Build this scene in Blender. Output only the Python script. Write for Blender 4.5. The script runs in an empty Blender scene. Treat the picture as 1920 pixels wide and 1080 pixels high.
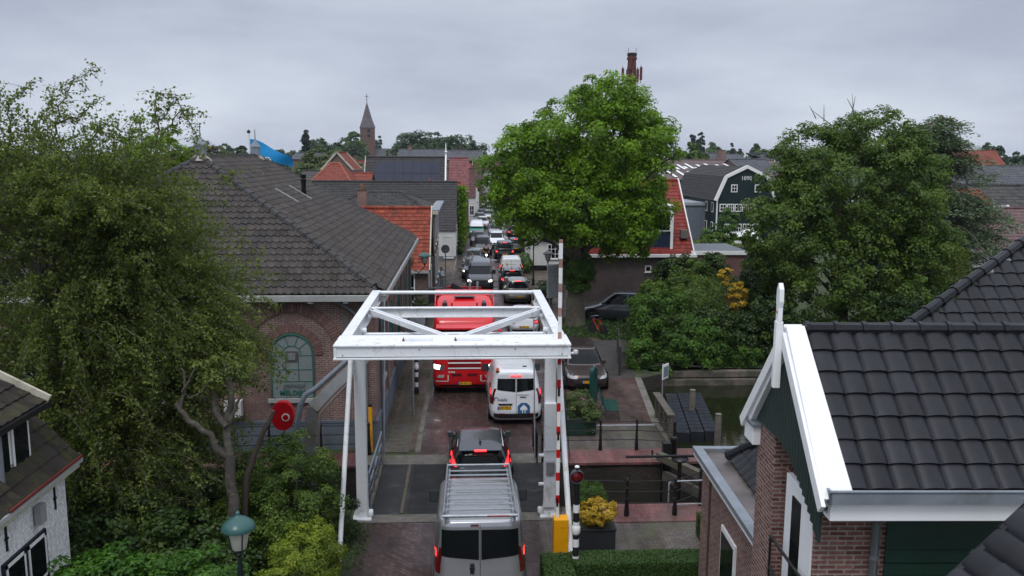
import bpy, math, random
import numpy as np
from mathutils import Vector, Matrix
from mathutils.geometry import tessellate_polygon
random.seed(7); rng = np.random.default_rng(7)
R = math.radians
scene = bpy.context.scene
COL = scene.collection
# ---------------------------------------------------------------- camera
F, H, YAW, PIT, ROLL = 1600.0, 9.7, R(3.04), R(8.88), R(0.3)
CM = Matrix.Rotation(-YAW, 3, 'Z') @ Matrix.Rotation(math.pi/2-PIT, 3, 'X') @ Matrix.Rotation(ROLL, 3, 'Z')
cam = bpy.data.cameras.new('camera'); co = bpy.data.objects.new('camera', cam); COL.objects.link(co)
co.matrix_world = Matrix.Translation((0, 0, H)) @ CM.to_4x4()
cam.sensor_width = 36; cam.lens = F/1920*36; cam.clip_start = .1; cam.clip_end = 6000
scene.camera = co
# ---------------------------------------------------------------- sky, sun, exposure
SUN_EL, SUN_AZ = R(58), R(200)      # overcast: a broad soft sun high behind the viewer's left
w = bpy.data.worlds.new("World"); scene.world = w; w.use_nodes = True
nt = w.node_tree; nt.nodes.clear()
def N(t, k, **kw):
    n = t.nodes.new(k)
    for a, b in kw.items():
        if a in n.inputs.keys(): n.inputs[a].default_value = b
        else: setattr(n, a, b)
    return n
def L(t, a, b): t.links.new(a, b)
sky = N(nt, 'ShaderNodeTexSky', sky_type='NISHITA', sun_disc=False, sun_elevation=SUN_EL, sun_rotation=SUN_AZ)
bg1 = N(nt, 'ShaderNodeBackground'); bg1.inputs[1].default_value = .05; L(nt, sky.outputs[0], bg1.inputs[0])
tc = N(nt, 'ShaderNodeTexCoord')
sp = N(nt, 'ShaderNodeSeparateXYZ'); L(nt, tc.outputs['Generated'], sp.inputs[0])
mp = N(nt, 'ShaderNodeMapping'); mp.inputs['Scale'].default_value = (1.1, 1.1, 4.2); L(nt, tc.outputs['Generated'], mp.inputs[0])
nz = N(nt, 'ShaderNodeTexNoise', Scale=2.3, Detail=5.0, Roughness=.55); L(nt, mp.outputs[0], nz.inputs['Vector'])
rp = N(nt, 'ShaderNodeValToRGB'); L(nt, sp.outputs[2], rp.inputs[0])
e = rp.color_ramp.elements
e[0].position = 0.0; e[0].color = (.60, .65, .74, 1)
e[1].position = 1.0; e[1].color = (1.35, 1.42, 1.58, 1)
for p_, c_ in ((.10, (.50, .545, .64, 1)), (.19, (.43, .47, .56, 1)), (.42, (.64, .69, .79, 1))):
    q = e.new(p_); q.color = c_
cr = N(nt, 'ShaderNodeValToRGB'); L(nt, nz.outputs[0], cr.inputs[0])
cr.color_ramp.elements[0].position = .36; cr.color_ramp.elements[0].color = (.84, .85, .895, 1)
cr.color_ramp.elements[1].position = .64; cr.color_ramp.elements[1].color = (1.17, 1.17, 1.15, 1)
mx = N(nt, 'ShaderNodeMix', data_type='RGBA', blend_type='MULTIPLY'); mx.inputs[0].default_value = 1
L(nt, rp.outputs[0], mx.inputs[6]); L(nt, cr.outputs[0], mx.inputs[7])
bg2 = N(nt, 'ShaderNodeBackground'); bg2.inputs[1].default_value = 1.0; L(nt, mx.outputs[2], bg2.inputs[0])
ms = N(nt, 'ShaderNodeMixShader'); ms.inputs[0].default_value = .93
L(nt, bg1.outputs[0], ms.inputs[1]); L(nt, bg2.outputs[0], ms.inputs[2])
wo = N(nt, 'ShaderNodeOutputWorld'); L(nt, ms.outputs[0], wo.inputs[0])
sl = bpy.data.lights.new('sun', 'SUN'); sl.energy = 1.1; sl.angle = R(22); sl.color = (1, .97, .93)
so = bpy.data.objects.new('sun', sl); COL.objects.link(so)
so.rotation_euler = (R(90)-SUN_EL, 0, R(180)-SUN_AZ+R(180))
so.rotation_euler = (R(32), 0, R(-20))
scene.view_settings.view_transform = 'Standard'; scene.view_settings.look = 'None'
scene.view_settings.gamma = 1; scene.view_settings.exposure = 0.16
scene.cycles.use_denoising = True
scene.cycles.max_bounces = 6; scene.cycles.transparent_max_bounces = 6
scene.cycles.diffuse_bounces = 3; scene.cycles.glossy_bounces = 3; scene.cycles.caustics_reflective = False; scene.cycles.caustics_refractive = False

def ray(px, py): return CM @ Vector(((px-960)/F, (540-py)/F, -1))
def G(px, py, z=0.0):
    d = ray(px, py); return Vector((0, 0, H)) + d*((z-H)/d.z)
def PW(px, py, Y):
    d = ray(px, py); return Vector((0, 0, H)) + d*(Y/d.y)
# ---------------------------------------------------------------- materials
MATS = {}
def base_mat(name):
    m = bpy.data.materials.new(name); m.use_nodes = True; t = m.node_tree
    b = t.nodes['Principled BSDF']; return m, t, b
def c4(c): return (c[0], c[1], c[2], 1)
def sc(c, k): return tuple(min(1, x*k) for x in c[:3])
def ramp(t, fac, stops):
    r = N(t, 'ShaderNodeValToRGB'); L(t, fac, r.inputs[0]); el = r.color_ramp.elements
    el[0].position, el[0].color = stops[0][0], c4(stops[0][1])
    el[1].position, el[1].color = stops[-1][0], c4(stops[-1][1])
    for p, c in stops[1:-1]:
        q = el.new(p); q.color = c4(c)
    return r.outputs[0]
def mixc(t, fac, a, b, mode='MIX'):
    m = N(t, 'ShaderNodeMix', data_type='RGBA', blend_type=mode)
    for s, v in ((0, fac), (6, a), (7, b)):
        if hasattr(v, 'links') or hasattr(v, 'is_linked'): L(t, v, m.inputs[s])
        else: m.inputs[s].default_value = c4(v) if isinstance(v, tuple) else v
    return m.outputs[2]
def noise(t, vec, s, d=4, r=.6):
    n = N(t, 'ShaderNodeTexNoise', Scale=s, Detail=d, Roughness=r); L(t, vec, n.inputs['Vector']); return n.outputs[0]
def bump(t, b, h, st=.3, dist=.02):
    n = N(t, 'ShaderNodeBump'); n.inputs['Strength'].default_value = st; n.inputs['Distance'].default_value = dist
    L(t, h, n.inputs['Height']); L(t, n.outputs[0], b.inputs['Normal'])
def pm(name, col, rough=.6, metal=0, var=.12, scale=2.5, bmp=0, bscale=30, coat=0, stain=None, sth=.6, stscale=1.3, spec=.28, emit=0, streak=None):
    if name in MATS: return MATS[name]
    m, t, b = base_mat(name); o = N(t, 'ShaderNodeTexCoord').outputs['Object']
    n = noise(t, o, scale)
    c = ramp(t, n, [(.3, sc(col, 1-var)), (.7, sc(col, 1+var))])
    if stain:
        n2 = noise(t, o, stscale, 6, .7)
        f = ramp(t, n2, [(sth-.07, (0, 0, 0)), (sth+.07, (1, 1, 1))])
        c = mixc(t, f, c, tuple(stain))
    if streak:
        mp_ = N(t, 'ShaderNodeMapping'); mp_.inputs['Scale'].default_value = (7, 7, .9); L(t, o, mp_.inputs[0]); f = ramp(t, noise(t, mp_.outputs[0], 1.6, 6, .75), [(streak[1], (0, 0, 0)), (streak[1]+.12, (1, 1, 1))]); c = mixc(t, f, c, tuple(streak[0]))
    L(t, c, b.inputs['Base Color'])
    b.inputs['Roughness'].default_value = rough; b.inputs['Metallic'].default_value = metal
    b.inputs['Coat Weight'].default_value = coat; b.inputs['Coat Roughness'].default_value = .06
    b.inputs['Specular IOR Level'].default_value = spec
    if bmp: bump(t, b, noise(t, o, bscale), bmp)
    if emit:
        b.inputs['Emission Color'].default_value = c4(col); b.inputs['Emission Strength'].default_value = emit
    MATS[name] = m; return m
def brick(name, cols, mortar=(.30, .27, .25), bw=.22, bh=.065, wall=True, var=.25, bmp=.5, stain=None, rough=.85, rot=0, msize=.012):
    if name in MATS: return MATS[name]
    m, t, b = base_mat(name); o = N(t, 'ShaderNodeTexCoord').outputs['Object']
    s = N(t, 'ShaderNodeSeparateXYZ'); L(t, o, s.inputs[0])
    if wall:
        a = N(t, 'ShaderNodeMath', operation='ADD'); L(t, s.outputs[0], a.inputs[0]); L(t, s.outputs[1], a.inputs[1])
        k = N(t, 'ShaderNodeCombineXYZ'); L(t, a.outputs[0], k.inputs[0]); L(t, s.outputs[2], k.inputs[1]); vec = k.outputs[0]
    else:
        k = N(t, 'ShaderNodeMapping'); k.inputs['Rotation'].default_value = (0, 0, rot); L(t, o, k.inputs[0]); vec = k.outputs[0]
    br = N(t, 'ShaderNodeTexBrick'); br.inputs['Scale'].default_value = 1
    br.inputs['Brick Width'].default_value = bw; br.inputs['Row Height'].default_value = bh
    br.inputs['Mortar Size'].default_value = msize; br.inputs['Mortar Smooth'].default_value = .3; br.inputs['Bias'].default_value = 0
    br.inputs['Color1'].default_value = c4(cols[0]); br.inputs['Color2'].default_value = c4(cols[1]); br.inputs['Mortar'].default_value = c4(mortar)
    L(t, vec, br.inputs['Vector'])
    n = noise(t, o, .9, 5, .65)
    c = mixc(t, 1.0, br.outputs[0], ramp(t, n, [(.3, (1-var,)*3), (.7, (1+var*.7,)*3)]), 'MULTIPLY')
    n3 = noise(t, o, 14, 2)
    c = mixc(t, 1.0, c, ramp(t, n3, [(.3, (.75,)*3), (.7, (1.2,)*3)]), 'MULTIPLY')
    if not wall:
        mp_ = N(t, 'ShaderNodeMapping'); mp_.inputs['Scale'].default_value = (1.3, .07, 1); L(t, o, mp_.inputs[0]); c = mixc(t, 1.0, c, ramp(t, noise(t, mp_.outputs[0], 1.2, 4, .6), [(.35, (.62,)*3), (.65, (1.25,)*3)]), 'MULTIPLY')
    if stain:
        n2 = noise(t, o, .6, 6, .75); f = ramp(t, n2, [(.5, (0, 0, 0)), (.68, (1, 1, 1))]); c = mixc(t, f, c, tuple(stain))
    L(t, c, b.inputs['Base Color']); b.inputs['Roughness'].default_value = rough; b.inputs['Specular IOR Level'].default_value = .22
    if not wall: L(t, ramp(t, noise(t, o, .5, 5, .6), [(.4, (rough*.45,)*3), (.6, (rough*1.3,)*3)]), b.inputs['Roughness'])
    bump(t, b, br.outputs[1], -bmp, .01)
    MATS[name] = m; return m
def tilem(name, cols, rough=.7, moss=None, mth=.62, coat=0, noise_s=3):
    """roof tiles: each tile carries its own value v"""
    if name in MATS: return MATS[name]
    m, t, b = base_mat(name); at = N(t, 'ShaderNodeAttribute', attribute_name='v'); o = N(t, 'ShaderNodeTexCoord').outputs['Object']
    c = ramp(t, at.outputs['Fac'], [(i/(len(cols)-1), x) for i, x in enumerate(cols)])
    c = mixc(t, 1.0, c, ramp(t, noise(t, o, noise_s, 5, .7), [(.3, (.72,)*3), (.7, (1.25,)*3)]), 'MULTIPLY')
    if moss:
        f = ramp(t, noise(t, o, 2.2, 7, .8), [(mth-.05, (0, 0, 0)), (mth+.05, (1, 1, 1))]); c = mixc(t, f, c, tuple(moss))
    L(t, c, b.inputs['Base Color']); b.inputs['Roughness'].default_value = rough; b.inputs['Coat Weight'].default_value = coat
    b.inputs['Coat Roughness'].default_value = .25; b.inputs['Specular IOR Level'].default_value = .22
    bump(t, b, noise(t, o, 45, 3), .25, .01)
    MATS[name] = m; return m
def leafm(name, cols, trans=.3, rough=.5):
    if name in MATS: return MATS[name]
    m, t, b = base_mat(name); at = N(t, 'ShaderNodeAttribute', attribute_name='v')
    c = ramp(t, at.outputs['Fac'], [(i/(len(cols)-1), x) for i, x in enumerate(cols)])
    L(t, c, b.inputs['Base Color']); b.inputs['Roughness'].default_value = rough; b.inputs['Specular IOR Level'].default_value = .35
    tr = N(t, 'ShaderNodeBsdfTranslucent'); L(t, mixc(t, 1.0, c, (1.3, 1.35, .7), 'MULTIPLY'), tr.inputs[0])
    mxs = N(t, 'ShaderNodeMixShader'); mxs.inputs[0].default_value = trans
    L(t, b.outputs[0], mxs.inputs[1]); L(t, tr.outputs[0], mxs.inputs[2]); L(t, mxs.outputs[0], t.nodes['Material Output'].inputs[0])
    MATS[name] = m; return m
def glass(name='dark glass', col=(.006, .008, .009), rough=.06):
    if name in MATS: return MATS[name]
    m, t, b = base_mat(name); b.inputs['Base Color'].default_value = c4(col); b.inputs['Roughness'].default_value = rough
    b.inputs['Specular IOR Level'].default_value = .16
    MATS[name] = m; return m
def glow(name, col, k):
    if name in MATS: return MATS[name]
    m, t, b = base_mat(name); b.inputs['Base Color'].default_value = c4(sc(col, .6)); b.inputs['Emission Color'].default_value = c4(col)
    b.inputs['Emission Strength'].default_value = k; b.inputs['Roughness'].default_value = .2
    MATS[name] = m; return m
# ---------------------------------------------------------------- mesh building
class MB:
    def __init__(s): s.v = []; s.f = []; s.m = []; s.s = []; s.mats = []; s.a = []
    def mi(s, m):
        if m not in s.mats: s.mats.append(m)
        return s.mats.index(m)
    def face(s, idx, m, sm=False, a=0.5): s.f.append(tuple(idx)); s.m.append(s.mi(m)); s.s.append(sm); s.a.append(a)
    def poly(s, pts, m, sm=False, a=.5):
        n = len(s.v); s.v += [tuple(p) for p in pts]; s.face(range(n, n+len(pts)), m, sm, a); return s
    def bb(s, x0, y0, z0, x1, y1, z1, m, a=.5):
        if x0 > x1: x0, x1 = x1, x0
        if y0 > y1: y0, y1 = y1, y0
        if z0 > z1: z0, z1 = z1, z0
        n = len(s.v)
        s.v += [(x0, y0, z0), (x1, y0, z0), (x1, y1, z0), (x0, y1, z0), (x0, y0, z1), (x1, y0, z1), (x1, y1, z1), (x0, y1, z1)]
        for q in ((0, 3, 2, 1), (4, 5, 6, 7), (0, 1, 5, 4), (1, 2, 6, 5), (2, 3, 7, 6), (3, 0, 4, 7)): s.face([n+i for i in q], m, False, a)
        return s
    def cb(s, c, d, m, rz=0, rx=0, ry=0):
        M = Matrix.Rotation(rz, 3, 'Z') @ Matrix.Rotation(ry, 3, 'Y') @ Matrix.Rotation(rx, 3, 'X'); n = len(s.v); c = Vector(c)
        for x, y, z in ((-1, -1, -1), (1, -1, -1), (1, 1, -1), (-1, 1, -1), (-1, -1, 1), (1, -1, 1), (1, 1, 1), (-1, 1, 1)):
            s.v.append(tuple(c + M @ Vector((x*d[0]/2, y*d[1]/2, z*d[2]/2))))
        for q in ((0, 3, 2, 1), (4, 5, 6, 7), (0, 1, 5, 4), (1, 2, 6, 5), (2, 3, 7, 6), (3, 0, 4, 7)): s.face([n+i for i in q], m)
        return s
    def beam(s, p, q, w, h, m, up=(0, 0, 1)):
        p, q = Vector(p), Vector(q); d = (q-p).normalized(); u = Vector(up); x = d.cross(u)
        if x.length < 1e-4: x = d.cross(Vector((0, 1, 0)))
        x.normalize(); u = x.cross(d).normalized(); n = len(s.v)
        for e_ in (p, q):
            for a, b in ((-1, -1), (1, -1), (1, 1), (-1, 1)): s.v.append(tuple(e_ + x*a*w/2 + u*b*h/2))
        for f in ((3, 2, 1, 0), (4, 5, 6, 7), (0, 1, 5, 4), (1, 2, 6, 5), (2, 3, 7, 6), (3, 0, 4, 7)): s.face([n+i for i in f], m)
        return s
    def ibeam(s, p, q, w, h, m, up=(0, 0, 1), tf=.03, tw=.02, flr=True):
        p, q = Vector(p), Vector(q); d = (q-p).normalized(); x = d.cross(Vector(up)).normalized(); u = x.cross(d)
        o = u*(h/2-tf/2); s.beam(p+o, q+o, w, tf, m, up); s.beam(p-o, q-o, w, tf, m, up); s.beam(p, q, tw, h-2*tf, m, up); return s
    def tube(s, pts, r, m, n=8, caps=True, sm=True, a=.5):
        pts = [Vector(p) for p in pts]; rs = r if isinstance(r, (list, tuple)) else [r]*len(pts)
        base = len(s.v); ref = None
        for i, p in enumerate(pts):
            d = (pts[min(i+1, len(pts)-1)]-pts[max(i-1, 0)]).normalized()
            if ref is None:
                ref = d.cross(Vector((0, 0, 1)))
                if ref.length < 1e-3: ref = Vector((1, 0, 0))
                ref.normalize()
            ref = (ref - d*ref.dot(d)).normalized(); y = d.cross(ref)
            for k in range(n):
                a_ = 2*math.pi*k/n; s.v.append(tuple(p + (ref*math.cos(a_)+y*math.sin(a_))*rs[i]))
        for i in range(len(pts)-1):
            for k in range(n):
                k2 = (k+1) % n; s.face((base+i*n+k, base+i*n+k2, base+(i+1)*n+k2, base+(i+1)*n+k), m, sm, a)
        if caps:
            s.face([base+k for k in range(n)][::-1], m); s.face([base+(len(pts)-1)*n+k for k in range(n)], m)
        return s
    def lathe(s, prof, c, m, n=16, sm=True, axis='z', fs=None):
        base = len(s.v); c = Vector(c)
        for r_, z in prof:
            for k in range(n):
                a = 2*math.pi*k/n; x, y = r_*math.cos(a), r_*math.sin(a)
                v = (x, y, z) if axis == 'z' else ((z, x, y) if axis == 'x' else (x, -z, y))
                s.v.append(tuple(c+Vector(v)))
        for i in range(len(prof)-1):
            mm = m if fs is None else fs(i)
            for k in range(n):
                k2 = (k+1) % n; s.face((base+i*n+k, base+i*n+k2, base+(i+1)*n+k2, base+(i+1)*n+k), mm, sm)
        if prof[0][0] > 1e-4: s.face([base+k for k in range(n)][::-1], m)
        if prof[-1][0] > 1e-4: s.face([base+(len(prof)-1)*n+k for k in range(n)], m)
        return s
    def prism(s, pts, ax, a0, a1, m, m2=None):
        """pts 2D; ax 'x': (y,z) extruded in x; 'y': (x,z) in y; 'z': (x,y) in z"""
        f = {'x': lambda p, a: (a, p[0], p[1]), 'y': lambda p, a: (p[0], a, p[1]), 'z': lambda p, a: (p[0], p[1], a)}[ax]
        n = len(s.v); k = len(pts); s.v += [f(p, a0) for p in pts]+[f(p, a1) for p in pts]
        tr = tessellate_polygon([[Vector((p[0], p[1], 0)) for p in pts]])
        for t3 in tr:
            s.face([n+i for i in t3], m2 or m); s.face([n+k+i for i in t3][::-1], m2 or m)
        for i in range(k): j = (i+1) % k; s.face((n+i, n+j, n+k+j, n+k+i), m)
        return s
    def grid(s, P, m, sm=True, a=.5):
        n = len(s.v); r_, c_ = len(P), len(P[0])
        for row in P: s.v += [tuple(p) for p in row]
        for i in range(r_-1):
            for j in range(c_-1): s.face((n+i*c_+j, n+i*c_+j+1, n+(i+1)*c_+j+1, n+(i+1)*c_+j), m, sm, a)
        return s
    def build(s, name, parent=None, bevel=0, attr=False, seg=2, loc=None, fix=True):
        me = bpy.data.meshes.new(name); me.from_pydata(s.v, [], s.f)
        for m in s.mats: me.materials.append(m)
        me.polygons.foreach_set('material_index', s.m); me.polygons.foreach_set('use_smooth', s.s)
        if attr:
            a = me.attributes.new('v', 'FLOAT', 'FACE'); a.data.foreach_set('value', s.a)
        me.update()
        if fix:
            import bmesh
            b = bmesh.new(); b.from_mesh(me); bmesh.ops.recalc_face_normals(b, faces=b.faces); b.to_mesh(me); b.free()
        if any(s.s): me.set_sharp_from_angle(angle=R(42))
        o = bpy.data.objects.new(name, me); COL.objects.link(o)
        if parent: o.parent = parent
        if loc: o.location = loc
        if bevel:
            md = o.modifiers.new('bevel', 'BEVEL'); md.width = bevel; md.segments = seg; md.limit_method = 'ANGLE'; md.angle_limit = R(40)
        return o
def tag(o, label=None, cat=None, group=None, kind=None):
    if label: o['label'] = label
    if cat: o['category'] = cat
    if group: o['group'] = group
    if kind: o['kind'] = kind
    return o
def thing(name, label, cat, loc=(0, 0, 0), rz=0, group=None):
    o = bpy.data.objects.new(name, None); COL.objects.link(o); o.location = loc; o.rotation_euler = (0, 0, rz); o.empty_display_size = .3
    return tag(o, label, cat, group)
def copy_tree(o, label, loc, rz=None, group=None, scale=None):
    c = o.copy(); COL.objects.link(c); c.location = loc
    if rz is not None: c.rotation_euler = (0, 0, rz)
    if scale: c.scale = scale if isinstance(scale, tuple) else (scale,)*3
    c['label'] = label
    if group: c['group'] = group
    for ch in o.children:
        k = ch.copy(); COL.objects.link(k); k.parent = c
        for g in ch.children:
            q = g.copy(); COL.objects.link(q); q.parent = k
    return c
# ---------------------------------------------------------------- leaves
def leafobj(name, P, Nn, size, var, mat, parent=None, asp=.62):
    n = len(P); Nn = Nn/np.linalg.norm(Nn, axis=1, keepdims=True)
    r_ = rng.normal(size=(n, 3)); T = np.cross(Nn, r_); T /= np.linalg.norm(T, axis=1, keepdims=True)+1e-9; B = np.cross(Nn, T)
    size = np.broadcast_to(np.asarray(size, float), (n,))[:, None]
    V = np.empty((n, 4, 3)); V[:, 0] = P - T*size*.5; V[:, 1] = P + B*size*asp*.5 + Nn*size*.12; V[:, 2] = P + T*size*.5; V[:, 3] = P - B*size*asp*.5 + Nn*size*.12
    me = bpy.data.meshes.new(name); me.vertices.add(4*n); me.loops.add(4*n); me.polygons.add(n)
    me.vertices.foreach_set('co', V.reshape(-1).astype(np.float32)); me.loops.foreach_set('vertex_index', np.arange(4*n, dtype=np.int32))
    me.polygons.foreach_set('loop_start', np.arange(0, 4*n, 4, dtype=np.int32)); me.polygons.foreach_set('loop_total', np.full(n, 4, dtype=np.int32))
    a = me.attributes.new('v', 'FLOAT', 'FACE'); a.data.foreach_set('value', np.clip(var, 0, 1).astype(np.float32))
    me.materials.append(mat); me.update(calc_edges=True); me.validate()
    o = bpy.data.objects.new(name, me); COL.objects.link(o)
    if parent: o.parent = parent
    return o
def unit(n):
    d = rng.normal(size=(n, 3)); return d/np.linalg.norm(d, axis=1, keepdims=True)
def in_ells(ells, n, shell=.55):
    """clump centres spread through the outer part of a union of ellipsoids"""
    vol = np.array([e[3]*e[4]*e[5] for e in ells])**(2/3); vol /= vol.sum(); out = []; outd = []
    while len(out) < n:
        i = rng.choice(len(ells), p=vol); e_ = ells[i]; d = unit(1)[0]; r_ = (shell+(1-shell)*rng.random())
        p = np.array(e_[:3]) + d*r_*np.array(e_[3:6])
        deep = False
        for j, f in enumerate(ells):
            if j != i and np.sum(((p-np.array(f[:3]))/np.array(f[3:6]))**2) < shell**2*.8: deep = True
        if deep: continue
        out.append(p); outd.append(d)
    return np.array(out), np.array(outd)
def clump_leaves(C, D, k, rc, size, up=.7, flat=.6, rnd=.6, cv=.6):
    """k leaves over the upper/outer dome of each clump"""
    n = len(C); P = []; Nn = []; V = []; S = []
    rcs = rc*(.7+.6*rng.random(n)); cvs = rng.random(n)
    Ck = np.repeat(C, k, 0); Dk = np.repeat(D, k, 0); u = unit(n*k)
    u = u + Dk*.5; u[:, 2] += .45; u /= np.linalg.norm(u, axis=1, keepdims=True)
    rr = np.repeat(rcs, k)[:, None]*(.45+.55*rng.random((n*k, 1)))
    off = u*rr; off[:, 2] *= flat
    P = Ck+off; Nn = u*.7 + Dk*.3 + unit(n*k)*rnd; Nn[:, 2] += up
    V = np.repeat(cvs, k)*cv + rng.random(n*k)*(1-cv)
    return P, Nn, size*(.7+.6*rng.random(n*k)), V
bark = pm('bark', (.10, .085, .065), .9, var=.35, scale=6, bmp=.8, bscale=18, stain=(.13, .14, .10), sth=.55)
def limbs(base, targets, r0, fork, nseg=6, mat=None, wob=.25, trunk_pts=None):
    mb = MB(); base = Vector(base); fork = Vector(fork); mat = mat or bark
    mb.tube([base-Vector((0, 0, .2)), base+Vector((0, 0, .25)), base.lerp(fork, .5)+Vector((random.uniform(-.1, .1), 0, 0)), fork], [r0*1.5, r0*1.1, r0*.9, r0*.75], mat, 12)
    for q in targets:
        q = Vector(q); pts = []; st = fork.lerp(base, random.random()*.25)
        for i in range(nseg+1):
            t_ = i/nseg; p = st.lerp(q, t_); p.z += math.sin(t_*math.pi)*(q-st).length*.08
            if 0 < i: p += Vector([random.uniform(-wob, wob)*min(1, t_*2) for _ in range(3)])
            pts.append(p)
        rr = r0*.45*random.uniform(.6, 1.1); mb.tube(pts, [rr*(1-.88*i/nseg) for i in range(nseg+1)], mat, 6, caps=False)
    return mb
def text(body, size, m, parent, loc, rot, name='lettering', align='LEFT', bold=.0, shear=0, ext=.003, label=None):
    c = bpy.data.curves.new(name, 'FONT'); c.body = body; c.size = size; c.align_x = align; c.offset = bold; c.shear = shear; c.extrude = ext; c.resolution_u = 3
    o = bpy.data.objects.new(name, c); COL.objects.link(o); dg = bpy.context.evaluated_depsgraph_get(); dg.update()
    me = bpy.data.meshes.new_from_object(o.evaluated_get(dg)); COL.objects.unlink(o); bpy.data.objects.remove(o)
    me.materials.clear(); me.materials.append(m); n = bpy.data.objects.new(name, me); COL.objects.link(n); n.parent = parent; n.location = loc; n.rotation_euler = rot
    if label: n['label'] = label
    return n
# ---------------------------------------------------------------- ground, water, quays, road
soil = pm('soil', (.045, .048, .03), .95, var=.35, scale=.8, bmp=.5, bscale=6, stain=(.05, .08, .025), sth=.5)
paving = brick('clinker paving', ((.050, .031, .029), (.108, .066, .060)), (.030, .025, .024), .2, .1, wall=False, rot=R(45), bmp=.9, stain=(.045, .032, .030), rough=.42)
paving2 = brick('plaza paving', ((.075, .042, .038), (.145, .088, .08)), (.05, .042, .04), .21, .07, wall=False, rot=0, stain=(.07, .058, .05), rough=.5)
greypave = brick('grey setts', ((.095, .078, .07), (.125, .105, .095)), (.055, .05, .045), .2, .1, wall=False, stain=(.085, .09, .05), rough=.7)
walkpave = brick('pavement slabs', ((.085, .062, .046), (.115, .085, .06)), (.05, .042, .033), .3, .3, wall=False, stain=(.06, .058, .035), rough=.6, msize=.01)
pinkbrick = brick('rowlock brick', ((.17, .068, .064), (.22, .092, .088)), (.085, .055, .052), .075, .24, wall=False, rough=.65, stain=(.12, .085, .075), msize=.01)
buffbrick = brick('buff rowlock', ((.33, .24, .18), (.26, .17, .13)), (.15, .12, .10), .075, .24, wall=False, rough=.7, msize=.01)
quaybrick = brick('wet quay brick', ((.045, .036, .032), (.075, .055, .048)), (.03, .03, .028), .21, .065, stain=(.03, .035, .022), rough=.6)
concrete = pm('concrete', (.15, .138, .125), .85, var=.2, scale=4, bmp=.3, stain=(.10, .10, .07), sth=.55)
lightconc = pm('bluestone', (.21, .215, .22), .7, var=.15, scale=5, bmp=.15)
timber = pm('weathered timber', (.10, .088, .075), .85, var=.3, scale=5, bmp=.5, bscale=25, stain=(.10, .11, .06))
asph = pm('deck surfacing', (.030, .031, .033), .5, var=.25, scale=2.2, bmp=.5, bscale=90, stain=(.07, .07, .07), sth=.62)
EX = 40
LOCK = [(-EX, 22.5), (EX, 22.5), (EX, 25.85), (-EX, 25.85)]
BASIN = [(6.85, 27.1), (EX, 27.1), (EX, 37.6), (9.5, 37.6), (8.0, 36.4), (7.55, 36.2)]
def sheet(name, outer, holes, z, m, kind='structure'):
    vs = [outer]+list(holes); flat = [p for l in vs for p in l]
    tr = tessellate_polygon([[Vector((x, y, 0)) for x, y in l] for l in vs])
    mb = MB(); mb.v = [(x, y, z) for x, y in flat]
    for t in tr: mb.face(t, m)
    o = mb.build(name)
    me = o.data
    if me.polygons and me.polygons[0].normal.z < 0: me.flip_normals()
    tag(o, kind=kind); return o
# the outer ground, cut where the lock and the basin are
sheet('ground', [(-2500, -30), (2500, -30), (2500, 4000), (-2500, 4000)], [LOCK[::-1], BASIN[::-1]], 0, soil)
mb = MB()
for poly in (LOCK, BASIN):
    for i in range(len(poly)):
        a, b = poly[i], poly[(i+1) % len(poly)]
        mb.poly([(a[0], a[1], 0), (b[0], b[1], 0), (b[0], b[1], -3), (a[0], a[1], -3)], quaybrick)
tag(mb.build('quay_walls', fix=False), kind='structure')
m, t, b = base_mat('canal water'); b.inputs['Base Color'].default_value = (.012, .015, .006, 1); b.inputs['Roughness'].default_value = .05
o_ = N(t, 'ShaderNodeTexCoord').outputs['Object']; mpn = N(t, 'ShaderNodeMapping'); mpn.inputs['Scale'].default_value = (1, 2.2, 1); L(t, o_, mpn.inputs[0])
bump(t, b, noise(t, mpn.outputs[0], 2.6, 4, .55), .10, .03); water_m = m
tag(MB().poly([(-EX, 22.4, -1.45), (EX, 22.4, -1.45), (EX, 26.4, -1.45), (-EX, 26.4, -1.45)], water_m).build('lock_water'), kind='structure')
tag(MB().poly([(6.8, 27.05, -.62), (EX, 27.05, -.62), (EX, 38, -.62), (6.8, 38, -.62)], water_m).build('basin_water'), kind='structure')
# street, as one ribbon that bends slightly right far away
def ribbon(name, cx, hw, y0, y1, z, m, step=4):
    mb = MB(); rows = []; y = y0
    while y < y1+step: yy = min(y, y1); rows.append([(cx(yy)-hw(yy)[0], yy, z), (cx(yy)+hw(yy)[1], yy, z)]); y += step
    mb.grid(rows, m, False); return tag(mb.build(name), kind='structure')
def scx(y): return 0.9 if y < 30 else 0.9+(y-30)*.0125
ribbon('street', scx, lambda y: (2.6, 2.6), 25.95, 260, .008, paving)
tag(MB().poly([(-2.65, -10, .008), (1.75, -10, .008), (1.9, 22.35, .008), (-2.75, 22.35, .008)], paving).build('street'), kind='structure')
tag(MB().poly([(1.75, -10, .004), (2.6, -10, .004), (2.7, 22.4, .004), (1.9, 22.4, .004)], greypave).build('verge_paving'), kind='structure')
ribbon('pavement', lambda y: scx(y)-3.55, lambda y: (1.5, .94), 27.2, 260, .012, walkpave)
ribbon('pavement', lambda y: scx(y)+3.6, lambda y: (.95, 2.6), 44, 260, .012, walkpave)
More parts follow.
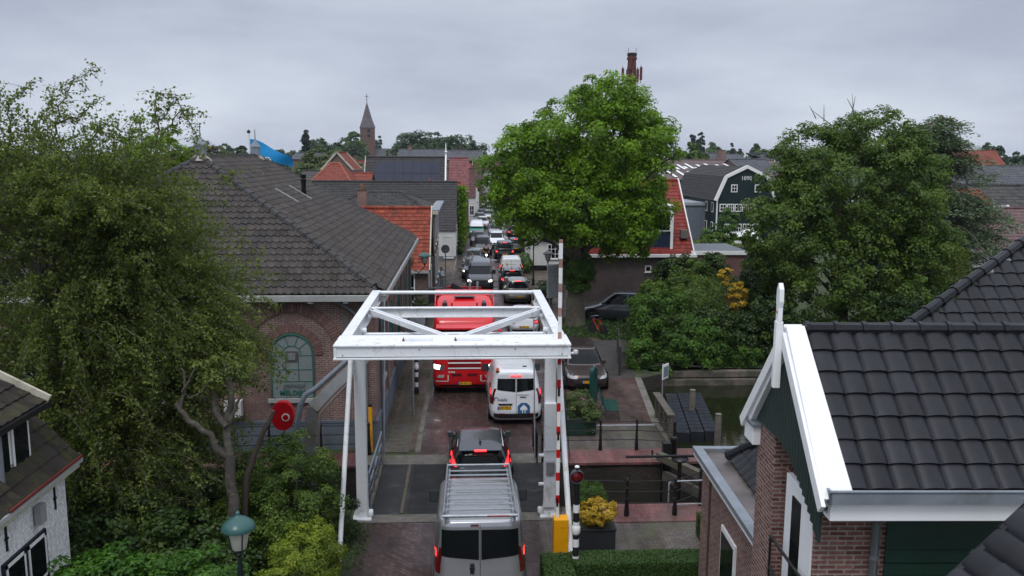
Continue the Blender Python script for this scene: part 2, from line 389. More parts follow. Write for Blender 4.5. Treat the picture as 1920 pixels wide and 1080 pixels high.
# grey channel line between pavement and street
mb = MB()
for y in range(27, 220, 2):
    x = scx(y)-2.6; x2 = scx(y+2)-2.6; mb.poly([(x-.03, y, .016), (x+.14, y, .016), (x2+.14, y+1.97, .016), (x2-.03, y+1.97, .016)], concrete)
tag(mb.build('gutter_line'), kind='structure')
tag(MB().poly([(-3.15, 27.0, .018), (-1.95, 27.0, .018), (-1.9, 29.9, .018), (-3.1, 29.9, .018)], pm('old planks', (.10, .09, .072), .85, var=.25, scale=6, bmp=.4)).build('plank_walk'), kind='structure')
mb = MB()
for i in range(20): mb.bb(-3.12, 27.02+i*.145, .018, -2.0, 27.02+i*.145+.125, .034, timber)
tag(mb.build('plank_walk'), kind='structure')
# concrete abutment strips at both ends of the bridge
tag(MB().bb(-3.3, 25.9, -.4, 3.0, 26.75, .022, concrete).build('abutment'), kind='structure')
tag(MB().bb(-3.3, 21.6, -.4, 3.0, 22.1, .022, concrete).build('abutment'), kind='structure')
# quay strips of rowlock brick
tag(MB().bb(3.04, 25.78, -.05, 8.0, 27.02, .03, pinkbrick).build('quay_strip'), kind='structure')
tag(MB().bb(8.0, 25.78, -.05, 9.2, 27.02, .03, buffbrick).build('quay_strip'), kind='structure')
tag(MB().bb(9.2, 25.78, -.05, 16, 27.02, .03, lightconc).build('quay_strip'), kind='structure')
tag(MB().bb(3.4, 21.35, -.05, 9.0, 22.55, .03, pinkbrick).build('quay_strip'), kind='structure')
tag(MB().bb(-16, 25.8, -.05, -3.32, 27.0, .03, pinkbrick).build('quay_strip'), kind='structure')
tag(MB().poly([(2.6, 18.9, .006), (7.2, 18.9, .006), (7.2, 21.36, .006), (2.7, 21.36, .006)], greypave).build('verge_paving'), kind='structure')
tag(MB().poly([(3.0, 27.0, .010), (6.8, 27.0, .010), (6.85, 29.6, .010), (3.0, 29.6, .010)], greypave).build('plaza'), kind='structure')
tag(MB().poly([(3.45, 29.6, .014), (6.9, 29.6, .014), (7.5, 36.2, .014), (3.5, 36.2, .014)], paving2).build('plaza'), kind='structure')
tag(MB().poly([(3.5, 36.2, .006), (7.5, 36.2, .006), (8.3, 46, .006), (3.5, 46, .006)], pm('dark lane', (.06, .056, .054), .7, var=.25, scale=2, bmp=.4)).build('lane'), kind='structure')
tag(MB().bb(3.3, 29.5, 0, 6.9, 29.66, .03, lightconc).build('kerb'), kind='structure')
tag(MB().bb(6.8, 27.1, -.3, 7.0, 29.6, .04, timber).build('kerb'), kind='structure')
mb = MB(); pts = [(6.93, 29.6), (7.55, 36.2)]
mb.beam((6.85, 29.6, -.06), (7.5, 36.2, -.06), .28, .18, concrete)
tag(mb.build('kerb'), kind='structure')
# far quay wall of the basin: coping and timber sheeting
tw = pm('quay timber', (.14, .115, .10), .8, var=.3, scale=3, bmp=.4, stain=(.06, .06, .04), sth=.5)
tag(MB().bb(8.2, 37.3, -.30, EX, 37.9, .0, tw).bb(8.6, 37.12, -1.3, EX, 37.42, -.34, tw).build('quay_wall', bevel=.03), kind='structure')
# white stop line far down the street
tag(MB().bb(2.0, 78.5, .02, 4.6, 78.8, .03, pm('road paint', (.6, .6, .58), .7)).build('road_marking'), kind='structure')
# ---------------------------------------------------------------- drawbridge
wp = pm('white bridge paint', (.78, .80, .82), .35, var=.05, scale=1.5, stain=(.50, .50, .47), sth=.63, stscale=3, bmp=.06, bscale=14, streak=((.50, .45, .38), .60))
wpb = pm('white rough plate', (.80, .81, .82), .45, var=.06, scale=6, stain=(.45, .42, .36), sth=.62, stscale=5, bmp=.35, bscale=9)
blackp = pm('black paint', (.012, .012, .013), .35, var=.2)
steel = pm('galvanised steel', (.36, .38, .41), .4, metal=.6, var=.15, scale=8)
greyp = pm('grey paint', (.17, .20, .235), .5, var=.12)
rust = pm('rust', (.15, .06, .03), .9)
B = thing('drawbridge', 'white steel drawbridge with overhead balance frame across the lock', 'drawbridge', (0, 0, 0))
XL, XR, YN, YF, ZT = -3.02, 2.36, 19.1, 27.1, 5.4
d = MB(); d.bb(-2.75, 22.12, -.3, 2.45, 25.88, .012, asph)
for i in range(2): d.bb(-2.75+5.1*i, 22.12, -.3, -2.65+5.1*i, 25.88, .06, timber)
for i in range(44): d.bb(-1.68, 22.16+i*.084, .012, 2.3, 22.16+i*.084+.05, .02, asph)
d.build('bridge_deck', B)
MB().bb(-1.86, 22.14, .012, -1.76, 25.86, .05, timber).build('deck_curb', B)
c = MB(); c.bb(XL, YN+.04, 5.12, XR, 20.2, 5.36, wp); c.bb(XL-.03, YN, 5.36, XR+.03, 20.22, 5.40, wpb); c.bb(XL-.03, YN-.02, 5.06, XR+.03, YN+.5, 5.10, wp)
c.bb(XL-.02, YN+.02, 5.1, XL+.04, YN+.2, 5.36, wp).bb(XR-.04, YN+.02, 5.1, XR+.02, YN+.2, 5.36, wp)
for i in range(26):
    x = XL+.1+i*(XR-XL-.2)/25; c.lathe([(.022, 0), (.02, .012), (0, .018)], (x, YN+.07, 5.40), wpb, 8); 
for x in (XL+.18, XR-.18, -1.1, 1.1): c.cb((x, YN+.035, 5.16 if abs(x) > 1.5 else 5.29), (.025, .03, .025), blackp)
c.build('counterweight', B, bevel=.008)
for x in (-1.15, .06):
    k = MB(); k.bb(x-.33, YN+.42, 5.40, x+.33, YN+.58, 5.47, wp); k.bb(x-.36, YN+.40, 5.40, x-.31, YN+.6, 5.45, rust).build('ballast_cover', B, bevel=.01)
for s_, x in ((-1, XL), (1, XR)):
    a = MB(); xi = x - s_*.0
    a.bb(x, 20.2, 5.34, x-s_*.26, YF, 5.40, wp); a.bb(x, 20.2, 5.0, x-s_*.26, YF, 5.04, wp); a.bb(x-s_*.10, 20.2, 5.04, x-s_*.14, YF, 5.34, wp)
    a.bb(x-s_*.02, YF-.25, 5.0, x-s_*.2, YF, 5.30, wp)
    for yy in (21.8, 24.4): a.prism([(yy-.25, 5.04), (yy+.25, 5.04), (yy, 5.3)], 'x', x-s_*.14, x-s_*.16, wp)
    a.build('balance_arm', B, bevel=.006)
MB().tube([(XL+.1, YF-.06, 5.33), (XR-.1, YF-.06, 5.33)], .062, wp, 14).build('end_tube', B)
m_ = MB(); m_.bb(XL+.27, 24.2, 5.10, XR-.27, 24.24, 5.33, wp).bb(XL+.27, 24.12, 5.33, XR-.27, 24.32, 5.36, wp).bb(XL+.27, 24.12, 5.07, XR-.27, 24.32, 5.10, wp)
m_.build('cross_beam', B, bevel=.005)
for x in (XL+.3, XR-.3):
    q = MB(); p0, p1 = Vector((x, 24.05, 5.28)), Vector((-.33+(.13 if x > 0 else -.13), 20.3, 5.28))
    s_ = (p1-p0).cross(Vector((0, 0, 1))).normalized()*.075
    q.beam(p0+s_, p1+s_, .05, .14, wp); q.beam(p0-s_, p1-s_, .05, .14, wp); q.beam(p0, p1, .11, .02, wp); q.build('diagonal_brace', B, bevel=.004)
# portal
PL, PR = -2.83, 2.2
for x in (PL, PR):
    a = MB(); w2 = .14
    a.bb(x-w2, 21.86, .06, x+w2, 21.89, 5.0, wp).bb(x-w2, 22.11, .06, x+w2, 22.14, 5.0, wp).bb(x-.02, 21.89, .06, x+.02, 22.11, 5.0, wp)
    a.bb(x-.25, 21.7, 0.0, x+.25, 22.3, .06, wp)
    for k in (-1, 1): a.prism([(x+k*w2, .06), (x+k*.24, .06), (x+k*w2, .34)], 'y', 21.99, 22.01, wp)
    a.build('post', B, bevel=.006)
    h = MB(); h.lathe([(.0, -.06), (.09, -.06), (.11, -.03), (.11, .03), (.09, .06), (0, .06)], (x+(.22 if x < 0 else -.24), 21.95, .14), wp, 14, axis='x').build('hinge', B)
    g = MB(); g.lathe([(0, -.2), (.09, -.2), (.09, .2), (0, .2)], (x, 22.0, 5.13), wp, 12, axis='x'); g.bb(x-.1, 21.88, 5.0, x+.1, 22.12, 5.1, wp).build('pivot_bearing', B)
m_ = MB(); m_.bb(PL+.14, 21.98, 4.78, PR-.14, 22.02, 5.04, wp).bb(PL+.14, 21.9, 5.04, PR-.14, 22.1, 5.07, wp).bb(PL+.14, 21.9, 4.75, PR-.14, 22.1, 4.78, wp).build('portal_beam', B, bevel=.005)
for x in (PL, PR):
    k = MB()
    for s_ in (1,): k.prism([(x+(.14 if x < 0 else -.14), 4.4), (x+(.5 if x < 0 else -.5), 4.76), (x+(.14 if x < 0 else -.14), 4.76)], 'y', 21.98, 22.02, wp)
    k.build('gusset', B)
MB().tube([(-3.10, 19.45, -.05), (PL-.18, 21.95, 4.95)], .062, wp, 14).build('stay_pole', B)
MB().tube([(2.52, 19.45, -.05), (2.37, 21.95, 4.95)], .07, wp, 14).build('stay_pole', B)
for x in (-2.62, 2.12): MB().tube([(x, YF-.25, 5.1), (x*1.0, 25.75, .1)], .022, steel, 8).build('lifting_rod', B)
# mechanism on the right post
k = MB(); k.bb(2.04, 21.76, .3, 2.36, 21.86, 1.9, wp).bb(2.05, 21.72, 1.9, 2.35, 21.9, 3.2, wp); k.bb(2.1, 21.68, 1.25, 2.32, 21.76, 1.6, steel); k.lathe([(0, -.05), (.1, -.05), (.1, .05), (0, .05)], (2.42, 21.8, 1.42), steel, 14, axis='x')
for z in (.95, 1.75): k.lathe([(0, -.08), (.05, -.08), (.05, .06), (0, .06)], (1.98, 21.8, z), wp, 10, axis='x')
k.build('drive_unit', B, bevel=.006)
MB().bb(2.38, 22.25, 1.1, 2.44, 22.34, 2.7, pm('yellow strip', (.75, .42, .01), .4)).build('safety_strip', B)
k = MB(); k.tube([(XR+.0, 19.9, 4.98), (XR+.26, 19.95, 5.0)], .035, wp, 10); k.lathe([(0, 0), (.055, .01), (.07, .05), (.055, .1), (0, .11)], (XR+.24, 19.95, 4.96), wp, 12); k.lathe([(.045, 0), (.045, .05), (0, .05)], (XR+.12, 19.95, 4.975), blackp, 10).build('signal_horn', B)
# deck railings
for x, mt in ((-2.7, greyp), (2.36, blackp)):
    k = MB()
    for y in (22.5, 23.6, 24.7, 25.8): k.bb(x-.03, y-.03, 0, x+.03, y+.03, 1.05, mt)
    for z in (.35, .68, 1.02): k.bb(x-.025, 22.4, z, x+.025, 25.95, z+.08, mt if z > .5 else timber)
    k.build('railing', B, bevel=.004)
k = MB()
for a_ in range(3): k.tube([(2.2, 25.9+a_*.6, .0), (2.2, 25.9+a_*.6, 1.0), (2.2, 26.1+a_*.6, 1.14), (2.2, 26.35+a_*.6, 1.0), (2.2, 26.35+a_*.6, 0)], .025, blackp, 8)
k.build('guard_hoop', B)
MB().tube([(2.32, 21.85, 4.6), (2.55, 21.4, 3.2), (2.62, 20.9, 2.0), (2.35, 20.3, 1.1), (2.3, 19.95, .5)], .012, blackp, 6).tube([(2.36, 21.9, 4.9), (2.62, 21.7, 3.9), (2.5, 21.75, 2.4)], .01, blackp, 6).build('power_cable', B)
# ---------------------------------------------------------------- barrier
red = pm('signal red', (.55, .01, .012), .35, var=.05); white = pm('plain white', (.78, .78, .77), .4, var=.04)
yel = pm('amber yellow', (.80, .36, .006), .35, var=.05, scale=4)
T = thing('barrier', 'raised red and white striped road barrier rising from a yellow cabinet', 'barrier', (2.27, 19.72, 0))
MB().bb(-.18, -.17, 0, .18, .17, .92, yel).build('cabinet', T, bevel=.012)
k = MB(); k.bb(-.14, -.173, .1, .12, -.170, .78, yel)
for i in range(3): k.cb((.0+.05*i, -.178, .72), (.015, .01, .015), blackp)
k.bb(.11, -.19, .45, .13, -.17, .5, yel).build('cabinet_door', T, bevel=.003)
z = .92; i = 0; bo = -.085
bm_w, bm_r = MB(), MB()
skylit = pm('skylit red', (.34, .20, .17), .6, var=.3, scale=8)  # upper bands: wash of bright sky light painted into the red
while z < 7.7:
    L_ = .21 if i % 2 else .37
    (bm_r if i % 2 else bm_w).bb(bo-.042, -.035, z, bo+.042, .035, min(z+L_, 7.75), (red if z < 5 else skylit) if i % 2 else white); z += L_; i += 1
bm_w.build('boom', T, bevel=.004); bm_r.build('red_band', T, bevel=.004)
bk = MB()
for z in (1.22, 5.1, 4.0, 2.9): bk.bb(bo-.03, -.052, z, bo+.02, -.036, z+.22, blackp)
bk.build('boom_fitting', T)
# ---------------------------------------------------------------- zebra signal poles
def zebra(label, x, y, h, lens=True, sz=.155):
    T = thing('signal_pole', label, 'traffic signal', (x, y, 0)); r = .072
    p = MB(); p.lathe([(r*1.35, 0), (r*1.35, .18), (r, .22), (r, h)], (0, 0, 0), blackp, 18); p.build('pole', T)
    b_ = MB(); z = .30; 
    while z < h-.45: b_.lathe([(r+.003, z), (r+.003, z+.19)], (0, 0, 0), white, 18); z += .42
    b_.lathe([(r+.003, 1.02), (r+.028, 1.06), (r+.028, 1.2), (r+.003, 1.24)], (0, 0, 0), white, 18)
    b_.build('white_band', T)
    if lens:
        hd = MB(); hd.lathe([(0, -.16), (sz*.8, -.15), (sz, -.05), (sz, .08), (sz*.93, .08), (sz*.93, 0)], (0, 0, h+.1), pm('signal housing', (.07, .08, .09), .4), 24, axis='y')
        hd.tube([(0, 0, h), (0, 0, h+.35)], .03, blackp, 8); hd.lathe([(.06, 0), (.05, .03), (0, .05)], (0, 0, h+.32), white, 10)
        hd.build('signal_head', T, bevel=.003)
        ln = MB(); ln.lathe([(0, .045), (sz*.6, .03), (sz*.92, -.0)], (0, -.02, h+.1), pm('unlit red lens', (.13, .004, .006), .2, coat=.5), 24, axis='y'); ln.build('lens', T)
    else:
        hd = MB(); hd.lathe([(0, .03), (.30, .03), (.30, -.0), (0, 0)], (.06, 0, h+.05), pm('sign back', (.28, .32, .31), .5), 28, axis='y'); hd.build('sign_disc', T)
        rm = MB(); rm.lathe([(.30, .035), (.325, .035), (.325, -.012), (.30, -.012)], (.06, 0, h+.05), steel, 28, axis='y'); rm.build('disc_rim', T)
    return T
zebra('black and white banded pole with dark red signal lens in front of the hedge', 2.5, 18.56, 2.32)
zebra('black and white banded pole with grey round disc on the left pavement', -2.08, 34.05, 3.0, False)
T = thing('sign_pole', 'plain grey pole on the pavement just before the banded pole', 'pole', (-2.04, 31.2, 0))
MB().tube([(0, 0, 0), (0, 0, 2.9)], .042, steel, 10).build('pole', T); MB().lathe([(.0, 2.9), (.05, 2.9), (.05, 2.95), (0, 2.97)], (0, 0, 0), steel, 10).build('cap', T)
T = thing('traffic_sign', 'round grey sign seen from behind beside the white house wall', 'traffic sign', (-1.55, 61.0, 0))
MB().tube([(0, 0, 0), (0, 0, 3.0)], .04, steel, 8).build('pole', T); MB().lathe([(0, .02), (.31, .02), (.31, 0), (0, 0)], (0, 0, 3.0), pm('grey sign back', (.12, .13, .14), .5), 24, axis='y').build('sign_disc', T)
# ---------------------------------------------------------------- street lamps
lg = pm('lamp green', (.035, .10, .095), .35, var=.12, coat=.2); opal = pm('opal glass', (.52, .52, .46), .25, var=.05); dkg = pm('dark post green', (.012, .02, .02), .4)
def lamp(label, x, y, h=4.0, detail=True, wall=None, k=1.0, cone=None):
    T = thing('street_lamp', label, 'street lamp', (x, y, 0), group=None); n = 20
    cone = cone or lg
    if wall is None:
        p = MB(); p.lathe([(.11, 0), (.11, .45), (.07, .55), (.055, .9), (.045, 1.2), (.04, h-1.1), (.055, h-1.05), (.045, h-.9), (.03, h-.62)], (0, 0, 0), dkg, 12); p.build('post', T)
    else:
        p = MB(); p.tube([(wall, 0, h-1.0), (wall*.5, 0, h-1.1), (0, 0, h-.8), (0, 0, h-.6)], .025, dkg, 8); p.tube([(wall, 0, h-1.45), (wall*.35, 0, h-1.0)], .02, dkg, 8); p.build('bracket', T)
    cg = MB()
    for a in range(4): 
        an = a*math.pi/2+.6; cg.tube([(0.03*math.cos(an), .03*math.sin(an), h-.68), (.12*k*math.cos(an), .12*k*math.sin(an), h-.58), (.19*k*math.cos(an), .19*k*math.sin(an), h-.2)], .011, dkg, 6)
    cg.lathe([(.03, h-.72), (.07, h-.66), (.03, h-.6)], (0, 0, 0), dkg, 10); cg.build('lamp_cage', T)
    gl = MB(); gl.lathe([(.11*k, h-.57), (.12*k, h-.56), (.185*k, h-.2)], (0, 0, 0), opal, n); gl.build('glass', T)
    bl = MB(); bl.lathe([(0, h-.58), (.10*k, h-.575), (.115*k, h-.5), (.118*k, h-.47), (0, h-.47)], (0, 0, 0), pm('white reflector', (.75, .74, .66), .3), n); bl.build('reflector', T)
    c = MB(); c.lathe([(.19*k, h-.23), (.27*k, h-.23), (.275*k, h-.19), (.24*k, h-.13), (.15*k, h-.06), (.07*k, h-.02), (.045*k, h+.0), (.03, h+.03), (.035, h+.05), (.0, h+.09)], (0, 0, 0), cone, n); c.build('lamp_hood', T)
    return T
lg2 = pm('grey lamp hood', (.16, .17, .16), .5)
lamp('green hooded street lamp rising from the bushes at the bottom left', -3.75, 13.4, 3.86)
lamp('green hooded lamp on a wall bracket of the pump building', -2.35, 47.0, 4.35, wall=-.6, k=1.25)
lamp('farther grey topped street lamp in front of the small white house', 4.95, 63.2, 3.75, k=1.3, cone=lg2)
lamp('nearer grey topped street lamp between the white house and the big tree', 5.0, 52.3, 3.85, k=1.25, cone=lg2)
# ---------------------------------------------------------------- railings by the lock
def railing(label, pts, h=1.05, rails=(.38, .70, 1.0), mt=blackp, r=.045, name='railing'):
    T = thing(name, label, 'railing', (pts[0][0], pts[0][1], 0)); o = Vector((pts[0][0], pts[0][1], 0))
    for p in pts:
        q = Vector((p[0], p[1], 0))-o
        MB().lathe([(r*1.4, 0), (r*1.4, .06), (r*1.5, .08), (r, .42), (r*.9, .48), (r*1.35, .52), (r*.9, .56), (r*.75, .78), (r*1.2, .82), (r*.7, .86), (r*.7, h-.06), (r*1.2, h-.02), (r*.9, h+.03), (0, h+.07)], q, mt, 10).build('post', T)
    for z in rails:
        MB().tube([Vector((p[0], p[1], z))-o for p in pts], .016, mt, 6).build('rail', T)
    return T
railing('black railing along the far side of the lock in front of the bench', [(3.1, 26.95), (4.39, 26.95), (5.6, 26.95), (6.82, 26.7)])
railing('black railing along the near brick quay beyond the planter', [(2.95, 21.9), (4.3, 21.75), (5.62, 21.75), (6.5, 22.4)], r=.05)
railing('black railing in front of the blue plinth of the pump building', [(-13.5, 26.85), (-11.8, 26.85), (-10.0, 26.85), (-8.2, 26.85), (-6.4, 26.85), (-4.75, 26.85), (-3.2, 26.85)])
T = thing('lock_gate', 'black timber lock gate with walkway beam and grey lift box across the chamber', 'lock gate', (6.2, 24.2, 0))
k = MB(); k.beam((-.2, 1.3, .35), (1.9, -1.4, .0), .22, .25, timber); k.build('balance_beam', T, bevel=.01)
k = MB(); k.bb(-.05, 1.25, -2.2, .2, 1.5, .75, blackp); k.build('heel_post', T, bevel=.01)
k = MB(); k.beam((-.0, 1.3, -.3), (1.8, -1.5, -.5), .14, .3, timber); k.beam((0, 1.3, -1.2), (1.8, -1.5, -1.2), .12, 1.6, pm('dark gate planks', (.03, .028, .024), .8)); k.build('gate_leaf', T)
k = MB(); k.tube([(-1.6, -.6, 1.02), (.9, -.6, 1.02)], .04, blackp, 8); k.lathe([(.22, 0), (.26, .05), (.22, .1), (0, .12)], (0, -.6, .88), blackp, 16); k.tube([(0, -.6, -1.2), (0, -.6, .9)], .06, blackp, 10); k.build('capstan', T)
k = MB(); k.bb(1.45, .1, -.6, 1.95, .75, .1, blackp); k.bb(1.4, .05, .1, 2.0, .8, .14, steel); k.tube([(1.85, .6, .14), (1.85, .6, .6)], .03, steel, 8); k.build('lift_box', T, bevel=.008)
MB().lathe([(.13, -1.3), (.13, .02), (.12, .06), (0, .07)], (1.35, -1.05, 0), blackp, 18).build('bollard_post', T)
MB().lathe([(.11, 0), (.11, .62), (.12, .64), (.12, .72), (.1, .76), (0, .77)], (0.42, 1.85, 0), blackp, 16).build('mooring_post', T)
k = MB(); k.tube([(-.65, -2.0, .08), (-.65, -2.0, .75), (-.6, -2.0, .8), (.95, -1.9, .8), (1.0, -1.9, .72), (1.0, -1.9, .05)], .022, steel, 8); k.tube([(-.55, -2.0, .12), (.9, -1.9, .12)], .022, steel, 8); k.build('gate_handrail', T)
T = thing('quay_cover', 'grey metal cover plate on the brick quay beside the house', 'cover plate', (6.9, 21.3, 0))
MB().bb(-.3, -.2, 0, .45, .35, .12, blackp).build('cover_base', T); MB().bb(-.33, -.23, .12, .48, .38, .15, steel).build('cover_lid', T, bevel=.005)
T = thing('mooring_pin', 'small dark iron pin on the pale stone of the far lock quay', 'mooring pin', (6.0, 26.35, .03))
MB().lathe([(.03, 0), (.03, .16), (.02, .19), (0, .2)], (0, 0, 0), blackp, 8).build('pin', T); MB().bb(-.05, -.35, 0, .75, .1, .012, concrete).build('stone_base', T)
# ---------------------------------------------------------------- floating dock, jetty, posts
T = thing('floating_dock', 'floating dock of dark blue grey plastic cubes moored beside the quay', 'floating dock', (0, 0, -.62))
dk = pm('dock plastic', (.016, .019, .026), .7, var=.3, scale=1.5, stain=(.05, .055, .03), sth=.66); nC = 0
A0, A1, B1 = G(1268, 812, -.25).xy, G(1246, 738, -.25).xy, G(1348, 808, -.25).xy
ux = (B1-A0)/3; uy = (A1-A0)/12
for i in range(3):
    for j in range(12):
        p = A0+ux*(i+.5)+uy*(j+.5); cu = MB()
        cu.cb((p.x, p.y, .14), (ux.length*.88, uy.length*.87, .46), dk, rz=-math.atan2(uy.x, uy.y)); cu.lathe([(.09, .37), (.09, .385), (0, .385)], (p.x, p.y, 0), dk, 8)
        cu.build('float_cube', T, bevel=.05, seg=2)
T = thing('jetty_fence', 'low weathered timber fence and plank ramp down to the floating dock', 'fence', (0, 0, 0))
k = MB(); k.beam((6.95, 27.8, .92), (7.05, 30.6, .92), .26, .07, timber); k.build('top_plank', T, bevel=.006)
for i in range(4): y = 27.9+i*.85; x = 6.97+i*.03; MB().bb(x-.07, y-.07, -1.6, x+.07, y+.07, .88, timber).build('post', T)
k = MB(); k.beam((7.0, 27.8, .45), (7.1, 30.6, .45), .04, .18, timber); k.beam((7.02, 27.8, .1), (7.12, 30.6, .1), .04, .18, timber); k.build('side_plank', T)
for i, (px, py) in enumerate(((1297, 762), (1345, 812))):
    q = G(px, py+18, -.5); T = thing('mooring_post', ('grey wooden mooring post standing in water near the far end of the dock', 'grey wooden mooring post standing in water at the near corner of the dock')[i], 'mooring post', (q.x, q.y, -.62), group='mooring posts by the dock')
    MB().lathe([(.12, -1), (.12, 1.1), (.08, 1.16), (0, 1.17)], (0, 0, 0), timber, 10).build('shaft', T); MB().bb(-.1, -.1, 1.16, .1, .1, 1.2, concrete).build('cap', T, bevel=.01)
q = G(1240, 760, 0); T = thing('notice_sign', 'small white notice seen edge-on on a grey post beside the floating dock', 'sign', (7.75, 32.6, 0))
MB().tube([(0, 0, -1.4), (0, 0, 1.55)], .03, steel, 8).build('pole', T); MB().cb((.12, .1, 1.2), (.03, .5, .6), white, rz=R(-40)).build('sign_panel', T, bevel=.004)
MB().cb((.145, .08, 1.2), (.006, .38, .42), greyp, rz=R(-40)).build('sign_face', T)
# ---------------------------------------------------------------- bench, info pillar, planters, fence
T = thing('park_bench', 'dark green metal bench on the brick plaza by the lock', 'bench', (5.35, 30.7, 0), R(84))
bg = pm('bench green', (.006, .055, .045), .35, var=.1, coat=.2)
k = MB()
for i in range(5): k.cb((0, -.22+i*.1, .45), (1.5, .085, .03), bg)
k.build('seat', T, bevel=.006); k = MB()
for i in range(4): k.cb((0, .27+i*.045, .56+i*.1), (1.5, .025, .085), bg, rx=R(-20))
k.build('backrest', T, bevel=.006)
for x in (-.65, .65): MB().tube([(x, -.30, 0), (x, -.22, .43), (x, .2, .43)], .022, bg, 8).build('leg', T); MB().tube([(x, .42, 0), (x, .2, .43), (x, .42, .95)], .022, bg, 8).build('leg', T)
T = thing('info_pillar', 'dark green rounded pillar with steel edge in front of the parked brown car', 'information pillar', (4.95, 32.4, 0), R(55))
k = MB(); pts = [(-.2, .05), (.2, .05)]+[(.2*math.cos(a), 1.28+.2*math.sin(a)) for a in np.linspace(0, math.pi, 9)]; k.prism(pts, 'y', -.08, .08, bg); k.build('panel', T, bevel=.01)
k = MB(); pp = [(.24, 0, 0), (.24, 0, 1.28)]+[(.24*math.cos(a), 0, 1.28+.24*math.sin(a)) for a in np.linspace(0, math.pi/2, 6)][1:]; k.tube(pp, .035, steel, 8); k.build('steel_edge', T)
T = thing('timber_fence', 'dark slatted timber fence at the end of the plaza by the hedge', 'fence', (6.75, 36.6, 0), R(-9))
df = pm('dark fence timber', (.045, .04, .04), .8, var=.3, scale=6)
for i in range(3): MB().bb(-.05, i*2.3, 0, .05, i*2.3+.1, 1.35, df).build('post', T, bevel=.01)
k = MB(); [k.bb(-.03, .0, z, .03, 4.7, z+.17, df) for z in (.15, .38, .61, .84, 1.07)]; k.build('slat_panel', T)
def planter(label, x, y, w_, h_, mat, cat='planter', rz=0):
    T = thing('planter', label, cat, (x, y, 0), rz)
    k = MB(); k.bb(-w_/2, -w_/2, .03, w_/2, w_/2, h_, mat); k.bb(-w_/2-.02, -w_/2-.02, h_-.05, w_/2+.02, w_/2+.02, h_+.01, mat); k.build('box', T, bevel=.012)
    MB().bb(-w_/2+.05, -w_/2+.05, h_, w_/2-.05, w_/2-.05, h_+.02, soil).build('soil', T)
    return T
planter('dark square planter beside the zebra signal pole holding yellow shrub', 3.17, 20.1, .92, .62, pm('anthracite box', (.025, .027, .03), .6))
planter('dark green square planter with bushy shrub on the lock plaza', 3.95, 29.0, 1.05, .6, pm('planter green', (.02, .045, .035), .5))
# ---------------------------------------------------------------- red lifebuoy cabinet and bent chute pipes left of the bridge
T = thing('lifebuoy_cabinet', 'red lifebuoy cabinet with round white emblem by the pump building', 'lifebuoy cabinet', (-5.5, 24.9, 0))
cr_ = pm('cabinet red', (.50, .008, .015), .3, coat=.3)
k = MB(); pts = [(.30*math.cos(a)+(.04 if math.cos(a) > 0 else -.04), 1.98+.44*math.sin(a)) for a in np.linspace(0, 2*math.pi, 28)[:-1]]; k.prism(pts, 'y', -.1, .1, cr_); k.build('casing', T, bevel=.03)
MB().lathe([(0, .0), (.12, .0), (.12, .012), (0, .012)], (.1, -.115, 1.95), white, 20, axis='y').build('emblem', T)
k = MB(); k.lathe([(.055, .0), (.085, .0), (.085, .012), (.055, .012)], (.1, -.128, 1.95), cr_, 20, axis='y'); k.cb((.1, -.124, 1.95), (.1, .006, .02), cr_); k.build('emblem_ring', T)
MB().tube([(0, .08, 0), (0, .08, 1.8)], .04, steel, 8).build('pole', T)
T = thing('chute_frame', 'grey bent pipes and flat chute rising from the bushes to the bridge', 'pipe frame', (0, 0, 0))
q0 = PW(556, 808, 23.6); q1 = PW(563, 760, 23.6); q2 = PW(590, 730, 23.8); q3 = PW(652, 676, 24.4)
MB().tube([q0-Vector((0, 0, 1.5)), q0, q1, q1.lerp(q2, .5)+Vector((-.06, 0, .08)), q2, q3+Vector((.4, .2, .35))], .075, greyp, 12).build('round_pipe', T)
q0 = PW(580, 815, 23.4); q1 = PW(587, 765, 23.4); q2 = PW(612, 738, 23.6); q3 = PW(672, 680, 24.2)
k = MB(); pts = [q0-Vector((0, 0, 1.5)), q0, q1, q2, q3+Vector((.4, .2, .35))]
chg = pm('chute grey', (.17, .178, .185), .6, var=.2, scale=5, stain=(.16, .14, .11))
for a, b in zip(pts[:-1], pts[1:]): k.beam(a, b+(b-a).normalized()*.03, .34, .06, chg, up=(0.2, -1, .9))
k.build('flat_chute', T)
q0 = PW(597, 812, 23.3); q1 = PW(601, 775, 23.3); q2 = PW(625, 748, 23.5); q3 = PW(690, 680, 24.1)
MB().tube([q0-Vector((0, 0, 1.5)), q0, q1, q2, q3+Vector((.3, .2, .3))], .035, pm('brown pipe', (.17, .14, .12), .7), 10).build('thin_pipe', T)
T = thing('marker_post', 'slim yellow post at the corner of the pump building by the bridge', 'post', (-3.18, 27.15, 0))
MB().bb(-.06, -.04, 0, .06, .04, 1.55, yel).build('shaft', T, bevel=.01); MB().bb(-.065, -.045, 1.55, .065, .045, 1.6, blackp).build('cap', T)
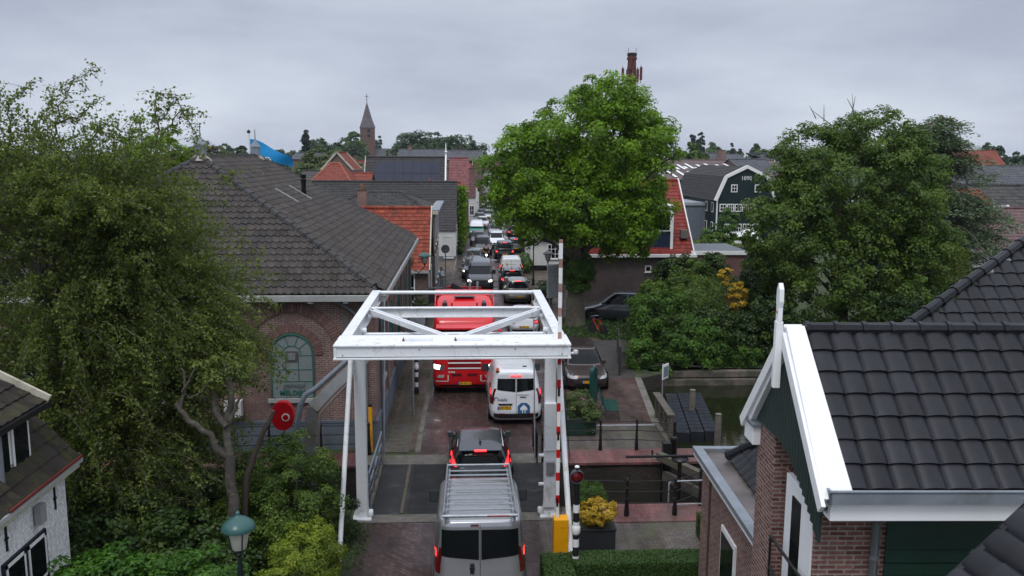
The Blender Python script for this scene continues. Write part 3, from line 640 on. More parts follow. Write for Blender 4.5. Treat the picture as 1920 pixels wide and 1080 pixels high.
# ---------------------------------------------------------------- vehicles
rub = pm('tyre rubber', (.018, .018, .019), .8, var=.2); rimm = pm('wheel rim', (.38, .39, .41), .35, metal=.7, var=.1)
trim = pm('black plastic trim', (.02, .02, .021), .55, var=.15); gls = glass(); gls2 = glass('tinted glass', (.05, .065, .07), .08)
tl = pm('tail lamp red', (.11, .005, .007), .2, coat=.5, var=.05); tlon = glow('brake light', (1, .035, .04), 2.6); hlon = glow('headlight', (1, .97, .92), 5); hloff = pm('headlamp glass', (.42, .44, .46), .15, coat=.7)
plate_y = pm('yellow plate', (.75, .42, .02), .4, var=.03); blue_eu = pm('plate blue', (.02, .06, .35), .4); ink = pm('plate ink', (.02, .02, .02), .5)
chrome = pm('chrome strip', (.6, .62, .65), .15, metal=1, var=.03)
def paint(name, col, metal=.3, rough=.3): return pm('paint '+name, col, rough, metal=metal, var=.05, scale=1.2, coat=.7)
FONT = {'0': '75557', '1': '26227', '2': '71747', '3': '71717', '4': '55711', '5': '74717', '6': '74757', '7': '71222', '8': '75757', '9': '75717', '-': '00700',
 'V': '55552', 'P': '75744', 'Z': '71247', 'H': '55755', 'X': '55255', 'B': '65656', 'K': '55655', 'T': '72222', 'G': '74557', 'J': '11157', 'R': '75655', 'N': '57755', 'S': '74717', 'L': '44447', 'D': '65556', 'F': '74644', ' ': '00000',
 'E': '74647', 'A': '25755', 'M': '57755', 'I': '72227', 'O': '75557', 'v': '00552', 'a': '03557', 'l': '22223', 'i': '02022', 's': '03426', 'r': '00544', 'C': '74447', 'n': '00655', 'g': '07571', 'e': '02746', 'm': '00775'}
def glyphs(mb, txt, fn, cw, ch, m, gap=.35):
    """letters as small raised bars; fn(a,b) maps text plane metres to 3D"""
    px, py = cw/3, ch/5
    x = 0
    for chh in txt:
        for r_, row in enumerate(FONT.get(chh, '00000')):
            bits = int(row)
            c0 = 0
            while c0 < 3:
                if bits >> (2-c0) & 1:
                    c1 = c0
                    while c1 < 2 and bits >> (1-c1) & 1: c1 += 1
                    a0, a1 = x+c0*px, x+(c1+1)*px; b1 = ch-r_*py; b0 = b1-py*1.02
                    mb.poly([fn(a0, b0), fn(a1, b0), fn(a1, b1), fn(a0, b1)], m); c0 = c1+1
                else: c0 += 1
        x += cw*(1+gap)
    return x
class Shape:
    """vehicle body as stacked plan slices; rows (z, rear y, front y, half width, exponent)"""
    def __init__(s, rows): s.r = np.array(rows, float)
    def at(s, z): return [float(np.interp(z, s.r[:, 0], s.r[:, i])) for i in range(1, 5)]
    def side(s, y, z, sg, off=0):
        a, b, W, n = s.at(z); yc, h = (a+b)/2, (b-a)/2; t_ = min(.999, abs(y-yc)/h); return Vector((sg*(W*(1-t_**n)**(1/n)+off), y, z))
    def end(s, x, z, front, off=0):
        a, b, W, n = s.at(z); yc, h = (a+b)/2, (b-a)/2; t_ = min(.999, abs(x)/W); d = h*(1-t_**n)**(1/n)
        return Vector((x, yc+(d+off if front else -d-off), z+(off if 0 else 0)))
    def body(s, m, nz=30, nt=56, mats=None):
        mb = MB(); z0, z1 = s.r[0, 0], s.r[-1, 0]
        zs = sorted(set(list(np.linspace(z0, z1, nz))+[float(z) for z in s.r[:, 0]])); rows = []
        for z in zs:
            a, b, W, n = s.at(z); yc, h = (a+b)/2, (b-a)/2; row = []
            for k in range(nt+1):
                t_ = 2*math.pi*k/nt + math.pi/nt; cx, sy = math.cos(t_), math.sin(t_)
                row.append((W*math.copysign(abs(cx)**(2/n), cx), yc+h*math.copysign(abs(sy)**(2/n), sy), z))
            rows.append(row)
        mb.grid(rows, m); mb.poly(rows[-1][:-1], m, True); mb.poly(rows[0][:-1][::-1], trim); return mb
    def patch_end(s, mb, quad, front, m, off=.006, n=(8, 5), rd=0):
        """quad in (x,z): bl, br, tr, tl"""
        P = []
        for j in range(n[1]+1):
            v = j/n[1]; row = []
            for i in range(n[0]+1):
                u = i/n[0]; q = [(1-u)*(1-v)*quad[0][k]+u*(1-v)*quad[1][k]+u*v*quad[2][k]+(1-u)*v*quad[3][k] for k in (0, 1)]
                p = s.end(q[0], q[1], front, off); p.z += off*.7; row.append(p)
            P.append(row)
        mb.grid(P, m); return mb
    def patch_side(s, mb, quad, sg, m, off=.006, n=(8, 5)):
        P = []
        for j in range(n[1]+1):
            v = j/n[1]; row = []
            for i in range(n[0]+1):
                u = i/n[0]; q = [(1-u)*(1-v)*quad[0][k]+u*(1-v)*quad[1][k]+u*v*quad[2][k]+(1-u)*v*quad[3][k] for k in (0, 1)]
                row.append(s.side(q[0], q[1], sg, off))
            P.append(row)
        mb.grid(P, m); return mb
def wheel(T, x, y, r, w_=.22, hub=None, dual=False):
    sg = 1 if x > 0 else -1
    a = MB(); a.lathe([(r*.62, -w_/2), (r*.9, -w_/2), (r, -w_*.35), (r, w_*.35), (r*.9, w_/2), (r*.62, w_/2)], (x, y, r), rub, 22, axis='x'); o = a.build('wheel', T)
    b = MB(); xo = x+sg*(w_/2-.03); b.lathe([(0, sg*.02), (r*.16, sg*.02), (r*.2, 0), (r*.55, 0), (r*.62, sg*.03)], (xo, y, r), trim, 22, axis='x')
    for k in range(5):
        an = k*2*math.pi/5; dy, dz = math.cos(an), math.sin(an); b.beam((xo+sg*.015, y+dy*r*.1, r+dz*r*.1), (xo+sg*.015, y+dy*r*.6, r+dz*r*.6), .07*r/.32, .03, hub or rimm, up=(1, 0, 0))
    b.lathe([(r*.54, 0), (r*.62, sg*.03), (r*.66, sg*.01)], (xo+sg*.01, y, r), hub or rimm, 22, axis='x'); b.build('rim', o)
def plate(T, sh, z, front, txt, x=0, w_=.52, h_=.11, off=.03, col=None, blue=True):
    k = MB(); y0 = sh.end(x, z+h_/2, front, off).y; sg = 1 if front else -1; w2 = w_/2
    X = lambda a: x+(a if not front else -a)
    k.poly([(X(-w2), y0, z), (X(w2), y0, z), (X(w2), y0, z+h_), (X(-w2), y0, z+h_)], col or plate_y); o = k.build('number_plate', T, fix=False)
    k = MB(); k.poly([(X(-w2), y0+sg*.003, z), (X(-w2+.05), y0+sg*.003, z), (X(-w2+.05), y0+sg*.003, z+h_), (X(-w2), y0+sg*.003, z+h_)], blue_eu)
    ch = h_*.68; cw = (w_-.1)/len(txt)/1.35
    glyphs(k, txt, lambda a, b: (X(-w2+.075+a), y0+sg*.003, z+h_*.16+b), cw, ch, ink); k.build('plate_text', o, fix=False)
def mirror(T, sh, y, z, m, w_=.2, h_=.15, out=.14):
    for sg in (-1, 1):
        p = sh.side(y, z, sg); k = MB(); c_ = p+Vector((sg*out, 0, .04)); k.beam(p-Vector((sg*.05, 0, 0)), c_, .06, .05, trim)
        k.cb(c_, (h_*.95, .11, h_*1.15), m); o = k.build('mirror', T, bevel=.03)
        j = MB(); j.cb(c_+Vector((0, -.057, 0)), (h_*.75, .006, h_*.95), gls2); j.build('mirror_glass', o)
def car(label, x, y, col, away=True, L_=4.3, W=.9, Hh=1.48, kind='hatch', lights=True, txt='61-XJ-K8', rz=0, bars=False, vlights=False, spoiler=False, name='parked_car', cat='car', group=None, roofcol=None, detail=True):
    T = thing(name, label, cat, (x, y, 0), (0 if away else math.pi)+rz, group=group); h = L_/2; b = col; zb = .93 if Hh < 1.55 else 1.02
    g = Hh
    if kind == 'hatch': gr = (-h+.12, -h+.42, -h+.62); 
    elif kind == 'wagon': gr = (-h+.10, -h+.30, -h+.42)
    elif kind == 'suv': gr = (-h+.12, -h+.34, -h+.5)
    else: gr = (-h+.55, -h+.95, -h+1.35)
    cowl, wtop = h-1.12, h-1.95
    rows = [(.18, -h+.22, h-.25, W-.1, 5), (.26, -h+.08, h-.1, W-.03, 5), (.5, -h, h, W, 5), (.62, -h+.02, h-.02, W, 5.5),
        (.74, -h+.06, h-.1, W-.01, 5.5), (.84, -h+.09, h-.55, W-.03, 5.5), (zb, gr[0], cowl, W-.06, 5), (zb+.04, gr[0]+.03, cowl-.06, W-.09, 5),
        (zb+(g-zb)*.55, (gr[0]+gr[1])/2, (cowl*.45+wtop*.55), W-.2, 5), (g-.07, gr[1], wtop, W-.28, 4.5), (g-.03, gr[1]+.1, wtop-.14, W-.33, 4), (g-.006, gr[2]+.1, wtop-.4, W-.46, 3.6), (g, gr[2]+.35, wtop-.7, W-.62, 3)]
    s = Shape(rows); bo = s.body(b); bo.build('body', T)
    zw0, zw1 = zb+.04, g-.1
    k = MB(); ww = W-.17; s.patch_end(k, [(-ww, zw0), (ww, zw0), (ww-.17, zw1), (-ww+.17, zw1)], True, gls, .008, (12, 8)); k.build('windscreen', T)
    k = MB(); s.patch_end(k, [(-ww+.05, zw0+.02), (ww-.05, zw0+.02), (ww-.2, zw1-.02), (-ww+.2, zw1-.02)], False, gls, .008, (12, 8)); k.build('rear_window', T)
    yf, yr = cowl-.28, gr[1]+.25; ym = (yf+yr)/2
    for sg in (-1, 1):
        for a0, a1, b0, b1 in ((ym-.04-(ym-yr)*1.0, ym-.04, yr+.18, ym-.04), (ym+.04, yf, ym+.04, wtop-.12)):
            k = MB(); s.patch_side(k, [(a0, zw0+.02), (a1, zw0+.02), (b1, zw1), (b0, zw1)], sg, gls, .008); k.build('side_window', T)
    # lamps
    for sg in (-1, 1):
        k = MB(); x0, x1 = sg*(W-.06), sg*(W-.36)
        if vlights:
            s.patch_end(k, [(sg*(W-.34), .94), (sg*(W-.05), .90), (sg*(W-.10), 1.12), (sg*(W-.19), 1.14)], False, tl, .014, (5, 5)); s.patch_end(k, [(sg*(W-.19), 1.08), (sg*(W-.10), 1.08), (sg*(W-.25), g-.10), (sg*(W-.30), g-.10)], False, tl, .014, (3, 6))
            s.patch_side(k, [(-h+.2, .86), (-h+.42, .90), (-h+.36, .98), (-h+.3, .98)], sg, tl, .01, (4, 3))
            if lights: s.patch_end(k, [(sg*(W-.30), .95), (sg*(W-.08), .93), (sg*(W-.12), 1.12), (sg*(W-.20), 1.12)], False, tlon, .02, (3, 3))
        else:
            s.patch_end(k, [(x1, .70), (x0, .68), (sg*(W-.09), .90), (x1+sg*.04, .90)], False, tl, .012, (6, 4)); s.patch_side(k, [(-h+.15, .70), (-h+.4, .76), (-h+.35, .86), (-h+.14, .88)], sg, tl, .01, (4, 3))
            if lights: s.patch_end(k, [(sg*(W-.30), .74), (sg*(W-.12), .73), (sg*(W-.13), .85), (sg*(W-.27), .85)], False, tlon, .018, (4, 3))
        k.build('tail_light', T)
        k = MB(); s.patch_end(k, [(sg*(W-.46), .60), (sg*(W-.03), .62), (sg*(W-.04), .74), (sg*(W-.36), .71)], True, hloff, .01, (6, 3)); s.patch_side(k, [(h-.45, .72), (h-.14, .62), (h-.14, .73), (h-.32, .78)], sg, hloff, .008, (4, 3))
        if lights and not away: s.patch_end(k, [(sg*(W-.3), .62), (sg*(W-.1), .63), (sg*(W-.1), .72), (sg*(W-.3), .70)], True, hlon, .016, (3, 3))
        k.build('headlight', T)
    if lights and away:
        k = MB(); y0 = s.end(0, g-.07, False, .02); k.bb(-.17, y0.y-(.185 if spoiler else .02), g-.085, .17, y0.y+.1, g-.055, tlon); k.build('brake_light', T)
    k = MB(); s.patch_end(k, [(-.34, .55), (.34, .55), (.42, .66), (-.42, .66)], True, trim, .01, (8, 3)); s.patch_end(k, [(-.6, .27), (.6, .27), (.5, .40), (-.5, .40)], True, trim, .01, (8, 3)); k.build('grille', T)
    k = MB(); s.patch_end(k, [(-W+.14, .24), (W-.14, .24), (W-.08, .40), (-W+.08, .40)], False, trim, .012, (12, 3)); k.build('rear_bumper', T)
    plate(T, s, .50, away is not None and False, txt) if away else plate(T, s, .44, True, txt)
    mirror(T, s, yf-.02, zb+.04, b if detail else trim)
    r_ = .325 if Hh < 1.55 else .35
    for sg in (-1, 1):
        for yy in (h-.83, -h+.80):
            ar = MB(); ar.lathe([(0, 0), (r_*1.16, 0)], (sg*(s.at(.45)[2]+.004), yy, r_+.02), trim, 22, axis='x'); ar.build('wheel_arch', T, fix=False)
            wheel(T, sg*(s.at(.45)[2]-.095), yy, r_)
    if bars:
        for sg in (-1, 1):
            k = MB(); k.tube([(sg*(W-.30), gr[1]+.15, g-.06), (sg*(W-.31), gr[1]+.35, g+.015), (sg*(W-.31), wtop-.35, g+.015), (sg*(W-.30), wtop-.1, g-.06)], .02, chrome, 8); k.build('roof_rail', T)
    if spoiler:
        k = MB(); y0 = s.end(0, g-.07, False).y; k.prism([(y0-.16, g-.085), (y0-.16, g-.06), (y0+.25, g-.01), (y0+.3, g-.05)], 'x', -W+.35, W-.35, b); k.build('spoiler', T, bevel=.01)
        k = MB(); k.tube([(0, gr[2]+.3, g), (0, gr[2]+.2, g+.09), (0, gr[2]+.08, g+.05)], .03, b, 6); k.build('antenna_fin', T)
    return T, s
def van(label, x, y, col, L_=5.0, W=.98, Hh=1.98, away=True, txt='8-VGJ-95', lights=True, rz=0, rear=True, name='delivery_van', taill='tall', lightcol=None, rearx=.14, glassy=(1.18, 1.66), cat='van', group=None, tap=1.0, build_rear_glass=True):
    T = thing(name, label, cat, (x, y, 0), (0 if away else math.pi)+rz, group=group); h = L_/2; g = Hh
    rows = [(.2, -h+.12, h-.25, W-.08, 7), (.3, -h+.02, h-.06, W-.02, 7), (.55, -h, h, W, 8), (.8, -h+.03, h-.03, W, 8), (.98, -h+.05, h-.28, W-.01, 8), (1.1, -h+.06, h-.75, W-.03, 8),
            (1.2, -h+.07, h-.95, W-.05, 8), (g-.32, -h+rearx+.02, h-1.55, W-.13*tap, 8), (g-.14, -h+rearx+.04, h-1.72, W-.17*tap, 8), (g-.06, -h+rearx+.07, h-1.83, W-.21*tap, 7), (g-.02, -h+rearx+.13, h-1.98, W-.27*tap, 6.5), (g, -h+rearx+.3, h-2.3, W-.42*tap, 6)]
    s = Shape(rows); s.body(col, nz=26, nt=64).build('body', T)
    k = MB(); s.patch_end(k, [(-W+.16, 1.16), (W-.16, 1.16), (W-.27, g-.27), (-W+.27, g-.27)], True, gls, .01, (12, 8)); k.build('windscreen', T)
    if build_rear_glass:
        z0, z1 = glassy
        for sg in (-1, 1):
            k = MB(); s.patch_end(k, [(sg*.025, z0-.02), (sg*(W-.26*(.4+.6*tap)), z0+.06), (sg*(W-.28*(.4+.6*tap)), z1), (sg*.025, z1)], False, gls, .012, (8, 6)); k.build('rear_window', T)
    for sg in (-1, 1):
        k = MB(); s.patch_side(k, [(h-1.75, 1.14), (h-1.12, 1.14), (h-1.62, g-.3), (h-1.80, g-.3)], sg, gls, .01); k.build('side_window', T)
        k = MB(); zt = 1.0
        if taill == 'tall': s.patch_end(k, [(sg*(W-.105), .78), (sg*(W-.015), .78), (sg*(W-.055), 1.38), (sg*(W-.11), 1.38)], False, tl, .014, (3, 7)); s.patch_side(k, [(-h+.10, .8), (-h+.2, .8), (-h+.19, 1.36), (-h+.13, 1.36)], sg, tl, .01, (2, 6))
        else: s.patch_end(k, [(sg*(W-.2), .72), (sg*(W-.03), .72), (sg*(W-.04), .95), (sg*(W-.2), .95)], False, tl, .014, (4, 4))
        if lights and away: s.patch_end(k, [(sg*(W-.09), 1.10), (sg*(W-.035), 1.10), (sg*(W-.05), 1.24), (sg*(W-.095), 1.24)], False, tlon, .02, (2, 3)) if taill == 'tall' else s.patch_end(k, [(sg*(W-.17), .78), (sg*(W-.06), .78), (sg*(W-.07), .9), (sg*(W-.17), .9)], False, tlon, .02, (2, 3))
        k.build('tail_light', T)
        k = MB(); s.patch_end(k, [(sg*(W-.42), .66), (sg*(W-.06), .68), (sg*(W-.06), .88), (sg*(W-.30), .84)], True, hloff, .012, (5, 3))
        if lights and not away: s.patch_end(k, [(sg*(W-.34), .70), (sg*(W-.1), .70), (sg*(W-.1), .83), (sg*(W-.3), .81)], True, hlon, .018, (4, 3))
        k.build('headlight', T)
    k = MB(); s.patch_end(k, [(-.45, .62), (.45, .62), (.5, .85), (-.5, .85)], True, trim, .012, (8, 4)); k.build('grille', T)
    k = MB(); s.patch_end(k, [(-W+.06, .28), (W-.06, .28), (W-.05, .45), (-W+.05, .45)], False, trim, .03, (14, 3)); k.build('rear_bumper', T)
    for sg in (-1, 1): k = MB(); s.patch_end(k, [(sg*.42, .40), (sg*.62, .40), (sg*.62, .46), (sg*.42, .46)], False, tl, .035, (2, 1)); k.build('reflector', T)
    k = MB(); p0 = s.end(0, .5, False, .006); k.grid([[s.end(dx, z, False, .008) for dx in (-.006, .006)] for z in np.linspace(.46, g-.1, 16)], trim, False); k.build('door_gap', T, fix=False)
    mirror(T, s, h-1.35, 1.22, trim, h_=.26, out=.13)
    for sg in (-1, 1):
        for yy in (h-.95, -h+.95):
            ar = MB(); ar.lathe([(0, 0), (.4, 0)], (sg*(s.at(.45)[2]+.004), yy, .36), trim, 22, axis='x'); ar.build('wheel_arch', T, fix=False); wheel(T, sg*(s.at(.45)[2]-.10), yy, .34)
    return T, s
# --- foreground silver van with roof rack
silver = pm('silver paint', (.42, .43, .445), .28, metal=.7, var=.06, scale=2, coat=.7, stain=(.34, .34, .34), sth=.64)
T, s = van('silver van with ladder roof rack driving onto the bridge, nearest the viewer', .26, 19.42, silver, L_=4.6, W=1.035, Hh=1.97, glassy=(1.13, 1.76), rearx=.1, tap=.6, name='silver_van', lights=True)
RY = -2.42
k = MB(); zr = 2.09
for sg in (-1, 1): k.tube([(sg*.72, RY+.15, zr), (sg*.70, RY+3.0, zr)], .026, steel, 10)
for sg in (-1, 1): k.tube([(sg*.78, RY+.15, zr+.1), (sg*.75, RY+3.05, zr+.1)], .024, steel, 10)
for i in range(10): y = RY+.25+i*.285; k.tube([(-.77, y, zr+.02), (.77, y, zr+.02)], .021, steel, 8)
k.tube([(-.80, RY+.12, zr+.05), (.80, RY+.12, zr+.05)], .032, steel, 10); k.tube([(-.76, RY+3.0, zr+.1), (.76, RY+3.0, zr+.1)], .026, steel, 10)
for sg in (-1, 1):
    for y in (.3, 1.1, 1.9, 2.7): k.beam((sg*.74, RY+y, zr+.1), (sg*.74, RY+y, 1.9), .05, .03, steel, up=(0, 1, 0))
k.build('roof_rack', T)
k = MB(); k.tube([(.15, RY+.088, zr+.05), (.62, RY+.088, zr+.05)], .02, pm('rusty red strip', (.22, .05, .03), .7), 8); k.build('rack_light_strip', T)
k = MB(); s.patch_end(k, [(-.2, 1.83), (-.03, 1.83), (-.03, 1.87), (-.2, 1.87)], False, tl, .02, (2, 1)); k.build('brake_light', T)
k = MB()
for i in range(4): k.bb(-.55+i*.0, RY+.6+i*.6, 1.968, .55, RY+.62+i*.6, 1.985, silver)
k.build('roof_rib', T, bevel=.004)
k = MB(); p = s.end(-.17, .94, False, .02); k.lathe([(0, .0), (.055, 0), (.06, .03), (0, .03)], p, trim, 14, axis='y'); k.cb((-.17, p.y-.01, .97), (.09, .03, .17), trim); k.cb((-.17, p.y-.015, .88), (.09, .03, .12), trim); k.build('door_handle', T, bevel=.02)
for sg in (-1, 1):
    k = MB(); s.patch_end(k, [(sg*(W_-.10), 1.40), (sg*(W_-.02), 1.40), (sg*(W_-.08), 1.86), (sg*(W_-.14), 1.86)], False, pm('grey corner trim', (.10, .11, .12), .5), .014, (3, 7)) if (W_ := 1.0) else 0; k.build('corner_trim', T)
for x_, z_ in ((-.18, 1.52), (.24, 1.50)):
    pass
# --- grey hatchback with tall L lamps
T, s = car('dark grey hatchback with glowing L-shaped tail lights directly ahead of the silver van', .36, 25.1, paint('graphite', (.055, .062, .072), .5), L_=4.35, W=.96, Hh=1.48, bars=True, vlights=True, spoiler=True, txt='6-ZKT-84', name='grey_hatchback')
# --- white van with blue marks
vw = paint('fleet white', (.72, .735, .76), 0, .25)
T, s = van('white van with blue arrow mark and amber beacon, brake lights on', 1.75, 32.2, vw, L_=5.05, W=.985, Hh=2.0, glassy=(1.26, 1.72), rearx=.13, tap=1.25, txt='VXP-78-H', name='white_van')
navy = pm('navy decal', (.02, .045, .12), .4); blue_d = pm('blue decal', (.035, .12, .27), .4)
plate(T, s, .62, False, 'VXP-78-H', x=-.42, w_=.5, h_=.12, off=.02)
def dec(mb, m, pts, off=.016): mb.poly([s.end(a, b, False, off) for a, b in pts], m)
k = MB(); dec(k, blue_d, [(.0+.05, .40+.07), (.05, .74), (.17, .86), (.38, .86), (.5, .74), (.5, .47)]); k.build('blue_emblem', T, fix=False)
k = MB()
dec(k, vw, [(.275, .80), (.15, .68), (.15, .58), (.21, .62), (.21, .49), (.25, .49), (.25, .60), (.30, .60), (.30, .49), (.34, .49), (.34, .62), (.40, .58), (.40, .68)], .022); k.build('arrow_mark', T, fix=False)
k = MB(); c0 = (-.72, .98); R0 = .062
for i in range(10):
    a0, a1 = R(-50)+R(280)*i/10, R(-50)+R(280)*(i+1)/10
    dec(k, navy, [(c0[0]+R0*math.cos(a0), c0[1]+R0*math.sin(a0)), (c0[0]+R0*math.cos(a1), c0[1]+R0*math.sin(a1)), (c0[0]+R0*1.35*math.cos(a1), c0[1]+R0*1.35*math.sin(a1)), (c0[0]+R0*1.35*math.cos(a0), c0[1]+R0*1.35*math.sin(a0))])
k.build('round_logo', T, fix=False)
text('vialis', .155, navy, T, (-.62, s.end(-.4, .95, False, .02).y, .935), (R(86), 0, 0), 'lettering')
k = MB(); glyphs(k, 'nnnnnnnn', lambda a, b: s.end(.03+a, 1.135+b, False, .016), .045, .045, navy, .2); k.build('lettering', T, fix=False)
k = MB(); s.patch_end(k, [(-.62, .755), (-.16, .755), (-.12, .82), (-.66, .82)], False, trim, .03, (6, 2)); s.patch_end(k, [(.14, 1.04), (.36, 1.04), (.36, 1.075), (.14, 1.075)], False, trim, .02, (3, 1)); k.build('plate_light_bar', T)
k = MB(); y0 = s.end(0, 1.83, False, .02).y
for sg in (-1, 1): k.bb(sg*.03, y0-.02, 1.8, sg*.2, y0+.05, 1.845, tlon)
k.build('brake_light', T, bevel=.008)
bcn = thing('beacon', 'small amber beacon on the left rear roof corner of the white van', 'beacon', (1.75-.66, 32.2-2.2, 1.95)); bcn.parent = None
MB().lathe([(.06, 0), (.06, .03), (.055, .04), (.05, .12), (.03, .14), (0, .145)], (0, 0, 0), pm('amber lens', (.5, .09, .01), .2, coat=.6), 14).build('lens', bcn); MB().lathe([(.07, -.02), (.07, .02), (0, .02)], (0, 0, 0), trim, 14).build('base', bcn)
k = MB(); 
for y in (-1.4, -.3, .7): k.bb(-.55, y, 1.994, .55, y+.015, 2.006, pm('roof seam', (.4, .41, .43), .5))
for x_ in (-.45, .45): k.bb(x_, -2.0, 1.985, x_+.03, .9, 2.01, vw)
k.bb(.28, -1.75, 2.0, .42, -1.62, 2.02, trim); k.build('roof_rib', T)
k = MB(); 
for i in range(10):
    a0, a1 = R(-50)+R(280)*i/10, R(-50)+R(280)*(i+1)/10; f = lambda a, r_: s.side(-1.3+r_*math.cos(a), 1.35+r_*math.sin(a), 1, .01)
    k.poly([f(a0, .13), f(a1, .13), f(a1, .19), f(a0, .19)], navy)
k.build('side_logo', T, fix=False)
# --- red truck
rt = pm('truck red', (.60, .008, .014), .28, var=.05, coat=.7)
TR = thing('red_truck', 'bright red truck cab facing the bridge with headlights on', 'truck', (-.12, 35.15, 0), math.pi)
h = 1.15
rows = [(.28, -1.1, 1.2, 1.16, 9), (.42, -1.1, 1.32, 1.22, 9), (.75, -1.1, 1.36, 1.25, 9), (1.3, -1.1, 1.36, 1.25, 8), (1.85, -1.1, 1.32, 1.25, 8), (2.0, -1.1, 1.28, 1.24, 8), (2.85, -1.1, .98, 1.2, 8), (2.98, -1.1, .9, 1.2, 8), (3.3, -1.1, .55, 1.17, 7), (3.62, -1.1, .0, 1.12, 6), (3.76, -1.08, -.35, 1.02, 5), (3.80, -1.0, -.5, .9, 5)]
s = Shape(rows); s.body(rt, nz=34, nt=64).build('cab', TR)
k = MB(); s.patch_end(k, [(-1.08, 1.95), (1.08, 1.95), (1.05, 2.80), (-1.05, 2.80)], True, gls, .012, (12, 8)); k.build('windscreen', TR)
k = MB(); P0 = [s.end(x_, 2.86, True, .03) for x_ in np.linspace(-1.1, 1.1, 9)]; k.grid([P0, [p+Vector((0, .28, -.10)) for p in P0], [p+Vector((0, .28, -.16)) for p in P0], [p+Vector((0, .02, -.06)) for p in P0]], rt); k.build('sun_visor', TR)
k = MB(); s.patch_end(k, [(-.62, 1.08), (.62, 1.08), (.62, 1.72), (-.62, 1.72)], True, pm('dark red grille', (.22, .006, .01), .4), .012, (8, 5)); k.build('grille', TR)
for z_ in (1.08, 1.30, 1.52, 1.74):
    k = MB(); s.patch_end(k, [(-.66+.02*(z_ < 1.4), z_), (.66-.02*(z_ < 1.4), z_), (.64, z_+.055), (-.64, z_+.055)], True, white, .03, (8, 1)); k.build('grille_strip', TR)
for sg in (-1, 1):
    k = MB(); s.patch_end(k, [(sg*.80, 1.02), (sg*1.2, 1.05), (sg*1.2, 1.28), (sg*.76, 1.24)], True, pm('lamp housing', (.12, .125, .13), .2, coat=.6), .014, (6, 4)); s.patch_end(k, [(sg*.98, 1.06), (sg*1.19, 1.08), (sg*1.19, 1.26), (sg*.94, 1.24)], True, hlon, .022, (4, 3)); k.build('headlight', TR)
    k = MB(); s.patch_end(k, [(sg*.82, .72), (sg*1.08, .72), (sg*1.0, .84), (sg*.78, .84)], True, hloff, .016, (4, 2)); k.build('fog_light', TR)
    k = MB(); s.patch_end(k, [(sg*.66, .55), (sg*1.2, .55), (sg*1.2, .585), (sg*.66, .585)], True, white, .02, (5, 1)); s.patch_end(k, [(sg*.62, .57), (sg*.66, .57), (sg*.66, .83), (sg*.62, .83)], True, white, .02, (1, 3)); k.build('lamp_surround', TR)
    k = MB(); s.patch_end(k, [(sg*.1, .78), (sg*.5, .78), (sg*.52, .9), (sg*.12, .9)], True, pm('intake dark red', (.10, .005, .008), .5), .012, (4, 2)); k.build('air_intake', TR)
    p = s.side(1.0, 2.3, sg); k = MB(); k.cb(p+Vector((sg*.2, .12, .0)), (.2, .12, .75), rt); k.cb(p+Vector((sg*.2, .12, -.5)), (.2, .12, .25), rt); k.beam(p+Vector((0, 0, .2)), p+Vector((sg*.2, .1, .2)), .05, .04, trim); k.beam(p+Vector((0, 0, -.3)), p+Vector((sg*.2, .1, -.3)), .05, .04, trim); k.build('mirror', TR, bevel=.03)
    k = MB(); s.patch_side(k, [(.05, 1.95), (.95, 1.95), (.75, 2.72), (.05, 2.72)], sg, gls, .012); k.build('side_window', TR)
    k = MB(); c_ = (sg*.78, .0, 3.60); k.lathe([(.1, 0), (.1, .16), (.07, .2), (0, .2)], (sg*.78, .18, 3.42), trim, 14); k.lathe([(0, 0), (.06, 0), (.06, .2), (0, .2)], (sg*.78, .12, 3.66), steel, 10, axis='y'); k.build('roof_lamp', TR)
    MB().lathe([(.03, 0), (.03, .1), (0, .12)], (sg*.5, .2, 3.5), trim, 8).build('roof_marker', TR)
    wheel(TR, sg*1.08, .25, .5, .3)
k = MB(); k.prism([(-.45, -.15), (.45, -.15), (.36, -.42), (-.36, -.42)], 'z', 3.795, 3.83, pm('roof hatch grey', (.12, .12, .13), .5)); k.build('roof_hatch', TR, bevel=.02)
k = MB()
for sg in (-1, 1): k.prism([(-1.1, 3.3), (-1.1, 3.98), (-.85, 3.95), (-.2, 3.62), (.15, 3.3)], 'x', sg*1.2, sg*1.14, rt)
k.prism([(-1.1, 3.78), (-1.1, 3.98), (-.9, 3.96), (-.6, 3.80)], 'x', -1.14, 1.14, rt); k.build('air_deflector', TR, bevel=.02)
plate(TR, s, .43, True, '33-BKT-3', x=.0, w_=.52, h_=.115, off=.03)
k = MB(); glyphs(k, 'R450', lambda a, b: (Vector((.62-a, s.end(.62-a, 1.0, True, .016).y, .93+b))), .05, .07, white, .3); k.build('lettering', TR, fix=False)
k = MB(); s.patch_end(k, [(-1.1, .32), (1.1, .32), (1.12, .42), (-1.12, .42)], True, trim, .012, (10, 1)); k.build('lower_bumper', TR)
ch = MB(); ch.bb(-.45, -7.2, .7, .45, -1.1, .95, trim); ch.build('chassis', TR)
ch = MB(); ch.bb(-1.2, -7.2, .95, 1.2, -1.5, 1.15, pm('truck bed', (.05, .05, .055), .6)); ch.build('load_bed', TR)
for sg in (-1, 1): wheel(TR, sg*1.05, -4.6, .5, .36); wheel(TR, sg*1.05, -5.9, .5, .36)
TR.scale = (1.04, 1, 1)
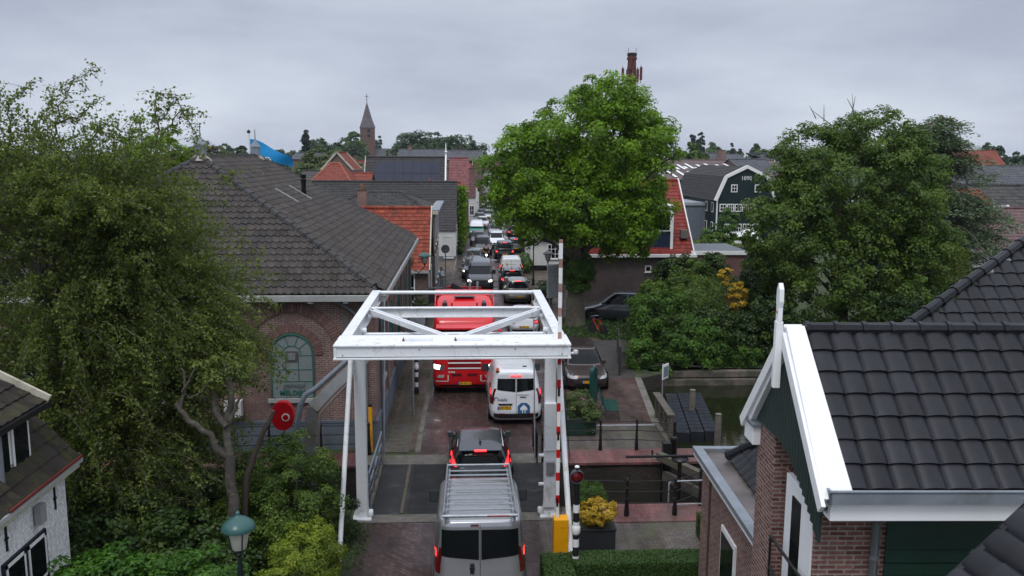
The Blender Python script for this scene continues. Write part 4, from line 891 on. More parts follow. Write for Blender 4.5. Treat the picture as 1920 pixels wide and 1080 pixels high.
# crane folded behind the cab, its tips show over the roof
ck = MB(); ck.beam((-.35, -1.7, 1.2), (-.35, -1.7, 3.6), .3, .3, trim); ck.beam((-.35, -1.7, 3.6), (.55, -1.9, 4.05), .2, .22, trim); ck.tube([(-.5, -1.8, 3.4), (-.55, -1.8, 4.2)], .05, steel, 8); ck.tube([(-.25, -1.8, 3.4), (-.22, -1.8, 4.25)], .05, steel, 8); ck.beam((-.7, -1.9, 3.9), (.75, -1.9, 3.95), .12, .12, pm('crane red', (.3, .02, .02), .5)); ck.bb(.9, -1.95, 3.3, 1.5, -1.55, 3.95, trim)
ck.build('crane', TR, bevel=.01)
# --- parked brown car on the plaza, facing us
bro = paint('brown', (.07, .052, .052), .5)
car('brown estate car parked nose forward on the plaza by the hedge', 4.95, 36.1, bro, away=False, L_=4.6, W=.92, Hh=1.53, lights=False, txt='71-PZ-XD', name='parked_car')
car('dark grey people carrier parked side-on behind the big tree trunk', 9.2, 49.5, paint('dark grey', (.075, .08, .088), .5), away=True, L_=4.9, W=.94, Hh=1.75, kind='suv', lights=False, rz=R(72), name='parked_car', txt='HZ-812-X')
T = thing('parked_bicycle', 'red bicycle half hidden in the bushes beside the tree trunk', 'bicycle', (7.1, 45.3, 0), R(30))
for y_ in (-.5, .5):
    MB().lathe([(.31, -.015), (.335, -.015), (.335, .015), (.31, .015)], (0, y_, .335), rub, 22, axis='x').build('wheel', T)
MB().tube([(0, -.5, .33), (0, -.15, .85), (0, .4, .82), (0, .5, .33)], .018, red, 6).tube([(0, -.15, .85), (0, -.02, .3), (0, .4, .8)], .018, red, 6).tube([(0, -.5, .33), (0, -.02, .3)], .015, red, 6).build('frame', T)
MB().cb((0, -.18, .95), (.14, .25, .05), trim).build('saddle', T, bevel=.02); MB().tube([(-.28, .3, 1.02), (0, .42, 1.0), (.28, .3, 1.02)], .014, steel, 6).tube([(0, .42, .8), (0, .42, 1.0)], .014, steel, 6).build('handlebar', T)
# --- queue driving away (right lane), by pixel row of their rear bottom edge
blackc = paint('black', (.012, .012, .014), .3); wht = paint('white', (.66, .67, .69), 0); gry = paint('mid grey', (.16, .175, .195), .5); beige = paint('beige grey', (.24, .225, .20), .5); dgr = paint('dark slate', (.05, .056, .065), .5); slv = paint('pale silver', (.36, .38, .40), .5); blu = paint('blue grey', (.10, .125, .15), .5); redc = paint('dark red', (.18, .02, .02), .3)
def q(label, px, py, col, W=.9, **kw):
    g_ = G(px, py); L_ = kw.get('L_', 4.3); away = kw.pop('away', True); vf = kw.pop('f', car); 
    rz = kw.pop('rz', -R(.8)); return vf(label, g_.x, g_.y+L_/2, col, away=away, W=W, rz=rz, **kw)
q('small white hatchback with red third brake light between the white van and the beige car', 984, 632, wht, L_=3.9, Hh=1.48, name='white_hatchback', W=.86, txt='G-517-RX')
q('beige grey car with brake lights on following the dark car', 972, 572, beige, L_=4.3, Hh=1.6, kind='suv', bars=True, name='beige_car', W=.9, txt='R-823-LN')
q('dark car with wide glowing brake lights just behind the small white van', 961, 545, dgr, L_=4.2, Hh=1.5, name='dark_car', W=.9, txt='44-SK-TD', spoiler=True)
v_, s = q('small white delivery van with yellow and green star mark on its back', 960, 529, wht, f=van, L_=4.4, W=.9, Hh=1.83, build_rear_glass=False, name='white_delivery_van', rz=-R(1), txt='V-91')
k = MB()
for cx_, cz_, m3 in ((-.45, 1.42, 'yellow'), (-.34, 1.35, 'green')):
    for a in range(5):
        an = a*2*math.pi/5; k.poly([s.end(cx_+.03*math.cos(an+1.3), cz_+.03*math.sin(an+1.3), False, .02), s.end(cx_+.14*math.cos(an), cz_+.14*math.sin(an), False, .02), s.end(cx_+.03*math.cos(an-1.3), cz_+.03*math.sin(an-1.3), False, .02)], pm('decal yellow', (.6, .5, .02), .4) if m3 == 'yellow' else pm('decal green', (.1, .25, .03), .4))
k.build('star_mark', v_, fix=False)
k = MB(); k.grid([[s.end(x_, z_, False, .02) for x_ in (-.2, .0, .2, .4)] for z_ in (1.36, 1.39)], pm('grey lettering', (.3, .3, .31), .5), False); k.build('lettering', v_, fix=False)
q('black SUV with bright tail lights and yellow plate waiting mid street', 947, 488, blackc, L_=4.6, Hh=1.68, kind='suv', name='black_suv', W=.95, txt='TX-480-B')
q('dark grey car with tail light lit right of the black SUV', 968, 476, dgr, L_=4.2, Hh=1.48, name='dark_car', W=.88, txt='90-LB-NZ')
q('dark car with one red light showing under the big tree crown', 966, 448, blackc, L_=4.2, Hh=1.48, name='dark_car', W=.88, txt='12-HF-RT')
# --- queue facing us (left lane)
q('dark grey van facing the viewer right behind the red truck with headlights on', 901, 547, paint('anthracite van', (.055, .062, .072), .5), f=van, away=False, L_=4.9, W=.96, Hh=1.92, name='dark_van', rz=-R(1))
q('dark estate car with one headlight visible left behind the dark van', 888, 525, dgr, away=False, L_=4.5, Hh=1.5, name='dark_car', W=.9, txt='LK-331-F')
q('grey blue car facing the viewer behind the man in black', 888, 505, blu, away=False, L_=4.4, Hh=1.5, name='grey_car', W=.9, txt='73-TJ-LP', lights=True)
q('large dark SUV facing the viewer between the grey blue car and the small green van', 905, 480, blackc, away=False, L_=4.7, Hh=1.7, kind='suv', name='dark_suv', W=.95, txt='NR-02-SG', lights=False)
q('dark green grey car facing the viewer in front of the old green van', 897, 462, dgr, away=False, L_=4.3, Hh=1.45, name='grey_car', W=.87, lights=False, txt='28-RN-PB')
q('white SUV facing the viewer with a person at its open door', 932, 467, wht, away=False, L_=4.5, Hh=1.62, kind='suv', name='white_suv', W=.92, lights=False, txt='SF-119-V')
q('silver grey car roof behind the white SUV', 930, 446, slv, away=False, L_=4.3, Hh=1.5, name='grey_car', W=.88, lights=False, txt='55-DG-HR')
grn = paint('retro green', (.01, .16, .10), 0); vwt, s = q('old green and white rounded van in the left row of cars', 894, 447, grn, f=van, away=False, L_=4.5, W=.9, Hh=1.95, name='retro_van', lights=False)
s2 = Shape([(1.34, -2.1, 1.35, .865, 7), (1.7, -2.05, 1.02, .79, 7), (1.87, -2.0, .7, .72, 6), (1.97, -1.8, .3, .6, 5)]); s2.body(wht, 8, 40).build('white_roof', vwt)
far_l = [('white car behind the old green van', 905, 429, wht), ('blue grey car farther up the left row behind the white car', 900, 420, blu), ('dark car with small red light farther up the left row', 905, 412, dgr),
 ('silver car in the middle of the far queue with headlights glowing', 918, 414, slv), ('dark blue car just beyond the silver car in the far queue', 917, 405, blu), ('dark car at the top of the left row near the white gabled house', 911, 402, blackc), ('grey car beside the tree crown in the far queue', 931, 424, gry),
 ('pale car beyond the crown edge in the far queue', 930, 408, slv), ('red car glimpsed at the far end of the street', 936, 398, redc), ('dark car at the farthest end of the queue', 921, 396, dgr), ('white car at the farthest end of the left row', 912, 393, wht)]
for lb, px, py, c_ in far_l:
    g_ = G(px, py); car(lb, g_.x, g_.y+2.1, c_, away=False, L_=4.2, W=.88, Hh=1.48, lights='glowing' in lb, name='queued_car', rz=-R(1), txt='80-TK-LR')
# ---------------------------------------------------------------- roofs and houses
def prof(s): return .5*math.cos(2*math.pi*s)+.18*math.cos(4*math.pi*s+.9)
def prof2(s): return 1.6*abs(math.sin(math.pi*(s%1)))**.55-.8
def tiles(mb, O, U, V, lo, hi, vlen, tw, th, m, A=.028, t=.03, n=6, jit=.006, pf=None):
    pf = pf or prof
    O, U, V = Vector(O), Vector(U).normalized(), Vector(V).normalized(); Nn = U.cross(V)
    if Nn.z < 0: Nn = -Nn
    rows = int(math.ceil(vlen/th-1e-6)); st = tw/n
    for r_ in range(rows):
        v0, v1 = r_*th, min((r_+1)*th+.01, vlen); a, b = lo((v0+v1)/2), hi((v0+v1)/2)
        if b-a < .05: continue
        us = [a]+[k*st for k in range(int(a/st)+1, int(b/st)+1) if a+.01 < k*st < b-.01]+[b]
        base = len(mb.v); val = {}
        for u in us:
            h_ = A*pf(u/tw)+A; ti = int(math.floor(u/tw)); j_ = val.setdefault(ti, (random.random(), random.uniform(-jit, jit)))[1]
            for v, hh in ((v0, -.01), (v0-.004, t+h_+j_), (v1, h_)): mb.v.append(tuple(O+U*u+V*v+Nn*hh))
        for i in range(len(us)-1):
            ti = int(math.floor((us[i]+.001)/tw)); a_ = val.setdefault(ti, (random.random(), 0))[0]; k = base+3*i
            mb.face((k, k+3, k+4, k+1), m, False, a_); mb.face((k+1, k+4, k+5, k+2), m, True, a_)
def caps(mb, p, q, m, r=.12, seg=.36, a=.5):
    p, q = Vector(p), Vector(q); L_ = (q-p).length; n = max(1, int(L_/seg)); d = (q-p)/n
    for i in range(n):
        s0 = p+d*i; mb.tube([s0-d*.06, s0+d*.08, s0+d*.1, s0+d*1.02], [r*1.18, r*1.18, r*.98, r*.94], m, 8, True, True, random.random())
class House:
    """house in its own frame: x0..x1, y0..y1 round the Empty"""
    def __init__(s, name, label, x0, x1, y0, y1, eave, ridge, axis, wall, roof, tile=(.3, .34), hip=(0, 0), over=.25, rz=0, barge=None, cat='house', gutter=None, wallname='wall', n=4, base=None, A=.03, ridgef=.5, origin=None, capm=None):
        cx, cy = (x0+x1)/2, (y0+y1)/2; s.T = thing(name, label, cat, (cx, cy, 0), rz); w_, d_ = (x1-x0)/2, (y1-y0)/2; s.w, s.d = w_, d_; s.eave, s.ridge = eave, ridge
        e_ = eave
        # walls with gables
        mb = MB(); 
        ry = -d_+2*d_*ridgef; rx = -w_+2*w_*ridgef; k = .06
        if axis == 'x':
            pr_ = [(-d_, 0), (d_, 0), (d_, e_-k), (ry, ridge-k), (-d_, e_-k)] if hip == (0, 0) else [(-d_, 0), (d_, 0), (d_, e_-k), (-d_, e_-k)]
            mb.prism(pr_, 'x', -w_, w_, wall)
        else:
            pr_ = [(-w_, 0), (w_, 0), (w_, e_-k), (rx, ridge-k), (-w_, e_-k)] if hip == (0, 0) else [(-w_, 0), (w_, 0), (w_, e_-k), (-w_, e_-k)]
            mb.prism(pr_, 'y', -d_, d_, wall)
        s.wall = mb.build(wallname, s.T)
        if base: MB().bb(-w_-.03, -d_-.03, 0, w_+.03, d_+.03, base[1], base[0]).build('plinth', s.T)
        mb = MB(); tw, th = tile; rise = ridge-e_
        def slope(P0, U, run_dir, run, u0, u1, h0, h1):
            sl_ = math.hypot(run, rise); V = Vector(run_dir)*run + Vector((0, 0, rise)); V.normalize(); ov = over
            O = Vector(P0)-V*ov; tot = sl_+ov
            lo = lambda v: u0-(over*.6 if h0 == 0 else 0)+(h0*(max(0, v-ov)/sl_) if h0 else 0) - (h0 and max(0, ov-v)*.5)
            hi = lambda v: u1+(over*.6 if h1 == 0 else 0)-(h1*(max(0, v-ov)/sl_) if h1 else 0) + (h1 and max(0, ov-v)*.5)
            tiles(mb, O, U, V, lo, hi, tot, tw, th, roof, A=A, n=n)
        cm = capm or roof
        if axis == 'x':
            slope((0, -d_, e_), (1, 0, 0), (0, 1, 0), ry+d_, -w_, w_, hip[0], hip[1]); slope((0, d_, e_), (1, 0, 0), (0, -1, 0), d_-ry, -w_, w_, hip[0], hip[1])
            for sg, hp in ((-1, hip[0]), (1, hip[1])):
                if hp:
                    slope((sg*w_, ry, e_), (0, 1, 0), (-sg, 0, 0), hp, -d_-ry, d_-ry, ry+d_, d_-ry)
                    for yy in (-d_, d_): caps(mb, (sg*w_, yy, e_+.02), (sg*(w_-hp), ry, ridge+.04), cm)
            caps(mb, (-w_+hip[0]-(0 if hip[0] else .1), ry, ridge+.05), (w_-hip[1]+(0 if hip[1] else .1), ry, ridge+.05), cm)
        else:
            slope((-w_, 0, e_), (0, 1, 0), (1, 0, 0), rx+w_, -d_, d_, hip[0], hip[1]); slope((w_, 0, e_), (0, 1, 0), (-1, 0, 0), w_-rx, -d_, d_, hip[0], hip[1])
            for sg, hp in ((-1, hip[0]), (1, hip[1])):
                if hp:
                    slope((rx, sg*d_, e_), (1, 0, 0), (0, -sg, 0), hp, -w_-rx, w_-rx, rx+w_, w_-rx)
                    for xx in (-w_, w_): caps(mb, (xx, sg*d_, e_+.02), (rx, sg*(d_-hp), ridge+.04), cm)
            caps(mb, (rx, -d_+hip[0]-(0 if hip[0] else .1), ridge+.05), (rx, d_-hip[1]+(0 if hip[1] else .1), ridge+.05), cm)
        s.roof = mb.build('roof', s.T, attr=True, fix=False); s.axis = axis; s.rx, s.ry = rx, ry
        if barge:
            if axis == 'x':
                for sg in (-1, 1):
                    b = MB()
                    x = sg*(w_+over*.6+.03)
                    for yy in (-d_, d_): f = (e_-ridge)/(yy-ry) if yy != ry else 0; y2 = yy+math.copysign(over, yy-ry); b.beam((x, y2, ridge+f*(y2-ry)+.06), (x, ry, ridge+.1), .07, .24, barge)
                    b.build('bargeboard', s.T)
            else:
                for sg in (-1, 1):
                    b = MB()
                    y = sg*(d_+over*.6+.03)
                    for xx in (-w_, w_): f = (e_-ridge)/(xx-rx); x2 = xx+math.copysign(over, xx-rx); b.beam((x2, y, ridge+f*(x2-rx)+.06), (rx, y, ridge+.1), .07, .24, barge)
                    b.build('bargeboard', s.T)
        if gutter:
            b = MB(); o_ = over*.85
            if axis == 'x' or hip != (0, 0):
                for sg in (-1, 1): b.bb(-w_-.1, sg*(d_+o_)-.07, e_-.22, w_+.1, sg*(d_+o_)+.07, e_-.08, gutter)
            if axis == 'y' or hip != (0, 0):
                for sg in (-1, 1): b.bb(sg*(w_+o_)-.07, -d_-.1, e_-.222, sg*(w_+o_)+.07, d_+.1, e_-.082, gutter)
            b.build('gutter', s.T)
    def chimney(s, x, y, z0, z1, w_=.5, m=None):
        m = m or brick('chimney brick', ((.16, .06, .045), (.22, .09, .07)))
        k = MB(); k.bb(x-w_/2, y-w_/2, z0, x+w_/2, y+w_/2, z1, m).bb(x-w_/2-.06, y-w_/2-.06, z1-.12, x+w_/2+.06, y+w_/2+.06, z1, concrete).lathe([(.11, z1), (.09, z1+.3), (0, z1+.3)], (x, y, 0), pm('clay pot', (.25, .10, .06), .8), 10)
        o = k.build('chimney', s.roof); return o
    def win(s, x, z, w_, h_, side='front', cols=2, rows=2, frame=None, pane=None, off=.02, door=False, bars=True):
        frame = frame or white; pane = pane or gls
        T, W2, D2 = s.T, s.w, s.d
        def tr(a, b, dz):
            if side == 'front': return (x+a, -D2-b, z+dz)
            if side == 'left': return (-W2-b, x-a, z+dz)
            if side == 'right': return (W2+b, x+a, z+dz)
            return (x-a, D2+b, z+dz)
        def bx(mb, a0, a1, b0, b1, z0, z1, m):
            p, q_ = tr(a0, b0, z0), tr(a1, b1, z1); mb.bb(*[min(p[i], q_[i]) for i in range(3)], *[max(p[i], q_[i]) for i in range(3)], m)
        f = MB(); t_ = .07
        bx(f, -w_/2, -w_/2+t_, -.03, .05, 0, h_, frame); bx(f, w_/2-t_, w_/2, -.03, .05, 0, h_, frame); bx(f, -w_/2+t_, w_/2-t_, -.03, .05, 0, t_, frame); bx(f, -w_/2+t_, w_/2-t_, -.03, .05, h_-t_, h_, frame)
        if bars:
            for i in range(1, cols): xx = -w_/2+w_*i/cols; bx(f, xx-.02, xx+.02, -.02, .04, t_, h_-t_, frame)
            for i in range(1, rows): zz = h_*i/rows; bx(f, -w_/2+t_, w_/2-t_, -.018, .038, zz-.018, zz+.018, frame)
        bx(f, -w_/2-.05, w_/2+.05, -.03, .10, -.06, 0, frame)
        fo = f.build('door' if door else 'window', T); p = MB(); bx(p, -w_/2+t_, w_/2-t_, -.01, .015, t_, h_-t_, pane); p.build('pane', fo); return fo
# materials
redbrick = brick('pump house brick', ((.155, .078, .068), (.215, .115, .10)), (.30, .26, .24), .21, .062, stain=(.15, .095, .085))
oldbrick = brick('old brown brick', ((.14, .085, .075), (.19, .12, .105)), (.16, .14, .13), .21, .06, stain=(.12, .09, .08))
darkred = brick('dark red brick', ((.13, .05, .045), (.18, .07, .062)), (.16, .13, .12), .21, .062)
newbrick = brick('near house brick', ((.13, .05, .042), (.24, .115, .095)), (.30, .26, .235), .21, .062, var=.2)
whitebrick = brick('white painted brick', ((.74, .74, .74), (.78, .78, .78)), (.64, .64, .65), .21, .065, bmp=.6, var=.08)
whitewall = pm('white render', (.60, .60, .58), .7, var=.08, scale=1.5, stain=(.42, .42, .38), sth=.66)
plinthm = pm('blue grey plinth', (.13, .155, .19), .7, var=.12, scale=2, stain=(.10, .12, .12))
t_old = tilem('weathered grey pantile', [(.040, .035, .032), (.055, .048, .044), (.075, .063, .057), (.050, .045, .043)], .62, moss=(.085, .085, .035), mth=.64, noise_s=1.6)
t_side = tilem('dark mossy pantile', [(.035, .034, .034), (.055, .052, .05), (.07, .066, .062)], .7, moss=(.09, .09, .06), mth=.64)
t_red = tilem('orange red pantile', [(.16, .030, .016), (.22, .042, .022), (.27, .06, .030)], .6, moss=(.075, .05, .03), mth=.60)
t_red2 = tilem('red pantile', [(.15, .020, .015), (.20, .030, .022), (.24, .042, .028)], .55, moss=(.12, .04, .03), mth=.64)
t_red3 = tilem('far red roof', [(.17, .042, .028), (.23, .058, .038)], .7, moss=(.13, .06, .04), mth=.6)
t_dark = tilem('dark grey pantile', [(.034, .032, .033), (.044, .042, .043)], .6, moss=(.05, .048, .045), mth=.6)
t_slate = tilem('far slate roof', [(.06, .062, .072), (.085, .088, .10)], .6)
t_brown = tilem('brown pantile', [(.07, .032, .03), (.10, .045, .042)], .6)
t_new = tilem('glazed charcoal tile', [(.013, .0135, .017), (.018, .0185, .023), (.024, .0245, .031)], .36, moss=(.05, .052, .05), mth=.74, coat=.0, noise_s=1.5)
t_pur = tilem('purple brown tile', [(.11, .068, .07), (.15, .09, .088)], .6)
zinc = pm('zinc', (.24, .265, .30), .45, metal=.35, var=.15, scale=3, stain=(.18, .20, .22), sth=.6)
cream = pm('cream paint', (.50, .47, .38), .6, var=.15, scale=6, stain=(.30, .27, .20), sth=.62)
dgreen = pm('dark green boards', (.008, .040, .034), .45, var=.1)
# ---- pump house
X0, X1, Y0, Y1, EV, RG = -16.6, -3.02, 27.5, 45.7, 5.45, 9.5
PH = House('pump_building', 'large brick pump building with dark hipped pantile roof and arched windows left of the bridge', X0, X1, Y0, Y1, EV, RG, 'y', redbrick, t_old, tile=(.235, .29), hip=(4.9, 4.9), over=.35, n=6, A=.062, wallname='wall', cat='building', capm=tilem('hip cap tile', [(.04, .04, .042), (.06, .058, .058)], .6))
T = PH.T; cx, cy = T.location.x, T.location.y; W2, D2 = PH.w, PH.d
k = MB(); k.bb(-W2-.06, -D2-.06, 0, W2+.06, D2+.06, .92, plinthm).bb(-W2-.08, -D2-.08, .92, W2+.08, D2+.08, 1.0, plinthm); k.build('plinth', T)
gz = pm('gutter grey', (.36, .37, .36), .55, var=.12, scale=3); k = MB(); o_ = .34
k.bb(-W2-o_, -D2-o_-.08, EV-.42, W2+o_, -D2-o_+.02, EV-.22, gz).bb(-W2-o_, -D2-o_+.02, EV-.40, W2+o_, -D2, EV-.34, gz).bb(W2+o_-.02, -D2-o_-.08, EV-.42, W2+o_+.08, D2+o_, EV-.22, gz).bb(W2, -D2, EV-.40, W2+o_-.02, D2+o_, EV-.34, gz)
for i in range(12): x = -W2+.3+i*1.12; k.bb(x, -D2-o_+.02, EV-.50, x+.16, -D2, EV-.40, white)
k.build('gutter', T, bevel=.01)
lead = pm('drain pipe', (.15, .165, .175), .5, metal=.2)
k = MB(); k.tube([(W2-1.25, -D2-.2, EV-.4), (W2-.75, -D2-.1, EV-.75), (W2-.32, -D2-.09, EV-1.15), (W2-.28, -D2-.09, .1)], .055, lead, 10); k.build('drainpipe', T)
k = MB(); k.tube([(W2+.08, -D2+1.2, EV-.45), (W2+.08, -D2+1.2, .1)], .05, lead, 8).tube([(W2+.08, 2.5, EV-.45), (W2+.08, 2.5, .1)], .05, lead, 8).tube([(W2+.08, 7.2, EV-.45), (W2+.08, 7.2, .1)], .05, lead, 8); k.build('drainpipe', T)
k = MB(); k.bb(W2-1.02, -D2-.05, .1, W2-.84, -D2, EV-.9, pm('grey wall strip', (.12, .115, .11), .8)); k.build('wall_strip', T)
voussoir = brick('arch brick', ((.14, .07, .062), (.185, .095, .085)), (.26, .23, .21), .065, .21)
def arc_band(mb, cx_, cz_, r0, r1, yf, yb, m, side='front', n=40, spring=0):
    """ring of separate voussoirs"""
    for i in range(n):
        a0, a1 = math.pi*i/n, math.pi*(i+.84)/n; pts = [(cx_+r_*math.cos(a), cz_+r_*math.sin(a)) for r_, a in ((r0, a0), (r1, a0), (r1, a1), (r0, a1))]
        if side == 'front': mb.prism(pts, 'y', yf, yb, m)
        else: mb.prism(pts, 'x', yf, yb, m)
vs_ = [pm('voussoir %s' % n_, c_, .85, var=.15, scale=8) for n_, c_ in (('a', (.15, .088, .078)), ('b', (.185, .11, .098)), ('c', (.215, .13, .115)))]
greenbar = pm('window green', (.035, .13, .10), .5); frosted = pm('frosted pane', (.21, .245, .25), .3, var=.08, spec=.5); darkpane = pm('dark pane', (.02, .024, .026), .1)
def arch_win(cx_, side='front', big=True, wz=1.78, r_=.68, spz=3.22, pane=frosted, txt=False):
    yf = -D2 if side == 'front' else W2; sg = -1 if side == 'front' else 1; ax = 'y' if side == 'front' else 'x'
    F_ = lambda o: yf+sg*o
    fr = MB(); N_ = 18; arcp = [(cx_+r_*math.cos(math.pi*i/N_), spz+r_*math.sin(math.pi*i/N_)) for i in range(N_+1)]
    outer = [(cx_+r_, wz)]+arcp+[(cx_-r_, wz)]
    fr.tube([(a, F_(.02), b) if side == 'front' else (F_(.02), a, b) for a, b in outer], .035, greenbar, 6)
    P_ = lambda a, b: (a, F_(.02), b) if side == 'front' else (F_(.02), a, b)
    for dx in (-.25, .25): fr.tube([P_(cx_+dx*r_*1.2, wz+.55 if txt else wz), P_(cx_+dx*r_*1.2, spz+.1)], .013, greenbar, 5)
    for zz in (wz+.55, wz+.95, spz-.02): fr.tube([P_(cx_-r_, zz), P_(cx_+r_, zz)], .014, greenbar, 5)
    for i in (4, 7, 11, 14): a = math.pi*i/N_; fr.tube([P_(cx_+.3*math.cos(a), spz+.3*math.sin(a)), P_(cx_+r_*math.cos(a), spz+r_*math.sin(a))], .012, greenbar, 5)
    fr.tube([P_(cx_+.3*math.cos(math.pi*i/8), spz+.3*math.sin(math.pi*i/8)) for i in range(9)], .012, greenbar, 5)
    fo = fr.build('window', T)
    pn = MB(); pn.prism(outer, ax, F_(.012), F_(-.02), pane); pn.build('pane', fo)
    sl_ = MB(); p0, p1 = P_(cx_-r_-.12, wz-.16), P_(cx_+r_+.12, wz-.02)
    sl_.bb(p0[0] if side == 'front' else F_(-.02), F_(-.02) if side == 'front' else cx_-r_-.12, wz-.16, p1[0] if side == 'front' else F_(.1), F_(.1) if side == 'front' else cx_+r_+.12, wz-.03, gz); sl_.build('sill', fo)
    for rr0, rr1, oo, n1 in ((r_+.06, r_+.34, .035, 30),)+(((1.42, 1.72, .07, 48),) if big else ()):
        v = MB()
        for i in range(n1):
            a0, a1 = math.pi*i/n1, math.pi*(i+.82)/n1; pts = [(cx_+q_*math.cos(a), spz+q_*math.sin(a)) for q_, a in ((rr0, a0), (rr1, a0), (rr1, a1), (rr0, a1))]
            v.prism(pts, ax, F_(oo), F_(-.02), random.choice(vs_))
        v.build('brick_arch', T)
    return fo
xc = -5.72-cx
for i in range(3):
    fo = arch_win(xc-i*3.95, txt=(i == 0))
    # raised outer pier band
for i in range(4):
    x = xc+1.98-i*3.95
    k = MB(); k.bb(x-.26, -D2-.07, 1.0, x+.26, -D2, 3.22, redbrick); k.build('pier', T)
    if i: MB().bb(x-.34, -D2-.12, 3.2, x+.34, -D2, 3.34, white).build('impost', T)
k = MB(); k.bb(xc-.18, -D2-.045, 3.0, xc+.18, -D2-.02, 3.34, pm('vent brown', (.10, .09, .085), .6)).bb(xc-.12, -D2-.06, 3.05, xc+.12, -D2-.045, 3.28, steel); k.build('vent_panel', T)
text('gemaal', .26, pm('faint grey letters', (.10, .14, .14), .6), T, (xc-.32, -D2-.04, 2.12), (R(90), 0, 0), align='LEFT', shear=.25)
text('MELDIJK', .235, greenbar, T, (xc+.0, -D2-.04, 1.87), (R(90), 0, 0), align='CENTER', bold=.006)
k = MB(); k.bb(xc-1.98-.2, -D2-.3, 1.2, xc-1.98+.35, -D2-.02, 1.75, whitewall); k.build('wall_box', T, bevel=.01)
for i in range(5): arch_win(-D2+2.2+i*3.55, side='right', big=False, wz=1.9, r_=.6, spz=3.5, pane=darkpane)
for i in range(4): y = -D2+3.9+i*3.55; MB().bb(W2, y-.25, 1.0, W2+.08, y+.25, EV-.4, redbrick).build('pier', T)
# zinc finials on the ridge ends
for i, yy in enumerate((-D2+4.95, D2-4.95)):
    k = MB(); k.bb(-.17, yy-.17, RG+.12, .17, yy+.17, RG+.5, zinc).bb(-.2, yy-.2, RG+.47, .2, yy+.2, RG+.51, zinc); k.lathe([(.24, RG+.51), (.13, RG+.68), (.03, RG+.80), (.015, RG+1.3), (0, RG+1.32)], (0, yy, 0), zinc, 4, sm=False)
    k.lathe([(.42, RG-.08), (.2, RG+.13)], (0, yy, 0), pm('lead skirt', (.36, .30, .28), .5), 4, sm=False); k.build('finial', PH.roof)
# things on the street slope: point on the slope where a line of sight meets it
sn = Vector((RG-EV, 0, W2)).normalized(); sp0 = Vector((X1, 0, EV))
def onslope(px, py): d = ray(px, py); o = Vector((0, 0, H)); return o+d*((sp0-o).dot(sn)/d.dot(sn))
zst = pm('skylight frame', (.42, .44, .47), .35, metal=.3)
for a, b in (((513, 358), (557, 383)), ((540, 352), (582, 377))):
    p, q_ = onslope(*a)-T.location, onslope(*b)-T.location; k = MB(); off = sn*.1; up = Vector((0, 0, 0)); 
    k.beam(p+off, q_+off, .10, .06, zst, up=sn); o = k.build('skylight', PH.roof); o.location = (0, 0, 0)
    dd = (q_-p); pr2 = sn.cross(dd).normalized()*-.42; k = MB(); k.poly([p+off*.9, q_+off*.9, q_+off*.9+pr2, p+off*.9+pr2], pm('skylight pane', (.05, .055, .06), .25)); k.build('skylight_pane', o, fix=False)
p = onslope(570, 368)-T.location
MB().lathe([(.10, -.2), (.10, .62), (.13, .66), (.13, .74), (.09, .78), (.12, .82), (.12, .95), (0, 1.0)], p, blackp, 12).build('flue', PH.roof)
# ---- street houses, left side
HB = House('red_roof_house', 'brick house with orange red pantile roof and cream verge behind the pump building', -9.5, -2.35, 50, 57.2, 3.05, 6.35, 'x', oldbrick, t_red, tile=(.25, .31), over=.2, n=5, ridgef=.5, barge=cream)
HB.win(2.4, 1.05, .9, 1.7, 'front', 1, 2); HB.win(-1.5, 1.0, 1.0, 1.6, 'right', 2, 2); HB.win(1.5, 1.0, 1.0, 1.6, 'right', 2, 2)
MB().bb(-HB.w-.1, -HB.d-.3, 2.8, HB.w+.1, -HB.d-.15, 2.95, gz).build('gutter', HB.T)
HC = House('cornice_house', 'tall narrow brown brick house with white box cornice and dark hipped roof by the pavement', -10, -2.3, 57.6, 69, 5.7, 6.9, 'x', oldbrick, t_side, tile=(.28, .33), hip=(2.5, 2.5), over=.1, n=4)
k = MB(); k.bb(HC.w-.2, -HC.d-.2, 5.72, HC.w+.35, HC.d+.1, 5.95, cream).bb(HC.w-.1, -HC.d-.15, 5.95, HC.w+.45, HC.d+.1, 6.02, zinc); k.build('cornice', HC.T)
for i in range(4): HC.win(-4.4+i*2.9, 3.3, 1.0, 1.9, 'right', 1, 2); HC.win(-4.4+i*2.9, .5, 1.0, 2.0, 'right', 1, 2)
HC.chimney(-1.0, -4.2, 6.0, 7.4, .6); HC.win(3.0, 3.4, .8, 1.5, 'front', 1, 2)
k = MB(); k.tube([(HC.w+.06, -HC.d+.3, 5.7), (HC.w+.06, -HC.d+.3, .1)], .05, lead, 8); k.build('drainpipe', HC.T)
HD = House('long_dark_roof_house', 'house with long dark grey tiled roof and small white wall facing the street', -17, -1.05, 79, 89.5, 2.8, 7.0, 'x', whitewall, t_dark, tile=(.30, .36), over=.15, n=4, base=(plinthm, .35))
HD.win(7.3, .2, .9, 2.0, 'front', 1, 1, frame=whitewall, pane=whitewall, door=True); HD.win(-1, 1.0, 1.1, 1.6, 'right'); HD.win(2.5, 1.0, 1.1, 1.6, 'right')
HE = House('solar_roof_house', 'house with a blue black solar panel roof and tall white gable board with finial', -11.9, -2.7, 99, 108, 3.5, 9.3, 'x', oldbrick, t_dark, tile=(.34, .42), over=.15, n=4, barge=whitewall)
sl2 = Vector((0, HE.d, 9.3-3.5)).normalized(); nn2 = Vector((0, -sl2.z, sl2.y))
sol = pm('solar glass', (.016, .02, .042), .45, spec=.2, var=.1, scale=.7); 
